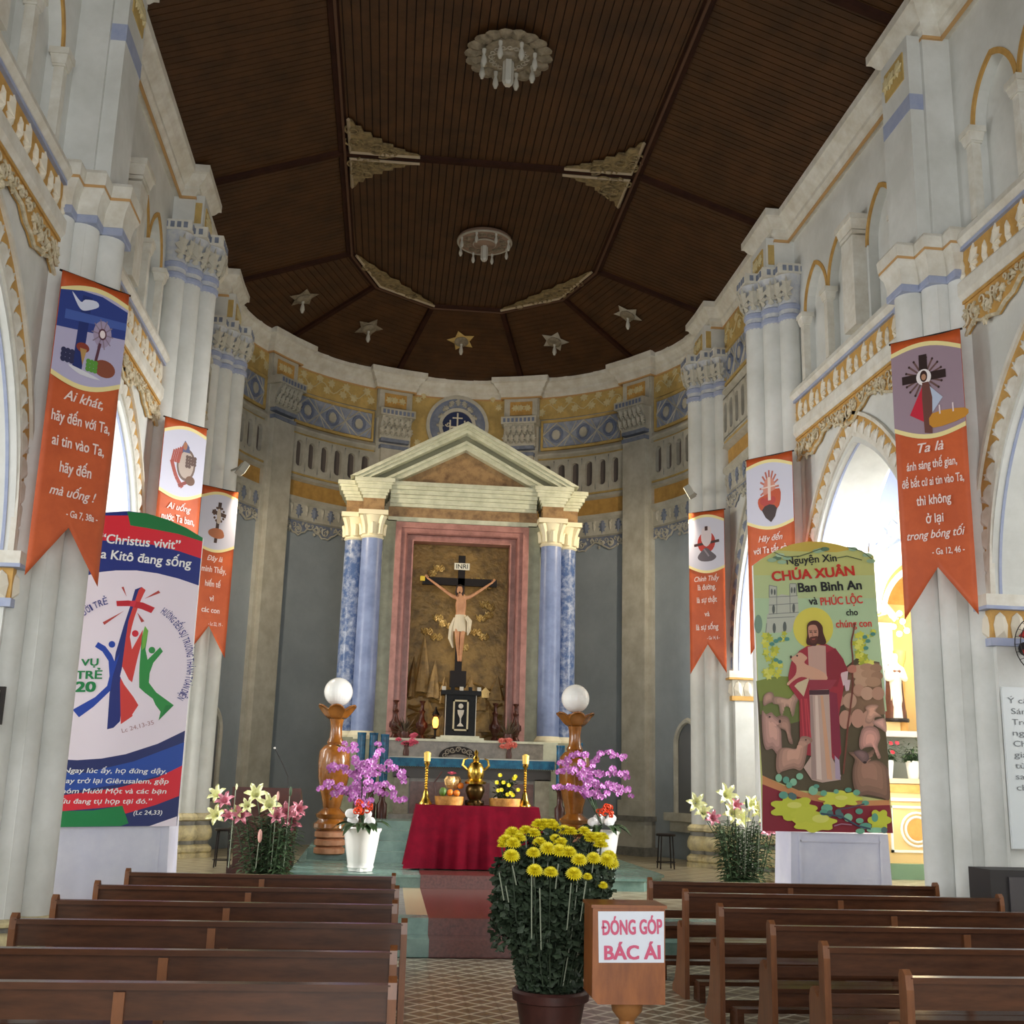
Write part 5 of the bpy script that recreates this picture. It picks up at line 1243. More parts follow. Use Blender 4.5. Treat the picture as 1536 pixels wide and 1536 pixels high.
# ================================================================== text and flat print
TXT = {}
HOOK = {'ơ': 'o', 'ờ': 'ò', 'ớ': 'ó', 'ở': 'ỏ', 'ợ': 'ọ', 'ỡ': 'õ', 'ư': 'u', 'ừ': 'ù', 'ứ': 'ú', 'ử': 'ủ', 'ự': 'ụ', 'ữ': 'ũ', 'Ơ': 'O', 'Ờ': 'Ò', 'Ớ': 'Ó', 'Ở': 'Ỏ', 'Ợ': 'Ọ', 'Ư': 'U', 'Ừ': 'Ù', 'Ứ': 'Ú', 'Ử': 'Ủ', 'Ự': 'Ụ', 'Ữ': 'Ũ', 'Đ': 'D', 'đ': 'd'}
def text_geo(s, bold=0.0, shear=0.0):
    k = ('full', s, shear)
    if k in TXT: return TXT[k]
    plain = ''.join(HOOK.get(c, c) for c in s); vs, fs, x0, x1, y0, y1 = text_raw(plain, 0, shear); vs = list(vs); fs = list(fs)
    for i, c in enumerate(s):
        if c not in HOOK: continue
        e = text_raw(plain[:i+1], 0, 0)[3]; wc = text_raw(HOOK[c], 0, 0); st = e-(wc[3]-wc[2]); b = len(vs)
        base = {'o': 'o', 'u': 'u', 'O': 'O', 'U': 'U'}
        if c == 'Đ': q = [(st-.07, .31), (st+.3, .31), (st+.3, .38), (st-.07, .38)]
        elif c == 'đ': q = [(e-.27, .56), (e+.05, .56), (e+.05, .62), (e-.27, .62)]
        elif HOOK[c].isupper(): q = [(e-.09, .60), (e+.01, .60), (e+.07, .68), (e+.07, .78), (e-.0, .78), (e-.0, .70), (e-.07, .67)]
        else: q = [(e-.07, .41), (e+.01, .41), (e+.06, .47), (e+.06, .56), (e-.01, .56), (e-.01, .50), (e-.06, .47)]
        vs += [(x+shear*y*1.0, y, 0) for x, y in q]; fs.append(tuple(range(b, b+len(q))))
    xs = [v[0] for v in vs]; ys = [v[1] for v in vs]
    TXT[k] = (vs, fs, min(xs), max(xs), min(ys), max(ys)); return TXT[k]
def text_raw(s, bold=0.0, shear=0.0):
    bold = 0.0; k = (s, bold, shear)
    if k in TXT: return TXT[k]
    cu = bpy.data.curves.new('t', 'FONT'); cu.body = s; cu.size = 1; cu.offset = bold; cu.shear = shear; cu.resolution_u = 3; cu.fill_mode = 'FRONT'
    o = bpy.data.objects.new('t', cu); COL.objects.link(o); bpy.context.view_layer.update()
    me = bpy.data.meshes.new_from_object(o.evaluated_get(bpy.context.evaluated_depsgraph_get()))
    vs = [tuple(v.co) for v in me.vertices]; fs = [tuple(p.vertices) for p in me.polygons]
    bpy.data.objects.remove(o); bpy.data.curves.remove(cu); bpy.data.meshes.remove(me)
    xs = [v[0] for v in vs]; ys = [v[1] for v in vs]
    TXT[k] = (vs, fs, min(xs), max(xs), min(ys), max(ys)); return TXT[k]
PM = {}
def pmat(c):
    if c not in PM: PM[c] = mat('print_'+c, c, .45)
    return PM[c]
class Art:
    def __init__(s, root, O, U, V, N, off=.006):
        s.root, s.O, s.U, s.V, s.N = root, Vector(O), Vector(U).normalized(), Vector(V).normalized(), Vector(N).normalized(); s.L = off
        s.v = []; s.f = []; s.mi = []; s.ms = []
    def P(s, u, v, d): return s.O+s.U*u+s.V*v+s.N*d
    def px(s, x, y):
        d = CF+CR*((x-768)/FPX)-CU*((y-768)/FPX); t = (s.O-CAMP).dot(s.N)/d.dot(s.N); q = CAMP+d*t-s.O; return (q.dot(s.U), q.dot(s.V))
    def poly(s, pts, c, smooth=0):
        if smooth: pts = crv(pts, smooth)
        if c not in s.ms: s.ms.append(c)
        b = len(s.v); s.v += [s.P(u, v, s.L) for u, v in pts]; s.f.append(tuple(range(b, b+len(pts)))); s.mi.append(s.ms.index(c)); s.L += .00012
    def ppoly(s, pts, c, smooth=0): s.poly([s.px(*p) for p in pts], c, smooth)
    def disc(s, u, v, ru, rv, c, n=24): s.poly([(u+ru*cos(2*pi*k/n), v+rv*sin(2*pi*k/n)) for k in range(n)], c)
    def pdisc(s, x, y, rx, ry, c, n=20): s.ppoly([(x+rx*cos(2*pi*k/n), y+ry*sin(2*pi*k/n)) for k in range(n)], c)
    def line(s, pts, w, c, smooth=0):
        if smooth: pts = crv(pts, smooth, closed=False)
        for a, b in zip(pts, pts[1:]):
            d = Vector((b[0]-a[0], b[1]-a[1]));
            if d.length < 1e-6: continue
            n = Vector((-d.y, d.x)).normalized()*w/2; s.poly([(a[0]+n.x, a[1]+n.y), (a[0]-n.x, a[1]-n.y), (b[0]-n.x, b[1]-n.y), (b[0]+n.x, b[1]+n.y)], c); s.L -= .00011
        s.L += .00012
    def pline(s, pts, w, c, smooth=0): s.line([s.px(*p) for p in pts], w, c, smooth)
    def finish(s, name='printed_picture'):
        me = bpy.data.meshes.new(name); me.from_pydata([tuple(p) for p in s.v], [], s.f)
        for c in s.ms: me.materials.append(pmat(c))
        me.polygons.foreach_set('material_index', s.mi); me.update()
        return put(name, me, s.root, kind='stuff')
    def text(s, t, a, b, h, c, bold=.0, shear=0.0, cap=None):
        """a, b: (u,v) ends of the baseline; h: height of the tallest letter; text stretched to fit"""
        vs, fs, x0, x1, y0, y1 = text_geo(t, bold, shear); ref = text_geo(cap or 'H', bold)[5]
        a, b = Vector(a), Vector(b); d = (b-a); Lw = d.length; d.normalize(); n = Vector((-d.y, d.x)); k = Lw/(x1-x0); kh = h/ref
        lay = s.L+.004; off = [(0, 0)] if bold <= 0 else [(bold*q, bold*r_) for q in (-1, 0, 1) for r_ in (-.6, .6)]; nv_ = len(vs)
        vv = []; ff = []
        for oi, (ox, oy) in enumerate(off): vv += [tuple(s.P(*(a+d*((x-x0+ox)*k)+n*((y+oy)*kh)), lay+oi*.00008)) for x, y, z in vs]; ff += [tuple(i+oi*nv_ for i in f) for f in fs]
        me = bpy.data.meshes.new('lettering'); me.from_pydata(vv, [], ff); me.materials.append(pmat(c)); me.update()
        return put('lettering', me, s.root, kind='stuff')
    def ptext(s, t, A_, B_, hpx, c, **k):
        a, b = s.px(*A_), s.px(*B_); m1 = s.px((A_[0]+B_[0])/2, (A_[1]+B_[1])/2); m2 = s.px((A_[0]+B_[0])/2, (A_[1]+B_[1])/2-hpx); return s.text(t, a, b, Vector((m2[0]-m1[0], m2[1]-m1[1])).length, c, **k)
# donation box sign
ar = Art(DB_, (p0.x, DY, ztp), (1, 0, 0), (0, 0, 1), (0, -1, 0), .002)
ar.ppoly([(897, 1367), (996, 1367), (996, 1444), (898, 1444)], 'dfe6f2'); ar.finish('paper_sign'); ar.L = .001
ar.ptext('ĐÓNG GÓP', (903, 1402), (993, 1400), 21, 'd0557a', bold=.035); ar.ptext('BÁC ÁI', (907, 1439), (990, 1438), 20, 'd0557a', bold=.035)
for (a, b, c_, d_) in ((903, 1381, 993, 1381), (903, 1402, 993, 1400)): pass
# crucifix plaque
ar = Art(PQ, (0, 21.53, 5.68), (1, 0, 0), (0, 0, 1), (0, -1, 0), -.003); ar.text('INRI', (-.11, -.042), (.11, -.038), .085, '26221d', bold=.01)

# ================================================================== BANNERS ON THE PIERS
ORN = 'd4622f'; ORNM = mat('orange_banner_cloth', 'd4622f', .55, var=.25, vscale=2.5, c2='bf5325', bump=.25, bscale=5)
def banner(P1, P2, ztop, H, label, lines, side, pic):
    P1, P2 = Vector((*P1, ztop)), Vector((*P2, ztop)); L, Rr = (P1, P2) if P1.x < P2.x else (P2, P1)
    U = (Rr-L); W = U.length; U.normalize(); N = Vector((0, 0, 1)).cross(U)*-1
    if N.y > 0: N = -N
    t = thing('church_banner', label, 'banner', tuple((L+Rr)/2-Vector((0, 0, H))), 'orange scripture banners on the piers')
    def Sb(u, v, d): return L+U*u+Vector((0, 0, v))+N*d
    m = MB(); nu, nv = 12, 30; nh = .52; vs = []; fs = []
    for i in range(nu+1):
        u = W*i/nu; bot = -H+nh*(1-abs(2*i/nu-1))
        for j in range(nv+1):
            tt = j/nv; v = bot*tt; d = .004*sin(u*9+v*3)*1+.012*max(0, tt-.75)*sin(u*30+v*9)
            vs.append(Sb(u, v, d))
    for i in range(nu):
        for j in range(nv): fs.append((i*(nv+1)+j, (i+1)*(nv+1)+j, (i+1)*(nv+1)+j+1, i*(nv+1)+j+1))
    m.add(vs, fs); o = m.build('cloth', ORNM, t, smooth=True, fix=False); s_ = o.modifiers.new('t', 'SOLIDIFY'); s_.thickness = .004; s_.offset = -1 if False else 0
    MB().tube([Sb(-.02, .0, -.01), Sb(W+.02, .0, -.01)], .012, 8).build('hanging_rod', DW, t)
    a = Art(t, L, U, (0, 0, 1), N, .012)
    sl = 1 if side < 0 else -1
    top, bt = -.2, -1.0
    def lens(e, c):
        P = []
        for k in range(13):
            q = k/12; P.append((W*q, top+e+.09*sin(pi*q)-.0+sl*.0*(q-.5)+(.05*(q-.5)*(-sl))*-1))
        for k in range(13):
            q = 1-k/12; P.append((W*q, bt-e-.1*sin(pi*q)+(.05*(q-.5)*(-sl))*-1))
        a.poly(P, c)
    lens(.05, 'efe0a0'); lens(0, {'blue': 'b9b4d4', 'mauve': '9d8795'}.get(pic, 'cfcfe0'))
    c0, v0 = W/2, (top+bt)/2
    if pic == 'blue':
        a.poly([(0, v0+.02), (W, v0+.1), (W, top-.0), (W*.6, top+.07), (W*.3, top+.06), (0, top)], '2b3f8c'); a.poly([(W*.28, bt+.05), (W*.42, bt+.05), (W*.46, top+.02), (W*.32, top+.02)], '1d2f73')
        a.poly([(W*.1, v0+.12), (W, v0+.2), (W, v0+.28), (W*.1, v0+.22)], '4660ae')
        a.poly([(W*.16, top+.02), (W*.3, top-.06), (W*.36, top-.02), (W*.52, top+.0), (W*.56, top-.05), (W*.42, top-.12), (W*.33, top-.14), (W*.26, top-.1)], 'd7dcf0', 3)
        a.disc(W*.66, v0+.08, .1, .14, 'a99ab8')
        for k in range(10): q = k*pi/5; a.line([(W*.66, v0+.08), (W*.66+.12*cos(q), v0+.08+.16*sin(q))], .012, '8d7d8f')
        a.disc(W*.66, v0+.08, .045, .06, '5b3040'); a.disc(W*.66, v0+.08, .03, .042, 'f0e4e6'); a.line([(W*.64, v0-.02), (W*.6, v0-.24)], .03, '5b3040')
        for k in range(9): a.disc(W*.14+.045*(k % 3), v0-.2-.045*(k//3), .028, .03, '2a2c55')
        a.disc(W*.4, v0-.12, .07, .05, '8c3a2c'); a.poly([(W*.36, v0-.13), (W*.46, v0-.13), (W*.42, v0-.3)], 'b8925a')
        a.disc(W*.74, v0-.27, .12, .09, '8b4a35'); 
        for k in range(9): a.disc(W*.5+.04*(k % 3), v0-.24-.04*(k//3), .024, .026, '5b9a3a')
        a.poly([(W*.22, v0-.33), (W*.5, v0-.36), (W*.7, v0-.4), (W*.4, v0-.4)], 'dcdce6', 3)
    elif pic == 'mauve':
        for k in range(18):
            q = 2*pi*k/18; a.line([(c0-.03, v0+.14), (c0-.03+.2*cos(q), v0+.14+.22*sin(q))], .02, '6b4e4a'); a.disc(c0-.03+.2*cos(q), v0+.14+.22*sin(q), .012, .014, '3a2322')
        for q in (pi/2, 0, pi): a.poly([(c0-.03+.05*cos(q+1.2), v0+.14+.05*sin(q+1.2)), (c0-.03+.24*cos(q+.18), v0+.14+.26*sin(q+.18)), (c0-.03+.24*cos(q-.18), v0+.14+.26*sin(q-.18)), (c0-.03+.05*cos(q-1.2), v0+.14+.05*sin(q-1.2))], '2b1715')
        a.disc(c0-.03, v0+.14, .08, .09, 'f0e9ea'); a.disc(c0-.03, v0+.15, .04, .065, '3d211b'); a.disc(c0-.03, v0+.14, .025, .035, 'b98a6c')
        a.poly([(c0-.04, v0+.06), (c0-.2, v0-.26), (c0-.05, v0-.36)], 'c8203a'); a.poly([(c0-.0, v0+.06), (c0+.16, v0-.12), (c0+.02, v0-.3)], 'b9c5dc')
        a.poly([(c0-.05, v0+.08), (c0+.02, v0+.08), (c0+.05, v0-.1), (c0+.03, v0-.5), (c0-.05, v0-.48), (c0-.06, v0-.1)], '6b4038')
        a.poly([(c0+.04, v0-.28), (W, v0-.28), (W, v0-.38), (c0+.04, v0-.44)], 'c98b2c', 3)
        for q in (.12, .26): a.line([(c0+q, v0-.3), (c0+q, v0-.2)], .015, 'e9d8dc')
    elif pic == 'hands':
        a.disc(c0+.05, v0-.02, .16, .24, '6e5a50'); a.disc(c0+.05, v0-.02, .13, .2, 'b7a79c')
        a.poly([(c0-.05, v0+.22), (c0+.0, v0+.33), (c0+.08, v0+.25), (c0+.1, v0+.16), (c0-.06, v0+.16)], '4c567e'); a.disc(c0+.01, v0+.25, .035, .06, 'a66f52')
        for q in range(5): a.line([(c0-.2+.03*q, v0-.02), (c0-.17+.035*q, v0+.16+.02*q)], .028, 'a34a3e')
        a.line([(c0-.2, v0+.0), (c0-.1, v0-.22), (c0+.02, v0-.36)], .06, 'a34a3e', 4); a.line([(c0-.05, v0-.35), (c0+.12, v0-.25)], .05, '8b3b34')
        for q in range(14): a.disc(c0+.06+.045*(q % 4), v0+.1-.045*(q//4), .026, .028, '5d473f')
        a.disc(c0+.14, v0-.24, .08, .07, '6d4c38')
    elif pic == 'cross':
        a.poly([(c0-.02, v0+.35), (c0+.05, v0+.35), (c0+.01, v0-.38), (c0-.05, v0-.38)], '3b2522'); a.line([(c0-.13, v0+.17), (c0+.15, v0+.12)], .07, '4a302b')
        for q in range(12): k = 2*pi*q/12; a.disc(c0+.01+.1*cos(k), v0+.13+.13*sin(k), .022, .022, '54392f')
        a.poly([(c0-.03, v0+.2), (c0+.03, v0+.22), (c0+.05, v0+.0), (c0-.02, v0-.02)], 'c9b9ac', 3); a.poly([(c0-.17, v0-.18), (c0-.05, v0-.12), (c0+.1, v0-.14), (c0+.14, v0-.26), (c0, v0-.3), (c0-.15, v0-.26)], 'b06a45', 3)
    elif pic == 'fire':
        for q in range(16): k = 2*pi*q/16; a.line([(c0, v0+.1), (c0+.17*cos(k), v0+.1+.27*sin(k))], .03, 'b9695a')
        a.disc(c0, v0+.06, .11, .2, 'cf8a78'); a.poly([(c0-.2, v0-.06), (c0-.05, v0+.0), (c0+.18, v0+.06), (c0+.17, v0-.2), (c0, v0-.3), (c0-.17, v0-.22)], 'c0512f', 3)
        for q in range(5): a.disc(c0-.12+.045*q, v0-.1-.03*(q % 2), .05, .055, 'b5403a')
        a.poly([(c0-.14, v0-.24), (c0, v0-.16), (c0+.13, v0-.24), (c0+.02, v0-.44)], '3a2a2c', 2); a.line([(c0, v0+.26), (c0, v0-.1)], .05, 'e4cfc6'); a.line([(c0-.14, v0+.1), (c0+.15, v0+.12)], .02, 'e4cfc6')
    elif pic == 'sun':
        a.disc(c0+.0, v0+.02, .18, .2, 'b92d22'); a.line([(c0-.25, v0-.02), (c0+.26, v0+.03)], .05, '3e1b1c'); a.poly([(c0-.08, v0+.28), (c0+.08, v0+.3), (c0+.1, v0+.05), (c0-.0, v0-.06), (c0-.1, v0+.06)], 'd9cdd2', 3); a.line([(c0, v0+.32), (c0, v0+.24)], .06, '3e1b1c')
        a.poly([(c0-.18, v0-.24), (c0-.08, v0-.12), (c0, v0-.08), (c0+.1, v0-.16), (c0+.2, v0-.26), (c0+.1, v0-.33), (c0-.1, v0-.32)], '5e5660', 3); a.line([(c0-.05, v0-.1), (c0+.05, v0-.24)], .03, '8d8590')
    a.finish()
    for (txt, vv, wd, hh, sty) in lines:
        u0 = c0-wd/2+(.12 if sty == 'ref' else 0); a.L = .012
        a.text(txt, (u0, vv), (u0+wd, vv), hh, 'f0dcd6', bold=.02 if sty != 'script' else .015, shear=.3 if sty == 'script' else 0)
    return t
banner((-4.65, 10.9), (-4.12, 11.42), 6.55, 3.05, 'large orange swallowtail banner with a blue dove picture on the nearest left pier',
       [('Ai khát,', -1.29, .42, .1, 'script'), ('hãy đến với Ta,', -1.52, .62, .105, ''), ('ai tin vào Ta,', -1.76, .55, .105, ''), ('hãy đến', -2.01, .33, .105, ''), ('mà uống !', -2.24, .48, .09, 'script'), ('- Ga 7, 38a -', -2.43, .33, .065, 'ref')], -1, 'blue')
banner((4.58, 10.85), (4.06, 11.4), 6.55, 3.05, 'large orange swallowtail banner with a mauve cross picture on the nearest right pier',
       [('Ta là', -1.29, .27, .1, 'script'), ('ánh sáng thế gian,', -1.47, .53, .09, ''), ('để bất cứ ai tin vào Ta,', -1.655, .65, .09, ''), ('thì không', -1.86, .36, .1, ''), ('ở lại', -2.06, .18, .095, ''), ('trong bóng tối', -2.22, .6, .085, 'script'), ('- Ga 12, 46 -', -2.4, .33, .065, 'ref')], 1, 'mauve')
banner((-4.6, 15.98), (-4.1, 16.5), 6.65, 3.0, 'orange swallowtail banner with a hands and rosary picture on the second left pier',
       [('Ai uống', -1.3, .4, .09, 'script'), ('nước Ta ban,', -1.47, .55, .1, ''), ('sẽ không', -1.7, .4, .1, ''), ('khát nữa', -1.95, .42, .1, '')], -1, 'hands')
banner((4.55, 15.95), (4.05, 16.6), 6.65, 3.0, 'orange swallowtail banner with a fiery heart picture on the second right pier',
       [('Hãy đến', -1.32, .42, .09, 'script'), ('với Ta tất cả,', -1.5, .6, .1, ''), ('hỡi những ai', -1.73, .5, .1, '')], 1, 'fire')
banner((-4.68, 19.85), (-4.12, 20.32), 6.62, 2.95, 'orange swallowtail banner with a wooden cross picture on the third left pier',
       [('Đây là', -1.3, .3, .09, 'script'), ('mình Thầy,', -1.5, .48, .1, ''), ('hiến tế', -1.75, .3, .1, ''), ('vì', -2.0, .08, .1, ''), ('các con', -2.2, .35, .09, ''), ('- Lc 22, 19 -', -2.42, .28, .06, 'ref')], -1, 'cross')
banner((4.6, 19.7), (4.08, 20.2), 6.62, 2.95, 'orange swallowtail banner with a red sun and dove picture on the third right pier',
       [('Chính Thầy', -1.29, .5, .09, 'script'), ('là đường,', -1.45, .36, .1, ''), ('là sự thật', -1.68, .4, .1, ''), ('và', -1.93, .1, .09, ''), ('là sự sống', -2.17, .44, .1, ''), ('- Ga 14, 6 -', -2.35, .25, .06, 'ref')], 1, 'sun')
# ================================================================== THE TWO DISPLAY BOARDS
WCL = mat('white_satin_cloth', 'e3e3f0', .5, var=.3, vscale=2, c2='d2d3e6')
# right board
YB_R = 13.0
RB = thing('shepherd_board', 'tall arched spring blessing board with a shepherd and sheep, right of the sanctuary', 'display board', (3.72, YB_R, 0.335))
a = Art(RB, (3.7, YB_R, 1.2), (1, 0, 0), (0, 0, 1), (0, -1, 0), .001)
A7 = lambda X, Y: (1120+X/6.678, 800+Y/6.678)
B7 = lambda X, Y: (1120+X/6.4, 1020+Y/6.4)
outl = [A7(65, 320), A7(160, 250), A7(300, 170), A7(450, 110), A7(600, 82), A7(760, 85), A7(900, 110), A7(1050, 150), A7(1180, 190), A7(1270, 225), B7(1405, 1470), B7(150, 1450)]
lo = [a.px(*p) for p in outl]
m = MB(); m.prism(lo, lambda u, v, d: a.P(u, v, -d), 0, .05); m.build('panel', mat('board_edge_white', 'e9e9e9', .5), RB)
a.ppoly(outl, 'c6c97e')
a.ppoly([A7(75, 420), A7(1275, 420), B7(1340, 260), B7(120, 260)], 'bccc95'); a.ppoly([A7(80, 650), A7(1290, 650), B7(1345, 300), B7(120, 260)], 'b4cfa6')
a.ppoly([A7(300, 172), A7(450, 110), A7(600, 82), A7(760, 85), A7(900, 110), A7(1050, 160), A7(900, 190), A7(500, 180)], 'd0b550')
# meadow
a.ppoly([A7(95, 1480), A7(300, 1440), A7(500, 1430), A7(1000, 1330), A7(1100, 1250), A7(1330, 1290), B7(1360, 760), B7(1370, 1160), B7(900, 1080), B7(500, 1060), B7(150, 920)], '5b4f38')
a.ppoly([A7(95, 1480), A7(300, 1430), A7(560, 1440), B7(560, 200), B7(300, 180), B7(125, 220)], '83903f')
a.ppoly([A7(1050, 1330), A7(1180, 1290), A7(1330, 1300), B7(1330, 330), B7(1000, 350), B7(900, 200)], '8a6a52')
a.ppoly([B7(125, 200), B7(560, 180), B7(560, 380), B7(420, 420), B7(130, 330)], '6f7a3c')
# lens shaped lower border
a.ppoly([B7(150, 915), B7(350, 1010), B7(560, 1080), B7(800, 1130), B7(1100, 1160), B7(1370, 1150), B7(1405, 1470), B7(150, 1450)], 'cf8d5a')
a.ppoly([B7(150, 1000), B7(330, 1070), B7(560, 1140), B7(800, 1190), B7(1100, 1210), B7(1375, 1200), B7(1405, 1470), B7(150, 1450)], '8a1c30')
# church drawing
for poly in ([(225, 520), (300, 530), (300, 640), (225, 640)], [(430, 505), (495, 505), (500, 620), (430, 630)], [(300, 630), (350, 610), (430, 625), (430, 700), (300, 700)], [(225, 640), (510, 625), (520, 790), (220, 810)], [(205, 810), (520, 790), (440, 990), (190, 1000)]):
    a.ppoly([A7(*q) for q in poly], 'bfc2b4')
for (x0, y0, x1, y1) in ((225, 640, 510, 625), (222, 720, 515, 700), (220, 810, 520, 790), (300, 530, 300, 810), (430, 510, 435, 800), (225, 520, 225, 640), (225, 520, 300, 535), (430, 505, 495, 505), (495, 505, 500, 625), (205, 850, 480, 835), (200, 900, 190, 1000)):
    a.pline([A7(x0, y0), A7(x1, y1)], .008, '7f8380')
for (x, y, w_, h_) in ((268, 760, 14, 45), (470, 750, 14, 45), (275, 950, 16, 50), (380, 940, 18, 55), (250, 585, 9, 30), (280, 590, 9, 30), (450, 570, 9, 30), (478, 570, 9, 30)): a.pdisc(*A7(x, y), w_/6.6, h_/6.6, '5b625f')
a.pdisc(*A7(115, 910), 6, 14, '7d9a86')
# halo, blossom sprays
a.pdisc(*A7(665, 950), 30, 31, 'e3d75a', 32)
random.seed(9)
def blossoms(cx, cy, rx, ry, n, A=A7, s=6):
    for k in range(n):
        x, y = cx+random.uniform(-rx, rx), cy+random.uniform(-ry, ry); c = random.choice(('d2d24a', 'c2c43c', 'dede6a', 'a9b53a'))
        q = A(x, y); a.ppoly([(q[0]+(s if j % 2 else s*.55)*cos(2*pi*j/10+k), q[1]+(s if j % 2 else s*.55)*sin(2*pi*j/10+k)) for j in range(10)], c)
blossoms(200, 1070, 40, 60, 7); blossoms(240, 1220, 60, 60, 9); blossoms(260, 1380, 90, 90, 16); blossoms(370, 1040, 30, 40, 4, s=5)
blossoms(1130, 1060, 50, 50, 7); blossoms(1150, 1190, 60, 60, 9); blossoms(1200, 1290, 60, 40, 8); blossoms(1240, 1010, 40, 30, 5, s=4)
for (x, y) in ((290, 1080), (250, 1110), (330, 1060), (400, 1060), (290, 1270), (330, 1290), (1180, 1040), (1210, 1080), (1260, 1010), (1190, 1150)): a.pdisc(*A7(x, y), 4, 3, '4f8f86', 8)
for x, y in ((300, 250), (250, 270), (350, 290), (700, 180), (740, 170), (780, 160), (1060, 160), (1200, 220), (1240, 280), (400, 250), (330, 220)): a.pdisc(*A7(x, y), 7, 3.2, random.choice(('9dbd9e', 'b8cfb0', '5f7f66')), 9)
for pts in ([(270, 190), (330, 220), (400, 240), (520, 230)], [(500, 240), (620, 200), (760, 150)], [(900, 250), (1000, 230), (1150, 270)], [(1000, 140), (1150, 180), (1250, 260)]): a.pline([A7(*q) for q in pts], .01, '4b5a3c')
# flock behind
def tint(c, k): return ''.join('%02x' % max(0, min(255, int(int(c[i:i+2], 16)*k))) for i in (0, 2, 4))
def sheep(pts, c, A=B7):
    P = [A(*q) for q in pts]; cx, cy = sum(p[0] for p in P)/len(P), sum(p[1] for p in P)/len(P)
    for k, f, dy in ((1, .82, 0), (.86, .93, -.4), (.68, 1.03, -1.2), (.42, 1.12, -2.0)): a.ppoly([(cx+(x-cx)*k, cy+(y-cy)*k+dy) for x, y in P], tint(c, f), 3)
for k, (x, y, w_, h_) in enumerate(((830, 1370, 60, 40), (900, 1340, 60, 36), (1120, 1360, 70, 40), (1200, 1340, 70, 36), (1290, 1350, 60, 40), (1130, 1420, 80, 44), (1220, 1410, 80, 44), (1300, 1430, 60, 44), (1150, 1490, 80, 50), (1260, 1490, 80, 50))): a.pdisc(*A7(x, y), w_/6.678, h_/6.678, ('b08a70', 'a07a62', 'c09a80')[k % 3])
for k, (x, y, w_, h_) in enumerate(((880, 200, 55, 55), (985, 200, 65, 75), (1070, 100, 55, 60), (1150, 130, 60, 65), (1255, 130, 60, 65))): a.pdisc(*B7(x, y), w_/6.4, h_/6.4, ('b98d78', 'c29a84')[k % 2])
sheep([(150, 220), (160, 150), (210, 115), (250, 130), (260, 200), (200, 230), (165, 250)], 'b0897a')
sheep([(240, 170), (300, 160), (400, 180), (440, 150), (455, 125), (480, 140), (500, 170), (470, 230), (450, 330), (430, 350), (415, 270), (350, 260), (340, 340), (315, 320), (300, 240), (250, 230)], 'ba9482')
sheep([(290, 350), (380, 350), (415, 420), (420, 520), (440, 610), (400, 600), (375, 500), (330, 470), (280, 440)], 'a67f70')
sheep([(140, 300), (180, 330), (230, 310), (260, 340), (320, 390), (315, 415), (260, 410), (320, 470), (330, 570), (330, 700), (290, 720), (240, 660), (180, 670), (150, 560)], 'c4968a')
a.pdisc(*B7(313, 398), 1.8, 2.6, '3a2420'); a.pdisc(*B7(215, 355), 1.6, 1.2, '3a2420')
for (x, y, w_, h_) in ((940, 380, 60, 90), (1060, 370, 65, 90), (1160, 390, 60, 100)): a.pdisc(*B7(x, y), w_/6.4, h_/6.4, 'bf8f7c')
sheep([(1130, 270), (1160, 245), (1210, 235), (1260, 250), (1230, 300), (1290, 350), (1230, 360), (1180, 420), (1130, 400), (1150, 310)], 'c79885')
sheep([(1200, 400), (1300, 365), (1330, 400), (1335, 500), (1280, 470), (1230, 440)], 'c79a90')
sheep([(1080, 540), (1110, 460), (1180, 440), (1250, 470), (1275, 560), (1250, 640), (1280, 740), (1250, 750), (1210, 650), (1130, 650), (1090, 670), (1072, 620)], 'c9958a')
# shepherd
a.ppoly([A7(600, 1130), A7(520, 1180), A7(440, 1290), A7(410, 1430), A7(420, 1536), B7(500, 200), B7(505, 560), B7(560, 720), B7(870, 770), B7(900, 700), B7(880, 330), A7(1000, 1350), A7(960, 1270), A7(880, 1160), A7(790, 1110)], 'a5283a')
a.ppoly([A7(605, 1140), A7(700, 1120), A7(785, 1130), A7(790, 1380), B7(780, 110), B7(600, 120)], 'c9a295')
a.ppoly([A7(930, 1400), A7(1010, 1380), A7(1000, 1490), A7(960, 1530)], 'dfc0c4'); a.ppoly([B7(920, 0), B7(990, 0), B7(975, 100), B7(945, 110)], 'd9bcc4')
a.ppoly([A7(880, 1150), A7(960, 1260), A7(1000, 1370), A7(940, 1400), A7(900, 1536), A7(800, 1536), A7(790, 1200)], '8e2233')
a.ppoly([B7(595, 110), B7(785, 105), B7(800, 500), B7(810, 740), B7(900, 920), B7(880, 960), B7(720, 985), B7(620, 960), B7(540, 840), B7(620, 720)], 'c7aa9e')
for x0, x1, c in ((650, 690, 'e0c9be'), (700, 790, 'd8a585'), (820, 870, 'b7a2b8'), (600, 640, 'a98f88')): a.ppoly([B7(x0, 150), B7(x0+25, 150), B7(x1+25, 960), B7(x1-25, 950)], c)
a.ppoly([B7(595, 100), B7(785, 95), B7(785, 140), B7(595, 145)], '4b2a33')
for x0, x1 in ((510, 535), (545, 570), (560, 600)): a.ppoly([B7(x0, 180), B7(x0+14, 180), B7(x1+14, 560), B7(x1, 560)], 'c43a48')
a.ppoly([B7(785, 110), B7(860, 130), B7(895, 600), B7(880, 770), B7(815, 700)], '8a2440')
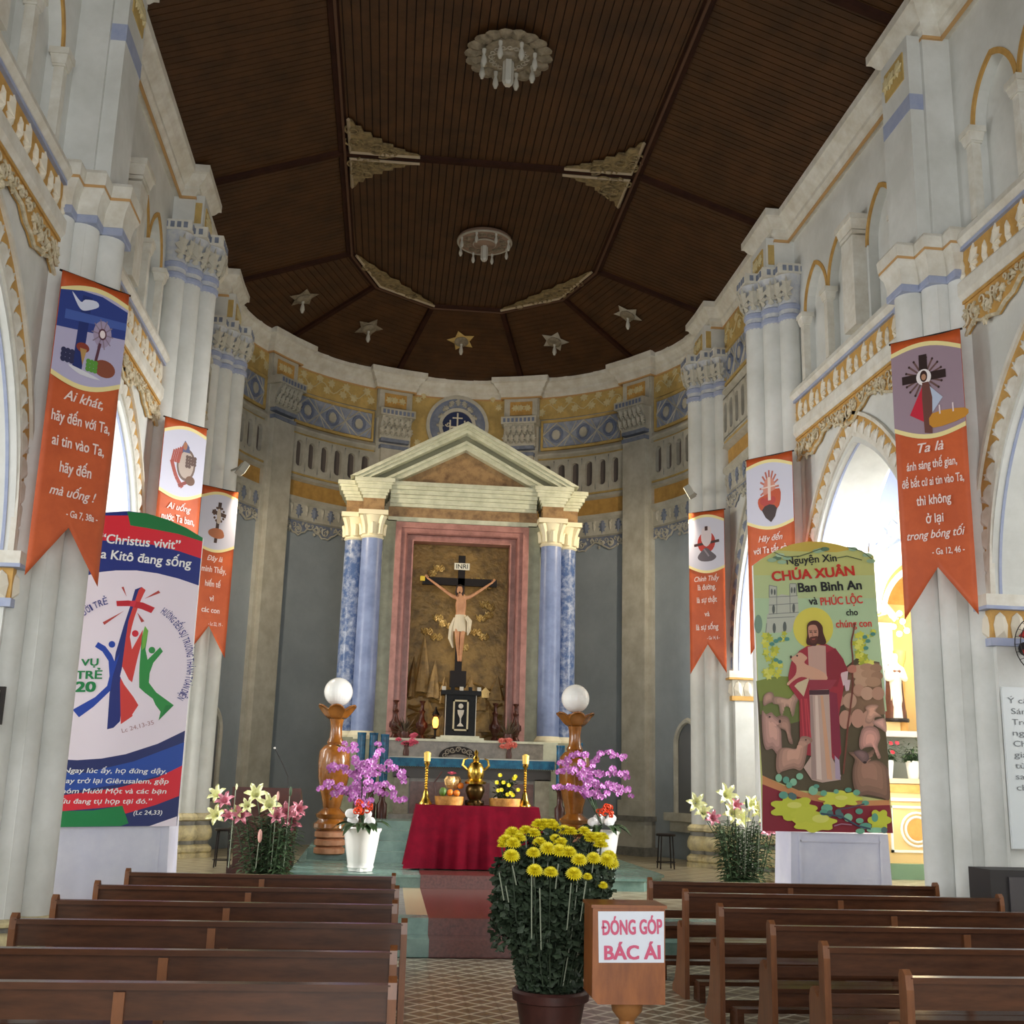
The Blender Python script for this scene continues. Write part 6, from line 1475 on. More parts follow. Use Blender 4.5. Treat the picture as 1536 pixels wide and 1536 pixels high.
# head
a.ppoly([A7(600, 920), A7(640, 880), A7(700, 880), A7(750, 930), A7(760, 1000), A7(790, 1090), A7(760, 1120), A7(700, 1110), A7(680, 1130), A7(610, 1120), A7(590, 1090), A7(600, 1020)], '4a2018', 3)
a.ppoly([A7(615, 930), A7(680, 920), A7(708, 970), A7(705, 1040), A7(680, 1085), A7(645, 1095), A7(620, 1050), A7(610, 990)], 'c98f78', 3); a.ppoly([A7(625, 1045), A7(665, 1035), A7(705, 1035), A7(690, 1090), A7(655, 1105), A7(630, 1085)], '5d2c20', 3)
a.ppoly([A7(645, 1058), A7(680, 1054), A7(675, 1068), A7(650, 1070)], 'a8584c')
for x in (635, 680): a.pdisc(*A7(x, 992), 2.2, .9, '2c1512', 8); a.pline([A7(x-18, 978), A7(x+16, 976)], .007, '3a1a14')
a.pline([A7(652, 990), A7(648, 1025), A7(660, 1030)], .007, '9a5e4c')
# lamb in the arms
a.ppoly([A7(470, 1230), A7(520, 1195), A7(560, 1210), A7(600, 1250), A7(570, 1290), A7(600, 1320), A7(720, 1370), A7(790, 1420), A7(790, 1470), A7(640, 1460), A7(540, 1440), A7(460, 1480), A7(410, 1525), A7(400, 1500), A7(480, 1420), A7(490, 1330), A7(450, 1280), A7(430, 1245)], 'd9a68c', 3)
a.pdisc(*A7(437, 1240), 1.6, 2.4, '4a2a24', 8); a.pdisc(*A7(498, 1228), 1.5, 1.5, '3a201a', 8)
a.ppoly([A7(500, 1500), A7(610, 1450), B7(590, 0), B7(540, 160), B7(450, 60)], 'd8c3a0', 0)
a.ppoly([B7(590, 0), B7(860, 0), B7(800, 90), B7(600, 100)], '9c3345')
# staff and hand
a.pline([A7(1075, 900), A7(1060, 1000), A7(1040, 1100), A7(1055, 1250), A7(1050, 1350), B7(1010, 60), B7(990, 250), B7(965, 430), B7(945, 650), B7(920, 900)], .02, '7a3f33', 3)
a.ppoly([A7(1000, 1350), A7(1040, 1320), A7(1085, 1330), A7(1085, 1390), A7(1040, 1400), A7(1005, 1385)], 'bd7a68', 2)
# front sheep
sheep([(280, 720), (310, 660), (380, 650), (460, 660), (495, 620), (510, 550), (560, 540), (615, 560), (620, 595), (580, 620), (570, 700), (540, 830), (500, 870), (440, 850), (330, 880), (300, 900), (275, 850)], 'bf9280')
a.pdisc(*B7(560, 575), 1.4, 1.1, '33201c', 8)
sheep([(970, 700), (1020, 690), (1080, 670), (1150, 700), (1210, 665), (1220, 690), (1150, 740), (1150, 780), (1240, 770), (1320, 820), (1355, 900), (1365, 1140), (1290, 1130), (1150, 1100), (1060, 1110), (1010, 980), (1010, 850), (1030, 760)], '96705f')
sheep([(1020, 690), (1080, 672), (1150, 700), (1165, 760), (1120, 800), (1080, 770), (1040, 730)], '7b6060'); a.pdisc(*B7(1125, 792), 3, 2, '33201c', 8)
# yellow blossoms and buds of the lower border
def petalflower(cx, cy, w_, h_, n, c, A=B7, rot=0):
    pts = []
    for k in range(n*4):
        q = 2*pi*k/(n*4); rr = .72+.28*abs(cos(n*q/2+rot)); pts.append(A(cx+w_*rr*cos(q), cy+h_*rr*sin(q)))
    a.ppoly(pts, c, 2)
petalflower(440, 1230, 235, 125, 7, 'c9cf3e'); petalflower(890, 1140, 215, 82, 8, 'd5d84c'); petalflower(640, 1365, 225, 100, 7, 'd2d545', rot=.5); petalflower(1265, 1345, 115, 110, 6, 'c9cf3e'); petalflower(560, 1290, 150, 90, 6, 'cdd244')
for x, y, w_, h_ in ((450, 1200, 70, 30), (700, 1330, 80, 40), (900, 1130, 60, 22)): a.pdisc(*B7(x, y), w_/6.4, h_/6.4, 'dfdf70')
for x, y, w_, h_ in ((300, 940, 32, 38), (370, 960, 32, 34), (500, 925, 34, 32), (440, 980, 34, 36), (345, 1105, 45, 36), (400, 1010, 30, 30), (630, 1060, 45, 45), (730, 1085, 32, 28), (660, 1020, 28, 20), (850, 1070, 25, 22), (965, 1055, 34, 22), (1045, 1080, 34, 28), (1130, 1180, 36, 24), (1070, 1260, 36, 28), (965, 1320, 42, 40), (1075, 1350, 38, 26), (1220, 1320, 32, 42), (1130, 1400, 60, 30), (1080, 1450, 44, 26), (760, 1230, 55, 40), (730, 1270, 40, 30), (1230, 1440, 90, 26)): a.pdisc(*B7(x, y), w_/6.4, h_/6.4, random.choice(('6faf92', '5fa08c', '8bc3a2')), 14)
for x, y in ((420, 1110), (870, 1270), (890, 1300), (790, 1280), (1310, 1440), (440, 1120)): a.pdisc(*B7(x, y), 5, 5, '4f6f70', 10)
a.pline([B7(700, 1280), B7(900, 1310), B7(1060, 1400), B7(1180, 1430)], .02, '3b4a5c'); a.pline([B7(860, 1240), B7(960, 1230), B7(1120, 1190)], .015, '5a4a5c'); a.pline([B7(830, 1400), B7(900, 1380), B7(1000, 1390)], .012, 'a97a90')
a.finish(); a.L = .006
a.ptext('Nguyện Xin', A7(402, 312), A7(900, 280), 72/6.678, '15181f', bold=.02)
a.ptext('CHÚA XUÂN', A7(258, 480), A7(1078, 420), 92/6.678, 'c9281c', bold=.035)
a.ptext('Ban Bình An', A7(520, 590), A7(1150, 560), 88/6.678, '15181f', bold=.03)
a.ptext('và', A7(625, 716), A7(708, 712), 75/6.678, '15181f', bold=.02, cap='H'); a.ptext('PHÚC LỘC', A7(742, 722), A7(1160, 700), 75/6.678, 'd83a34', bold=.025)
a.ptext('cho', A7(998, 824), A7(1112, 820), 62/6.678, '15181f', bold=.02, cap='h'); a.ptext('chúng con', A7(895, 945), A7(1250, 935), 72/6.678, 'd83a34', bold=.02, cap='h')
# cloth covered stands under the boards
def cloth_stand(name, lab, x0, x1, y0, y1, z1, z0=.335):
    t = thing(name, lab, 'stand', ((x0+x1)/2, (y0+y1)/2, z0)); m = MB(); vs = []; fs = []; per = []
    for (ax, ay), (bx_, by_), n in (((x0, y0), (x1, y0), 26), ((x1, y0), (x1, y1), 8), ((x1, y1), (x0, y1), 26), ((x0, y1), (x0, y0), 8)):
        for i in range(n): per.append((ax+(bx_-ax)*i/n, ay+(by_-ay)*i/n, i/n))
    K = len(per); cx_, cy_ = (x0+x1)/2, (y0+y1)/2
    for r in range(7):
        q = r/6
        for i, (x, y, f) in enumerate(per):
            e = q*(.012*sin(i*1.3)+.03*max(0, 1-min(f, 1-f)*8)); dx, dy = x-cx_, y-cy_; L = sqrt(dx*dx+dy*dy); vs.append((x+dx/L*e, y+dy/L*e, z1-(z1-z0)*q))
    vs.append((cx_, cy_, z1))
    for r in range(6):
        for i in range(K): fs.append((r*K+i, r*K+(i+1) % K, (r+1)*K+(i+1) % K, (r+1)*K+i))
    for i in range(K): fs.append((7*K, (i+1) % K, i))
    m.add(vs, fs); m.build('cloth', WCL, t, smooth=True, fix=False)
    m = MB()
    for q in ((x0+.08, x0+.11), (x1-.11, x1-.08)): m.box(((q[0]+q[1])/2, y0-.015, (z0+z1)/2), (q[1]-q[0], .01, z1-z0-.05))
    m.box((cx_, y0-.015, z1-.09), (x1-x0-.2, .01, .02)); m.build('folded_border', WCL, t)
    return t
cloth_stand('cloth_covered_stand', 'white cloth covered stand carrying the shepherd board', 3.36, 4.5, 13.07, 13.6, 1.27)
# left board
YB_L = 13.2
LB = thing('youth_year_board', 'tall arched white board with a red cross and dancing figures emblem, left of the sanctuary', 'display board', (-4.25, YB_L, .335))
a = Art(LB, (-4.25, YB_L, 1.2), (1, 0, 0), (0, 0, 1), (0, -1, 0), .001)
C6 = lambda X, Y: (80+X/6.4, 760+Y/6.4)
D6 = lambda X, Y: (80+X/4.15, 1000+Y/4.15)
ol = [(62, 805), C6(100, 130), C6(300, 80), C6(500, 55), C6(720, 43), C6(900, 65), C6(1100, 125), C6(1280, 205), C6(1435, 300), D6(770, 990), (62, 1241)]
lo = [a.px(*p) for p in ol]; m = MB(); m.prism(lo, lambda u, v, d: a.P(u, v, -d), 0, .05); m.build('panel', MATS['board_edge_white'], LB)
a.ppoly(ol, 'fcf0fc')
a.ppoly([(62, 805), C6(100, 130), C6(300, 80), C6(500, 55), C6(720, 43), C6(900, 65), C6(1100, 125), C6(1280, 205), C6(1435, 300), C6(1395, 757), C6(1200, 690), C6(1000, 640), C6(800, 612), C6(600, 612), C6(450, 628), C6(200, 690), (62, 880)], '1b2f86')
a.ppoly([(62, 812), C6(200, 130), C6(500, 85), C6(715, 85), C6(900, 100), C6(1435, 310), C6(1418, 498), C6(1200, 425), C6(950, 365), C6(750, 335), C6(480, 325), C6(200, 350), (62, 830)], 'ea2438')
a.ppoly([C6(710, 48), C6(900, 65), C6(1100, 125), C6(1280, 205), C6(1435, 300), C6(1432, 335), C6(1200, 262), C6(900, 205), C6(740, 180)], '12803f')
# lower waves
a.ppoly([(75, D6(0, 575)[1]), D6(150, 582), D6(300, 572), D6(450, 545), D6(650, 480), D6(820, 398), D6(770, 990), (62, 1241), (68, 1139)], '23306f')
a.ppoly([(68, 1160), D6(200, 660), D6(500, 590), D6(815, 470), D6(800, 640), D6(500, 720), D6(80, 780), (66, 1190)], '2350b0')
a.ppoly([(65, 1198), D6(60, 800), D6(400, 755), D6(650, 690), D6(803, 615), D6(782, 805), D6(640, 860), D6(450, 915), D6(400, 870), D6(50, 900), (62, 1220)], 'ea2438')
a.ppoly([(62, 1218), D6(50, 900), D6(250, 895), D6(430, 865), D6(468, 975), D6(420, 992), (62, 1241)], '128a4a')
a.ppoly([D6(770, 932), D6(590, 995), D6(768, 992)], 'fcf0fc')
# emblem: cross, rays, three figures
a.ppoly([C6(785, 795), C6(845, 772), C6(885, 805), C6(820, 930), C6(760, 1080), C6(720, 1300), C6(700, 1536), D6(415, 340), D6(375, 380), D6(335, 390), D6(350, 170), C6(600, 1400), C6(680, 1130), C6(740, 950)], '1f2f80')
a.ppoly([C6(820, 800), C6(850, 772), C6(885, 800), C6(830, 920), C6(780, 1060), C6(755, 1150), C6(735, 1250), C6(755, 1370), C6(860, 1180), C6(850, 1300), C6(810, 1450), C6(790, 1536), D6(490, 100), D6(520, 180), D6(540, 235), D6(490, 310), D6(420, 358), D6(415, 100), C6(690, 1300), C6(720, 1100)], 'e2423c')
a.ppoly([C6(605, 905), C6(720, 900), C6(860, 920), C6(975, 970), C6(940, 1022), C6(850, 985), C6(740, 955), C6(610, 955)], 'd02030', 0); a.ppoly([C6(745, 905), C6(800, 900), C6(780, 960), C6(730, 955)], 'e03048')
a.ppoly([C6(400, 1345), C6(430, 1300), C6(500, 1340), C6(560, 1420), C6(590, 1490), C6(640, 1400), C6(600, 1536), D6(370, 60), D6(355, 150), D6(250, 250), D6(160, 315), D6(120, 268), D6(260, 190), D6(335, 120), D6(350, 60), C6(530, 1480), C6(470, 1390)], '1f47b4')
a.ppoly([C6(880, 1145), C6(912, 1190), C6(885, 1370), C6(905, 1470), C6(1025, 1350), C6(1052, 1390), C6(960, 1500), D6(600, 40), D6(595, 100), D6(640, 160), D6(750, 240), D6(655, 335), D6(668, 280), D6(600, 190), D6(535, 130), D6(535, 40), C6(830, 1500), C6(850, 1250)], '2f9a48')
a.ppoly([C6(880, 1145), C6(912, 1190), C6(880, 1350), C6(850, 1380), C6(858, 1220)], '7cc04a'); a.ppoly([D6(680, 290), D6(700, 240), D6(750, 240), D6(655, 335)], '1d8a40')
a.ppoly([D6(430, 0), D6(470, 80), D6(540, 140), D6(620, 200), D6(650, 270), D6(655, 335), D6(600, 340), D6(490, 300), D6(530, 240), D6(500, 190), D6(440, 110), D6(415, 60)], 'fcf0fc', 0)
for x, y, c in ((563, 1322, '1f47b4'), (787, 1218, 'e0243a'), (947, 1378, '2f9a48')): a.pdisc(*C6(x, y), 5, 5, c)
for pts in ([(655, 775), (675, 768), (705, 865)], [(1010, 805), (1028, 828), (875, 885)], [(475, 1110), (490, 1135), (680, 1000)], [(805, 1015), (875, 1100), (845, 1112)]): a.ppoly([C6(*q) for q in pts], 'c0443f')
a.finish(); a.L = .006
a.ptext('“Christus vivit”', C6(455, 345), C6(1212, 412), 85/6.4, 'ffffff', bold=.02); a.ptext('Chúa Kitô đang sống', C6(240, 470), C6(1318, 588), 85/6.4, 'ffffff', bold=.02)
for tx, x0, y0, x1, y1, h in (('“Ngay lúc ấy, họ đứng dậy,', 40, 660, 706, 665, 30), ('quay trở lại Giêrusalem, gặp', 20, 724, 718, 728, 30), ('nhóm Mười Một và các bạn', 20, 788, 704, 790, 30), ('hữu đang tụ họp tại đó.”', 15, 852, 614, 852, 30), ('(Lc 24,33)', 500, 922, 678, 920, 26)): a.ptext(tx, D6(x0, y0), D6(x1, y1), h/4.15, 'ffffff', bold=.012, shear=.15)
a.ptext('Lc 24,13-35', D6(430, 412), D6(628, 358), 26/4.15, 'b58a90')
for tx, y, x0, x1 in (('MỤC VỤ', 1530, 20, 430),): a.ptext(tx, C6(x0-60, y), C6(x1, y-5), 62/6.4, '148a4a', bold=.03)
a.ptext('GIỚI TRẺ', (62, D6(0, 77)[1]), D6(302, 75), 48/4.15, '148a4a', bold=.03); a.ptext('2020', D6(10, 157), D6(260, 155), 60/4.15, '148a4a', bold=.04)
def arc_text(s, cx, cy, r, a0, a1, h, c):
    n = len(s); wts = [.35 if ch in ' I' else 1 for ch in s]; tot = sum(wts); acc = 0
    for ch, w_ in zip(s, wts):
        q = a0+(a1-a0)*(acc+w_/2)/tot; acc += w_
        if ch == ' ': continue
        st = abs(a1-a0)/tot*w_*.42; q0, q1 = q-st*(1 if a1 > a0 else -1), q+st*(1 if a1 > a0 else -1)
        A_ = (cx+r*sin(q0), cy-r*cos(q0)); B_ = (cx+r*sin(q1), cy-r*cos(q1))
        u0, u1 = a.px(*A_), a.px(*B_); a.text(ch, u0, u1, h, c, bold=.01)
ccx, ccy, rr = 188, 996, 93
arc_text('HƯỚNG ĐẾN SỰ TRƯỞNG THÀNH TOÀN DIỆN', ccx, ccy, rr, .60, 2.15, .075, '3b3f8c')
arc_text('ĐỒNG HÀNH VỚI NGƯỜI TRẺ', ccx-2, ccy, rr, -1.75, -.25, .075, '3b3f8c')
cloth_stand('cloth_covered_stand', 'white cloth covered stand carrying the youth board with the red cross', -4.95, -3.56, 13.27, 13.85, 1.27)
# ================================================================== CEILING LIGHTS
PLST = mat('grey_plaster', '958a76', .6, var=.4, vscale=9, c2='6b6150'); PLSW = mat('pale_plaster', 'a9a294', .5); GLS = mat('milky_glass', 'c2c0b6', .2)
def bulb(m, x, y, z, k=1.0): m.lathe([(.03*k, .0), (.028*k, -.05*k), (.018*k, -.08*k), (.035*k, -.13*k), (.045*k, -.2*k), (.02*k, -.26*k)], (x, y, z), 10)
c = px2(763, 82, z=11.58); C1L = thing('flower_ceiling_light', 'large plaster rosette ceiling light with scalloped petals, the nearer one', 'ceiling light', (c.x, c.y, 11.6))
for k in range(18):
    a_ = 2*pi*k/18; R = Matrix.Rotation(a_, 3, 'Z'); m = MB()
    m.add([Vector((c.x, c.y, 0))+R @ Vector(p) for p in ((.3, 0, 11.58), (.42, -.085, 11.57), (.42, .085, 11.57), (.56, -.1, 11.56), (.56, .1, 11.56), (.62, 0, 11.55), (.47, 0, 11.5), (.6, -.06, 11.55), (.6, .06, 11.55))], [(0, 1, 6), (0, 6, 2), (1, 3, 6), (3, 7, 6), (7, 5, 6), (5, 8, 6), (8, 4, 6), (4, 2, 6)])
    m.build('petal', PLST, C1L, fix=False)
MB().lathe([(.38, 11.6), (.38, 11.55), (.3, 11.53), (.16, 11.52), (.14, 11.48), (.01, 11.47)], (c.x, c.y, 0), 28).build('plate', PLST, C1L, smooth=True)
for k in range(8):
    a_ = 2*pi*(k+.5)/8; m = MB(); bulb(m, c.x+.38*cos(a_), c.y+.38*sin(a_), 11.53); m.build('bulb', GLS, C1L, smooth=True)
MB().lathe([(.06, 11.5), (.07, 11.45), (.07, 11.15), (.05, 11.1)], (c.x, c.y, 0), 12, 6, .12).build('fluted_shade', GLS, C1L)
m = MB()
for k in range(16): scroll(m, lambda s, z, d: (c.x+s, c.y+z, 11.53-d), .24*cos(k*pi/8), .24*sin(k*pi/8), .05, 1, 0, .012)
m.build('plate_relief', PLSW, C1L, smooth=True, kind='stuff')
c = px2(727, 362, z=11.56); C2L = thing('round_ceiling_light', 'round carved ceiling light with hanging bulbs over the altar end', 'ceiling light', (c.x, c.y, 11.6))
c2 = Vector(c)
MB().lathe([(.5, 11.6), (.52, 11.55), (.48, 11.52), (.2, 11.53), (.2, 11.48), (.1, 11.46), (.01, 11.45)], (c.x, c.y, 0), 36).build('plate', mat('brown_plaster', '8d7564', .6), C2L, smooth=True)
m = MB(); m.tube([(c2.x+.5*cos(2*pi*k/32), c2.y+.5*sin(2*pi*k/32), 11.53) for k in range(33)], .022, 6, cap=False); m.tube([(c2.x+.21*cos(2*pi*k/24), c2.y+.21*sin(2*pi*k/24), 11.5) for k in range(25)], .015, 6, cap=False); m.build('plate_ring', PLSW, C2L, smooth=True)
m = MB()
for k in range(14): scroll(m, lambda s, z, d: (c2.x+s, c2.y+z, 11.52-d), .35*cos(k*pi/7), .35*sin(k*pi/7), .07, 1 if k % 2 else -1, 0, .014)
m.build('plate_relief', PLST, C2L, smooth=True, kind='stuff')
for k in range(8):
    a_ = 2*pi*(k+.5)/8; m = MB(); bulb(m, c2.x+.47*cos(a_), c2.y+.47*sin(a_), 11.52, .8); m.build('bulb', GLS, C2L, smooth=True)
MB().lathe([(.05, 11.48), (.06, 11.44), (.06, 11.2), (.04, 11.16)], (c2.x, c2.y, 0), 12, 6, .12).build('fluted_shade', GLS, C2L)
for k, (px_, py_, lab, mt) in enumerate(((455, 443, 'star shaped ceiling light leftmost in the apse', PLST), (553, 492, 'star shaped ceiling light second from the left in the apse', PLST), (692, 515, 'ochre star shaped ceiling light in the middle of the apse', OCHRE2), (832, 512, 'star shaped ceiling light second from the right in the apse', PLSW), (942, 472, 'star shaped ceiling light rightmost in the apse', PLSW))):
    g_ = radians(162-36*k); nrm = Vector((-.345*cos(g_), -.345*sin(g_), -.94)).normalized()
    p = px2(px_, py_, z=11.19); t = thing('star_ceiling_light', lab, 'ceiling light', tuple(p+Vector((0, 0, .05))), 'star lights on the apse ceiling')
    zt = ZC-(ZC-ZO)*(((p.x*cos(g_)+(p.y-YC)*sin(g_))-2.315)/(4.708-2.315)); p.z = zt-.01
    s_ = Vector((0, 0, 1)).cross(nrm).normalized(); u_ = nrm.cross(s_)
    m = MB(); n = 5; vs = []; 
    for q in range(10):
        an = 2*pi*q/10+.3*k; r = .33 if q % 2 == 0 else .18; vs.append(p+s_*r*cos(an)+u_*r*sin(an)+nrm*.02)
    vs += [p+nrm*.06]; m.add(vs, [(q, (q+1) % 10, 10) for q in range(10)]); m.build('star_plate', mt, t, fix=False)
    R = Matrix((s_, u_, nrm)).transposed().to_4x4(); Mx = Matrix.Translation(p) @ R
    MB().lathe([(.15, .03), (.16, .06), (.12, .09), (.05, .1)], (0, 0, 0), 18, M=Mx).build('ring', PLST, t, smooth=True)
    m = MB(); bulb(m, p.x, p.y, p.z-.06, 1.1); m.build('bulb', GLS, t, smooth=True)
# ================================================================== FLOODLIGHTS ON THE PIERS
for sx, px_, py_ in ((-1, 337, 662), (1, 1075, 672)):
    x = sx*4.0; y = 19.95; z = 6.95
    t = thing('floodlight', 'small grey floodlight clamped to the %s pier beside the apse, above the orange banner' % ('left' if sx < 0 else 'right'), 'floodlight', (x, y, z), None)
    FG = mat('floodlight_casing', 'a9a89e', .5)
    MB().tube([(sx*4.3, 20.5, z+.12), (sx*4.1, 20.2, z+.12), (x, y, z+.08)], .02, 6).build('bracket', FG, t)
    d = (Vector((0, 21.7, 4.6))-Vector((x, y, z))).normalized(); q = d.to_track_quat('-Z', 'Y').to_matrix().to_4x4()
    MB().box((0, 0, .04), (.26, .2, .12), M=Matrix.Translation((x, y, z)) @ q).build('casing', FG, t); MB().box((0, 0, -.022), (.24, .18, .008), M=Matrix.Translation((x, y, z)) @ q).build('lens', mat('lens_glow', 'fff0d0', .3, emit=2.0), t)
    l = bpy.data.lights.new('floodlight_beam', 'SPOT'); l.energy = 250; l.color = (1, .83, .6); l.spot_size = 2.95; l.spot_blend = .5; l.shadow_soft_size = .06
    o = bpy.data.objects.new('floodlight_beam', l); COL.objects.link(o); o.matrix_world = Matrix.Translation(Vector((x, y, z))+d*.06) @ q
# ================================================================== LILIES
LY = mat('lily_cream', 'dfe08a', .5, var=.4, vscale=20, c2='eef0c8'); LP = mat('lily_pink', 'd79aa4', .5, var=.5, vscale=20, c2='b84d68'); LG = mat('lily_leaf', '4a6140', .45, var=.5, vscale=12, c2='2a3b26'); BUDP = mat('lily_bud', 'd8a59a', .5)
def lily_mesh(mt):
    m = MB()
    for k in range(6):
        a_ = 2*pi*k/6; rad = Vector((cos(a_), sin(a_), 0)); tn = Vector((-sin(a_), cos(a_), 0)); vs = []; fs = []
        prof = ((.008, 0, .006), (.02, .05, .018), (.045, .095, .027), (.085, .115, .022), (.12, .10, .004))
        for r, z, w_ in prof: vs += [rad*r-tn*w_+Vector((0, 0, z+.006)), rad*r+Vector((0, 0, z-.004)), rad*r+tn*w_+Vector((0, 0, z+.006))]
        for i in range(4): b = i*3; fs += [(b, b+1, b+4, b+3), (b+1, b+2, b+5, b+4)]
        m.add(vs, fs)
    return m.mesh('lily_bloom', mt, smooth=2, fix=False)
LYM, LPM = lily_mesh(LY), lily_mesh(LP)
def lily_plant(lab, base, y, blooms, buds, w_, h_, seed, pot):
    random.seed(seed); t = thing('lily_plant', lab, 'potted plant', tuple(base)); x, _, z0 = base
    MB().lathe([(w_*.32, z0), (w_*.38, z0+.14), (w_*.4, z0+.17), (w_*.36, z0+.17)], (x, y, 0), 20).build('pot', pot, t, smooth=True)
    m = MB(); ns = 22
    for s_ in range(ns):
        a_ = 2*pi*s_/ns; r = w_*random.uniform(.1, .75); p = Vector((x+r*.7*cos(a_), y+r*.7*sin(a_), z0+.2)); q = Vector((x+r*1.15*cos(a_), y+r*sin(a_), z0+h_*random.uniform(.75, 1)))
        MB().tube([p, p.lerp(q, .5), q], .008, 5).build('stem', LG, t)
        for k in range(44):
            tt = k/44; pp = p.lerp(q, tt)-Vector((0, 0, .08*(1-tt))); an = k*2.4; blade(m, pp, (cos(an), sin(an), .35), random.uniform(.12, .2)*(1.1-.3*tt), .027, .5, 3)
    m.build('leaves', LG, t, fix=False, kind='stuff')
    for px_, py_, me, sc_, yaw in blooms:
        dy = random.uniform(-.25, .1); p = px2(px_, py_, y=y+dy); R = Matrix.Rotation(yaw, 3, 'Y') @ Matrix.Rotation(random.uniform(.9, 1.5), 3, 'X'); put('bloom', me, t, TRS(p, R, (sc_,)*3))
        q = Vector((x+(p.x-x)*.5, y, z0+h_*.7)); MB().tube([q, q.lerp(p, .6)+Vector((0, 0, .02)), p], .006, 5).build('stem', LG, t)
    for px_, py_, L, mt in buds:
        p = px2(px_, py_, y=y-.25); MB().sphere(p, L, 8, 8, (.32, .32, 1)).build('bud', mt, t, smooth=2); MB().tube([(p.x-.03, y-.2, z0+.25), (p.x-.01, y-.25, p.z-L)], .006, 5).build('stem', mat('pale_stem', '8f9a86'), t)
yl = 15.6; b_ = px2(398, 1345, y=yl)
lily_plant('tall lilies in cream and pink standing before the wooden lectern', (b_.x, yl, .335), yl, [(329, 1196, LYM, 1.1, -.5), (326, 1224, LYM, 1.15, -.4), (340, 1207, LPM, 1.1, -.3), (385, 1196, LYM, 1.3, 0), (404, 1212, LYM, 1.35, .2), (363, 1226, LPM, 1.15, 0), (345, 1228, LPM, .9, -.2), (430, 1219, LPM, 1.2, .4), (438, 1234, LPM, 1.2, .5), (446, 1216, LPM, 1.0, .8), (357, 1218, LYM, .8, 0), (372, 1210, LYM, .9, 0), (416, 1226, LPM, 1.0, 0)],
           [(390, 1254, .085, BUDP), (436, 1187, .06, LG), (355, 1180, .04, LY), (417, 1194, .06, BUDP)], .5, .95, 4, GRN)
yr = 16.2; b_ = px2(1112, 1335, y=yr)
lily_plant('tall leafy lilies in cream and pink left of the shepherd board', (b_.x, yr, .335), yr, [(1043, 1205, LYM, 1.25, -.9), (1056, 1224, LYM, 1.2, -.4), (1086, 1195, LYM, 1.4, .2), (1097, 1222, LYM, 1.4, -.2), (1108, 1230, LYM, 1.2, .2), (1125, 1212, LYM, 1.2, 0), (1133, 1216, LYM, 1.2, .3), (1141, 1233, LYM, 1.3, .6), (1152, 1217, LPM, 1.1, .4), (1156, 1230, LPM, .9, .6), (1146, 1247, LPM, 1.1, .5), (1068, 1230, LPM, 1.0, -.3), (1102, 1212, LPM, .9, 0), (1180, 1237, LPM, 1.3, .9)],
           [(1140, 1207, .07, LY), (1120, 1205, .07, LG)], .62, 1.0, 6, GRN)
# ================================================================== LECTERN AND STOOLS
LECW = mat('dark_red_wood', '4c1d12', .3, var=.4, vscale=4, c2='34130d')
yy = 17.6; a0 = px2(349, 1180, y=yy); a1 = px2(452, 1180, y=yy); LT = thing('lectern', 'dark reddish wooden lectern with a microphone behind the left lilies', 'lectern', ((a0.x+a1.x)/2, yy+.2, .335))
lx = (a0.x+a1.x)/2
m = MB(); m.add([(a0.x, yy, a0.z-.28), (a1.x, yy, a0.z-.28), (a1.x, yy, a0.z), (a0.x, yy, a0.z), (a0.x, yy+.5, a0.z-.3), (a1.x, yy+.5, a0.z-.3), (a1.x, yy+.5, a0.z-.18), (a0.x, yy+.5, a0.z-.18)], [(0, 1, 2, 3), (7, 6, 5, 4), (0, 4, 5, 1), (1, 5, 6, 2), (2, 6, 7, 3), (3, 7, 4, 0)]); m.build('reading_desk', LECW, LT)
B((lx, yy+.25, .8+.04), (a1.x-a0.x-.14, .4, .98), 'body', LECW, LT); B((lx, yy+.25, .38), (a1.x-a0.x, .5, .09), 'base', LECW, LT)
pm = [px2(432, 1165, y=yy+.1), px2(425, 1148, y=yy+.1), px2(412, 1122, y=yy+.1)]
MB().tube([(pm[0].x, yy+.1, a0.z-.05)]+[tuple(q) for q in pm], .006, 6).build('microphone_neck', DW, LT); MB().sphere(pm[2], .018, 8, 6).build('microphone', mat('pale_foam', 'b9b9b4'), LT, smooth=2)
for pxa, pxb, pyt, pyb, yq, lab in ((322, 351, 1243, 1290, 18.6, 'dark metal stool behind the left lilies'), (984, 1013, 1251, 1296, 20.0, 'dark metal stool at the foot of the right apse wall')):
    q0, q1 = px2(pxa, pyt, y=yq), px2(pxb, pyt, y=yq); cx_ = (q0.x+q1.x)/2; r = (q1.x-q0.x)/2; zt = q0.z; t = thing('stool', lab, 'stool', (cx_, yq, .335))
    MB().lathe([(r*.95, zt-.03), (r, zt-.02), (r, zt), (r*.9, zt+.01)], (cx_, yq, 0), 20).build('seat', DW, t, smooth=True)
    for k in range(4): a_ = pi/4+k*pi/2; MB().tube([(cx_+r*.8*cos(a_), yq+r*.8*sin(a_), zt-.03), (cx_+r*cos(a_), yq+r*sin(a_), .34)], .012, 6).build('leg', DW, t)
    MB().tube([(cx_+r*.95*cos(2*pi*k/20), yq+r*.95*sin(2*pi*k/20), .45) for k in range(21)], .008, 5, cap=False).build('foot_ring', DW, t)
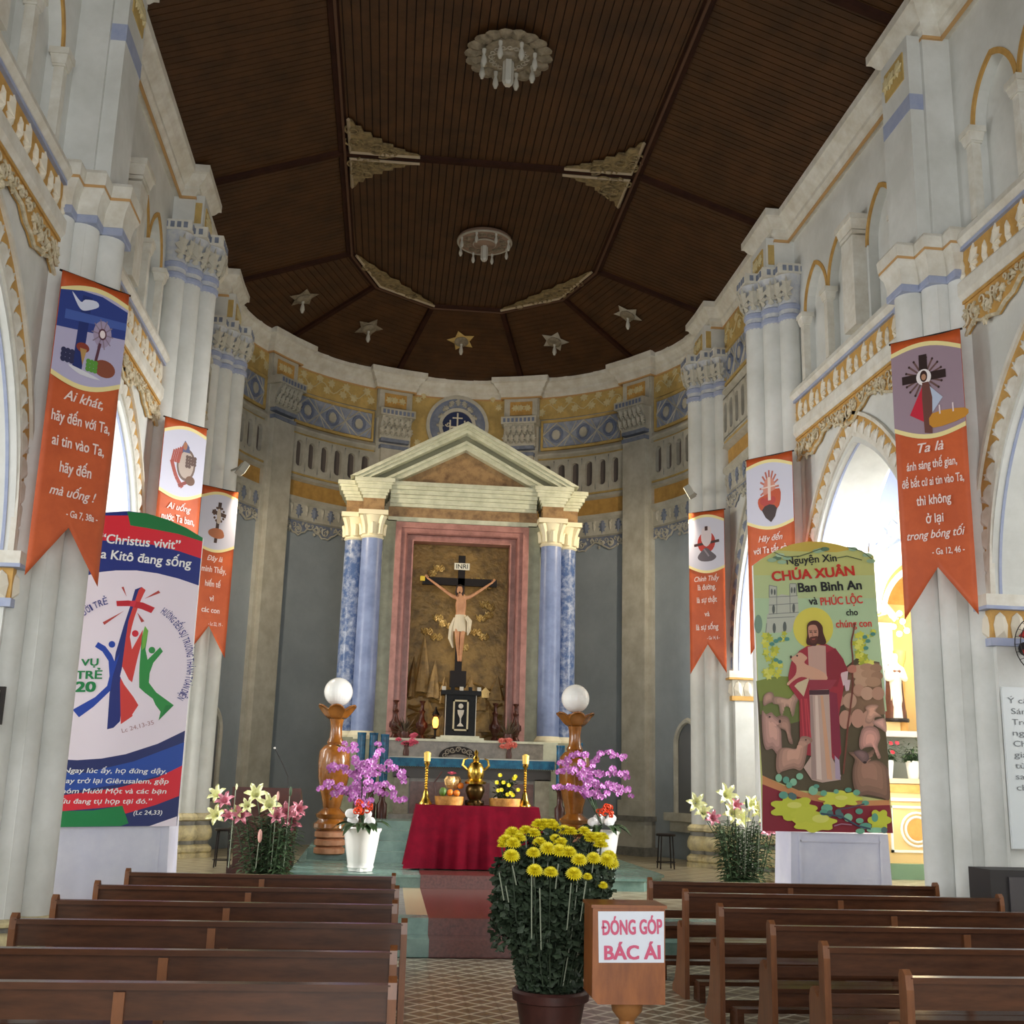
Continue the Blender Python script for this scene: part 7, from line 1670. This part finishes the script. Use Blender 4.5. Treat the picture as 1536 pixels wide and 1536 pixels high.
# ================================================================== THINGS ON THE RIGHT EDGE
yj = 10.98
f0 = px2(1566, 968, y=yj-.35); FN = thing('wall_fan', 'black wire wall fan with a red hub at the right edge', 'fan', (f0.x, yj-.1, f0.z)); RH = mat('red_plastic', 'a8221f', .35)
m = MB()
for rr_, dd in ((.3, 0), (.27, -.05), (.2, -.08), (.12, -.09)): m.tube([(f0.x+rr_*cos(2*pi*k/32), f0.y+dd, f0.z+rr_*sin(2*pi*k/32)) for k in range(33)], .005, 5, cap=False)
for k in range(24): a_ = 2*pi*k/24; m.tube([(f0.x+.08*cos(a_), f0.y-.09, f0.z+.08*sin(a_)), (f0.x+.24*cos(a_), f0.y-.07, f0.z+.24*sin(a_)), (f0.x+.3*cos(a_), f0.y, f0.z+.3*sin(a_))], .0025, 4)
m.build('wire_guard', DW, FN); Mx = Matrix.Translation((f0.x, f0.y, f0.z)) @ Matrix.Rotation(pi/2, 4, 'X')
MB().lathe([(.11, .1), (.1, .12), (.01, .125)], (0, 0, 0), 20, M=Mx).build('hub_cap', RH, FN, smooth=True)
for k in range(5):
    a_ = 2*pi*k/5; m = MB(); m.add([(f0.x+.05*cos(a_-.3), f0.y-.02, f0.z+.05*sin(a_-.3)), (f0.x+.26*cos(a_-.4), f0.y-.04, f0.z+.26*sin(a_-.4)), (f0.x+.26*cos(a_+.3), f0.y+.02, f0.z+.26*sin(a_+.3)), (f0.x+.05*cos(a_+.3), f0.y+.02, f0.z+.05*sin(a_+.3))], [(0, 1, 2, 3)]); m.build('blade', RH, FN, fix=False)
MB().lathe([(.07, -.35), (.08, -.1), (.06, .0)], (0, 0, 0), 14, M=Mx).build('motor', DW, FN, smooth=True)
w0, w1 = px2(1502, 1030, y=yj-.06), px2(1512, 1273, y=yj-.06)
WBD = thing('notice_board', 'white notice board with grey handwriting on the nearest right pier', 'notice board', (w0.x+.4, yj-.05, w1.z))
xa = w0.x; B((xa+.4, yj-.05, (w0.z+w1.z)/2), (.8, .03, w0.z-w1.z), 'board', mat('glossy_white_board', 'd6dde0', .12), WBD)
a = Art(WBD, (xa, yj-.066, w0.z), (1, 0, 0), (0, 0, 1), (0, -1, 0), .001)
for i, tx in enumerate(('Ý cầu nguyện', 'Sáng thức dậy', 'Trong ngày', 'ngồi lại', 'Chúa ơi', 'giang tay', 'từ trời', 'sai Thần', 'chiếu soi')): a.text(tx, (.05+(.0 if i == 0 else .03), -.16-.105*i), (.05+.055*len(tx), -.16-.105*i), .055, '6f7478')
s0 = px2(1482, 1306, y=10.3); SPK_ = thing('speaker_case', 'black speaker case standing by the right pier behind the pews', 'speaker', (s0.x+.45, 10.62, 0))
B((s0.x+.44, 10.62, s0.z/2), (.72, .4, s0.z), 'case', mat('black_grille_cloth', '2a2728', .55), SPK_); B((s0.x+.5, 10.41, s0.z/2), (.5, .02, s0.z-.12), 'grille', mat('grey_grille', '4a474a', .4), SPK_)
f1 = px2(9, 1030, y=yj-.03); f2 = px2(3, 1087, y=yj-.03)
FR = thing('picture_frame', 'dark picture frame on the nearest left pier at the left edge', 'picture', (f1.x-.25, yj-.03, f2.z)); B((f1.x-.25, yj-.03, (f1.z+f2.z)/2), (.5, .04, f1.z-f2.z), 'frame', DW, FR); B((f1.x-.25, yj-.055, (f1.z+f2.z)/2), (.42, .01, f1.z-f2.z-.07), 'picture', mat('pale_print', 'b8b5a8'), FR)
# ================================================================== STATUE, FLOWERS AND LIGHT OF THE SIDE ALTAR
sp = px2(1341, 985, y=19.45); sx_ = sp.x; HAB = mat('brown_habit', '5f3018', .6, var=.4, vscale=8, c2='44210f'); 
ST = thing('saint_statue', 'standing statue in a brown cloak and white robe on the side altar', 'statue', (sx_, 19.45, 2.9))
figure('body', {'foot': ((sx_, 19.45, 2.95), (.12, .09)), 'knee': ((sx_, 19.44, 3.25), (.13, .09)), 'hip': ((sx_, 19.45, 3.5), (.12, .09)), 'chest': ((sx_, 19.45, 3.78), (.13, .09)), 'neck': ((sx_, 19.45, 3.92), .045), 'head': ((sx_, 19.44, 4.02), .07), 'crown': ((sx_, 19.44, 4.1), .055),
    'shL': ((sx_-.13, 19.45, 3.82), .055), 'elL': ((sx_-.17, 19.4, 3.62), .05), 'haL': ((sx_-.05, 19.32, 3.66), .035), 'shR': ((sx_+.13, 19.45, 3.82), .055), 'elR': ((sx_+.17, 19.4, 3.62), .05), 'haR': ((sx_+.04, 19.32, 3.7), .035)},
    [('hip', 'knee'), ('knee', 'foot'), ('hip', 'chest'), ('chest', 'neck'), ('neck', 'head'), ('head', 'crown'), ('chest', 'shL'), ('shL', 'elL'), ('elL', 'haL'), ('chest', 'shR'), ('shR', 'elR'), ('elR', 'haR')], mat('statue_white', 'e9dcc4', .5), ST)
MB().lathe([(.19, 2.96), (.17, 3.3), (.15, 3.6), (.17, 3.78), (.1, 3.9)], (sx_+.01, 19.5, 0), 20, 6, .06, sy=.75).build('cloak', HAB, ST, smooth=True)
m = MB(); m.prism([(sx_-.1, 2.96), (sx_+.06, 2.96), (sx_+.02, 3.5), (sx_-.04, 3.55)], lambda u, v, d: (u, 19.34+d, v), 0, .05); m.build('robe_front', MATS['statue_white'], ST); MB().lathe([(.2, 2.9), (.21, 2.93), (.2, 2.96)], (sx_, 19.45, 0), 20).build('statue_base', DW, ST)
for px_, lab in ((1370, 'white pot of dark greenery on the side altar, the one nearest the pier'), (1331, 'white pot of greenery and red flowers on the side altar, half behind the shepherd board')):
    p = px2(px_, 1166, y=19.1); t = thing('altar_plant', lab, 'potted plant', (p.x, 19.1, 1.94)); MB().lathe([(.085, 1.94), (.12, 2.24), (.11, 2.24)], (p.x, 19.1, 0), 18).build('pot', WPOT, t, smooth=True)
    random.seed(px_); m = MB()
    for k in range(420):
        a_ = random.uniform(0, 6.28); e = random.uniform(-.1, 1.4); L = random.uniform(.12, .42); q = Vector((p.x, 19.1, 2.25))+Vector((cos(a_)*cos(e), sin(a_)*cos(e)*.6, sin(e)))*L*random.random(); blade(m, q, (cos(a_), sin(a_), random.uniform(-.3, .8)), .1, .014, .4, 2)
    m.build('foliage', GRN, t, fix=False, kind='stuff')
    m0 = MB(); petals(m0, (0, 0, 0), 7, .05, .02, .5); rm = m0.mesh('flower', mat('red_petal', 'b8182a'), fix=False)
    for k in range(3): put('flower', rm, t, TRS((p.x+random.uniform(-.2, .2), 18.95, 2.45+random.uniform(-.15, .2)), Matrix.Rotation(1, 3, 'X')))
bp = px2(1352, 940, y=19.2)
NL = thing('niche_lamp', 'bright warm lamp cluster glowing above the statue in the side altar', 'lamp', tuple(bp))
NG = mat('niche_lamp_glow', 'ffe2a8', .4, emit=25.0)
for dx, dz in ((-.12, .0), (.05, .1), (.12, -.06), (-.02, -.12), (.0, .24), (-.14, .2)): MB().sphere((bp.x+dx, 19.25, bp.z+dz), .05, 10, 8).build('bulb', NG, NL, smooth=2)
MB().tube([(bp.x-.12, 19.27, bp.z), (bp.x, 19.3, bp.z+.2), (bp.x+.12, 19.27, bp.z-.05)], .012, 5).build('lamp_arm', BRS, NL)
pl = bpy.data.lights.new('niche_lamp_light', 'POINT'); pl.energy = 95; pl.color = (1, .8, .5); pl.shadow_soft_size = .15; po = bpy.data.objects.new('niche_lamp_light', pl); COL.objects.link(po); po.location = (bp.x, 19.05, bp.z)
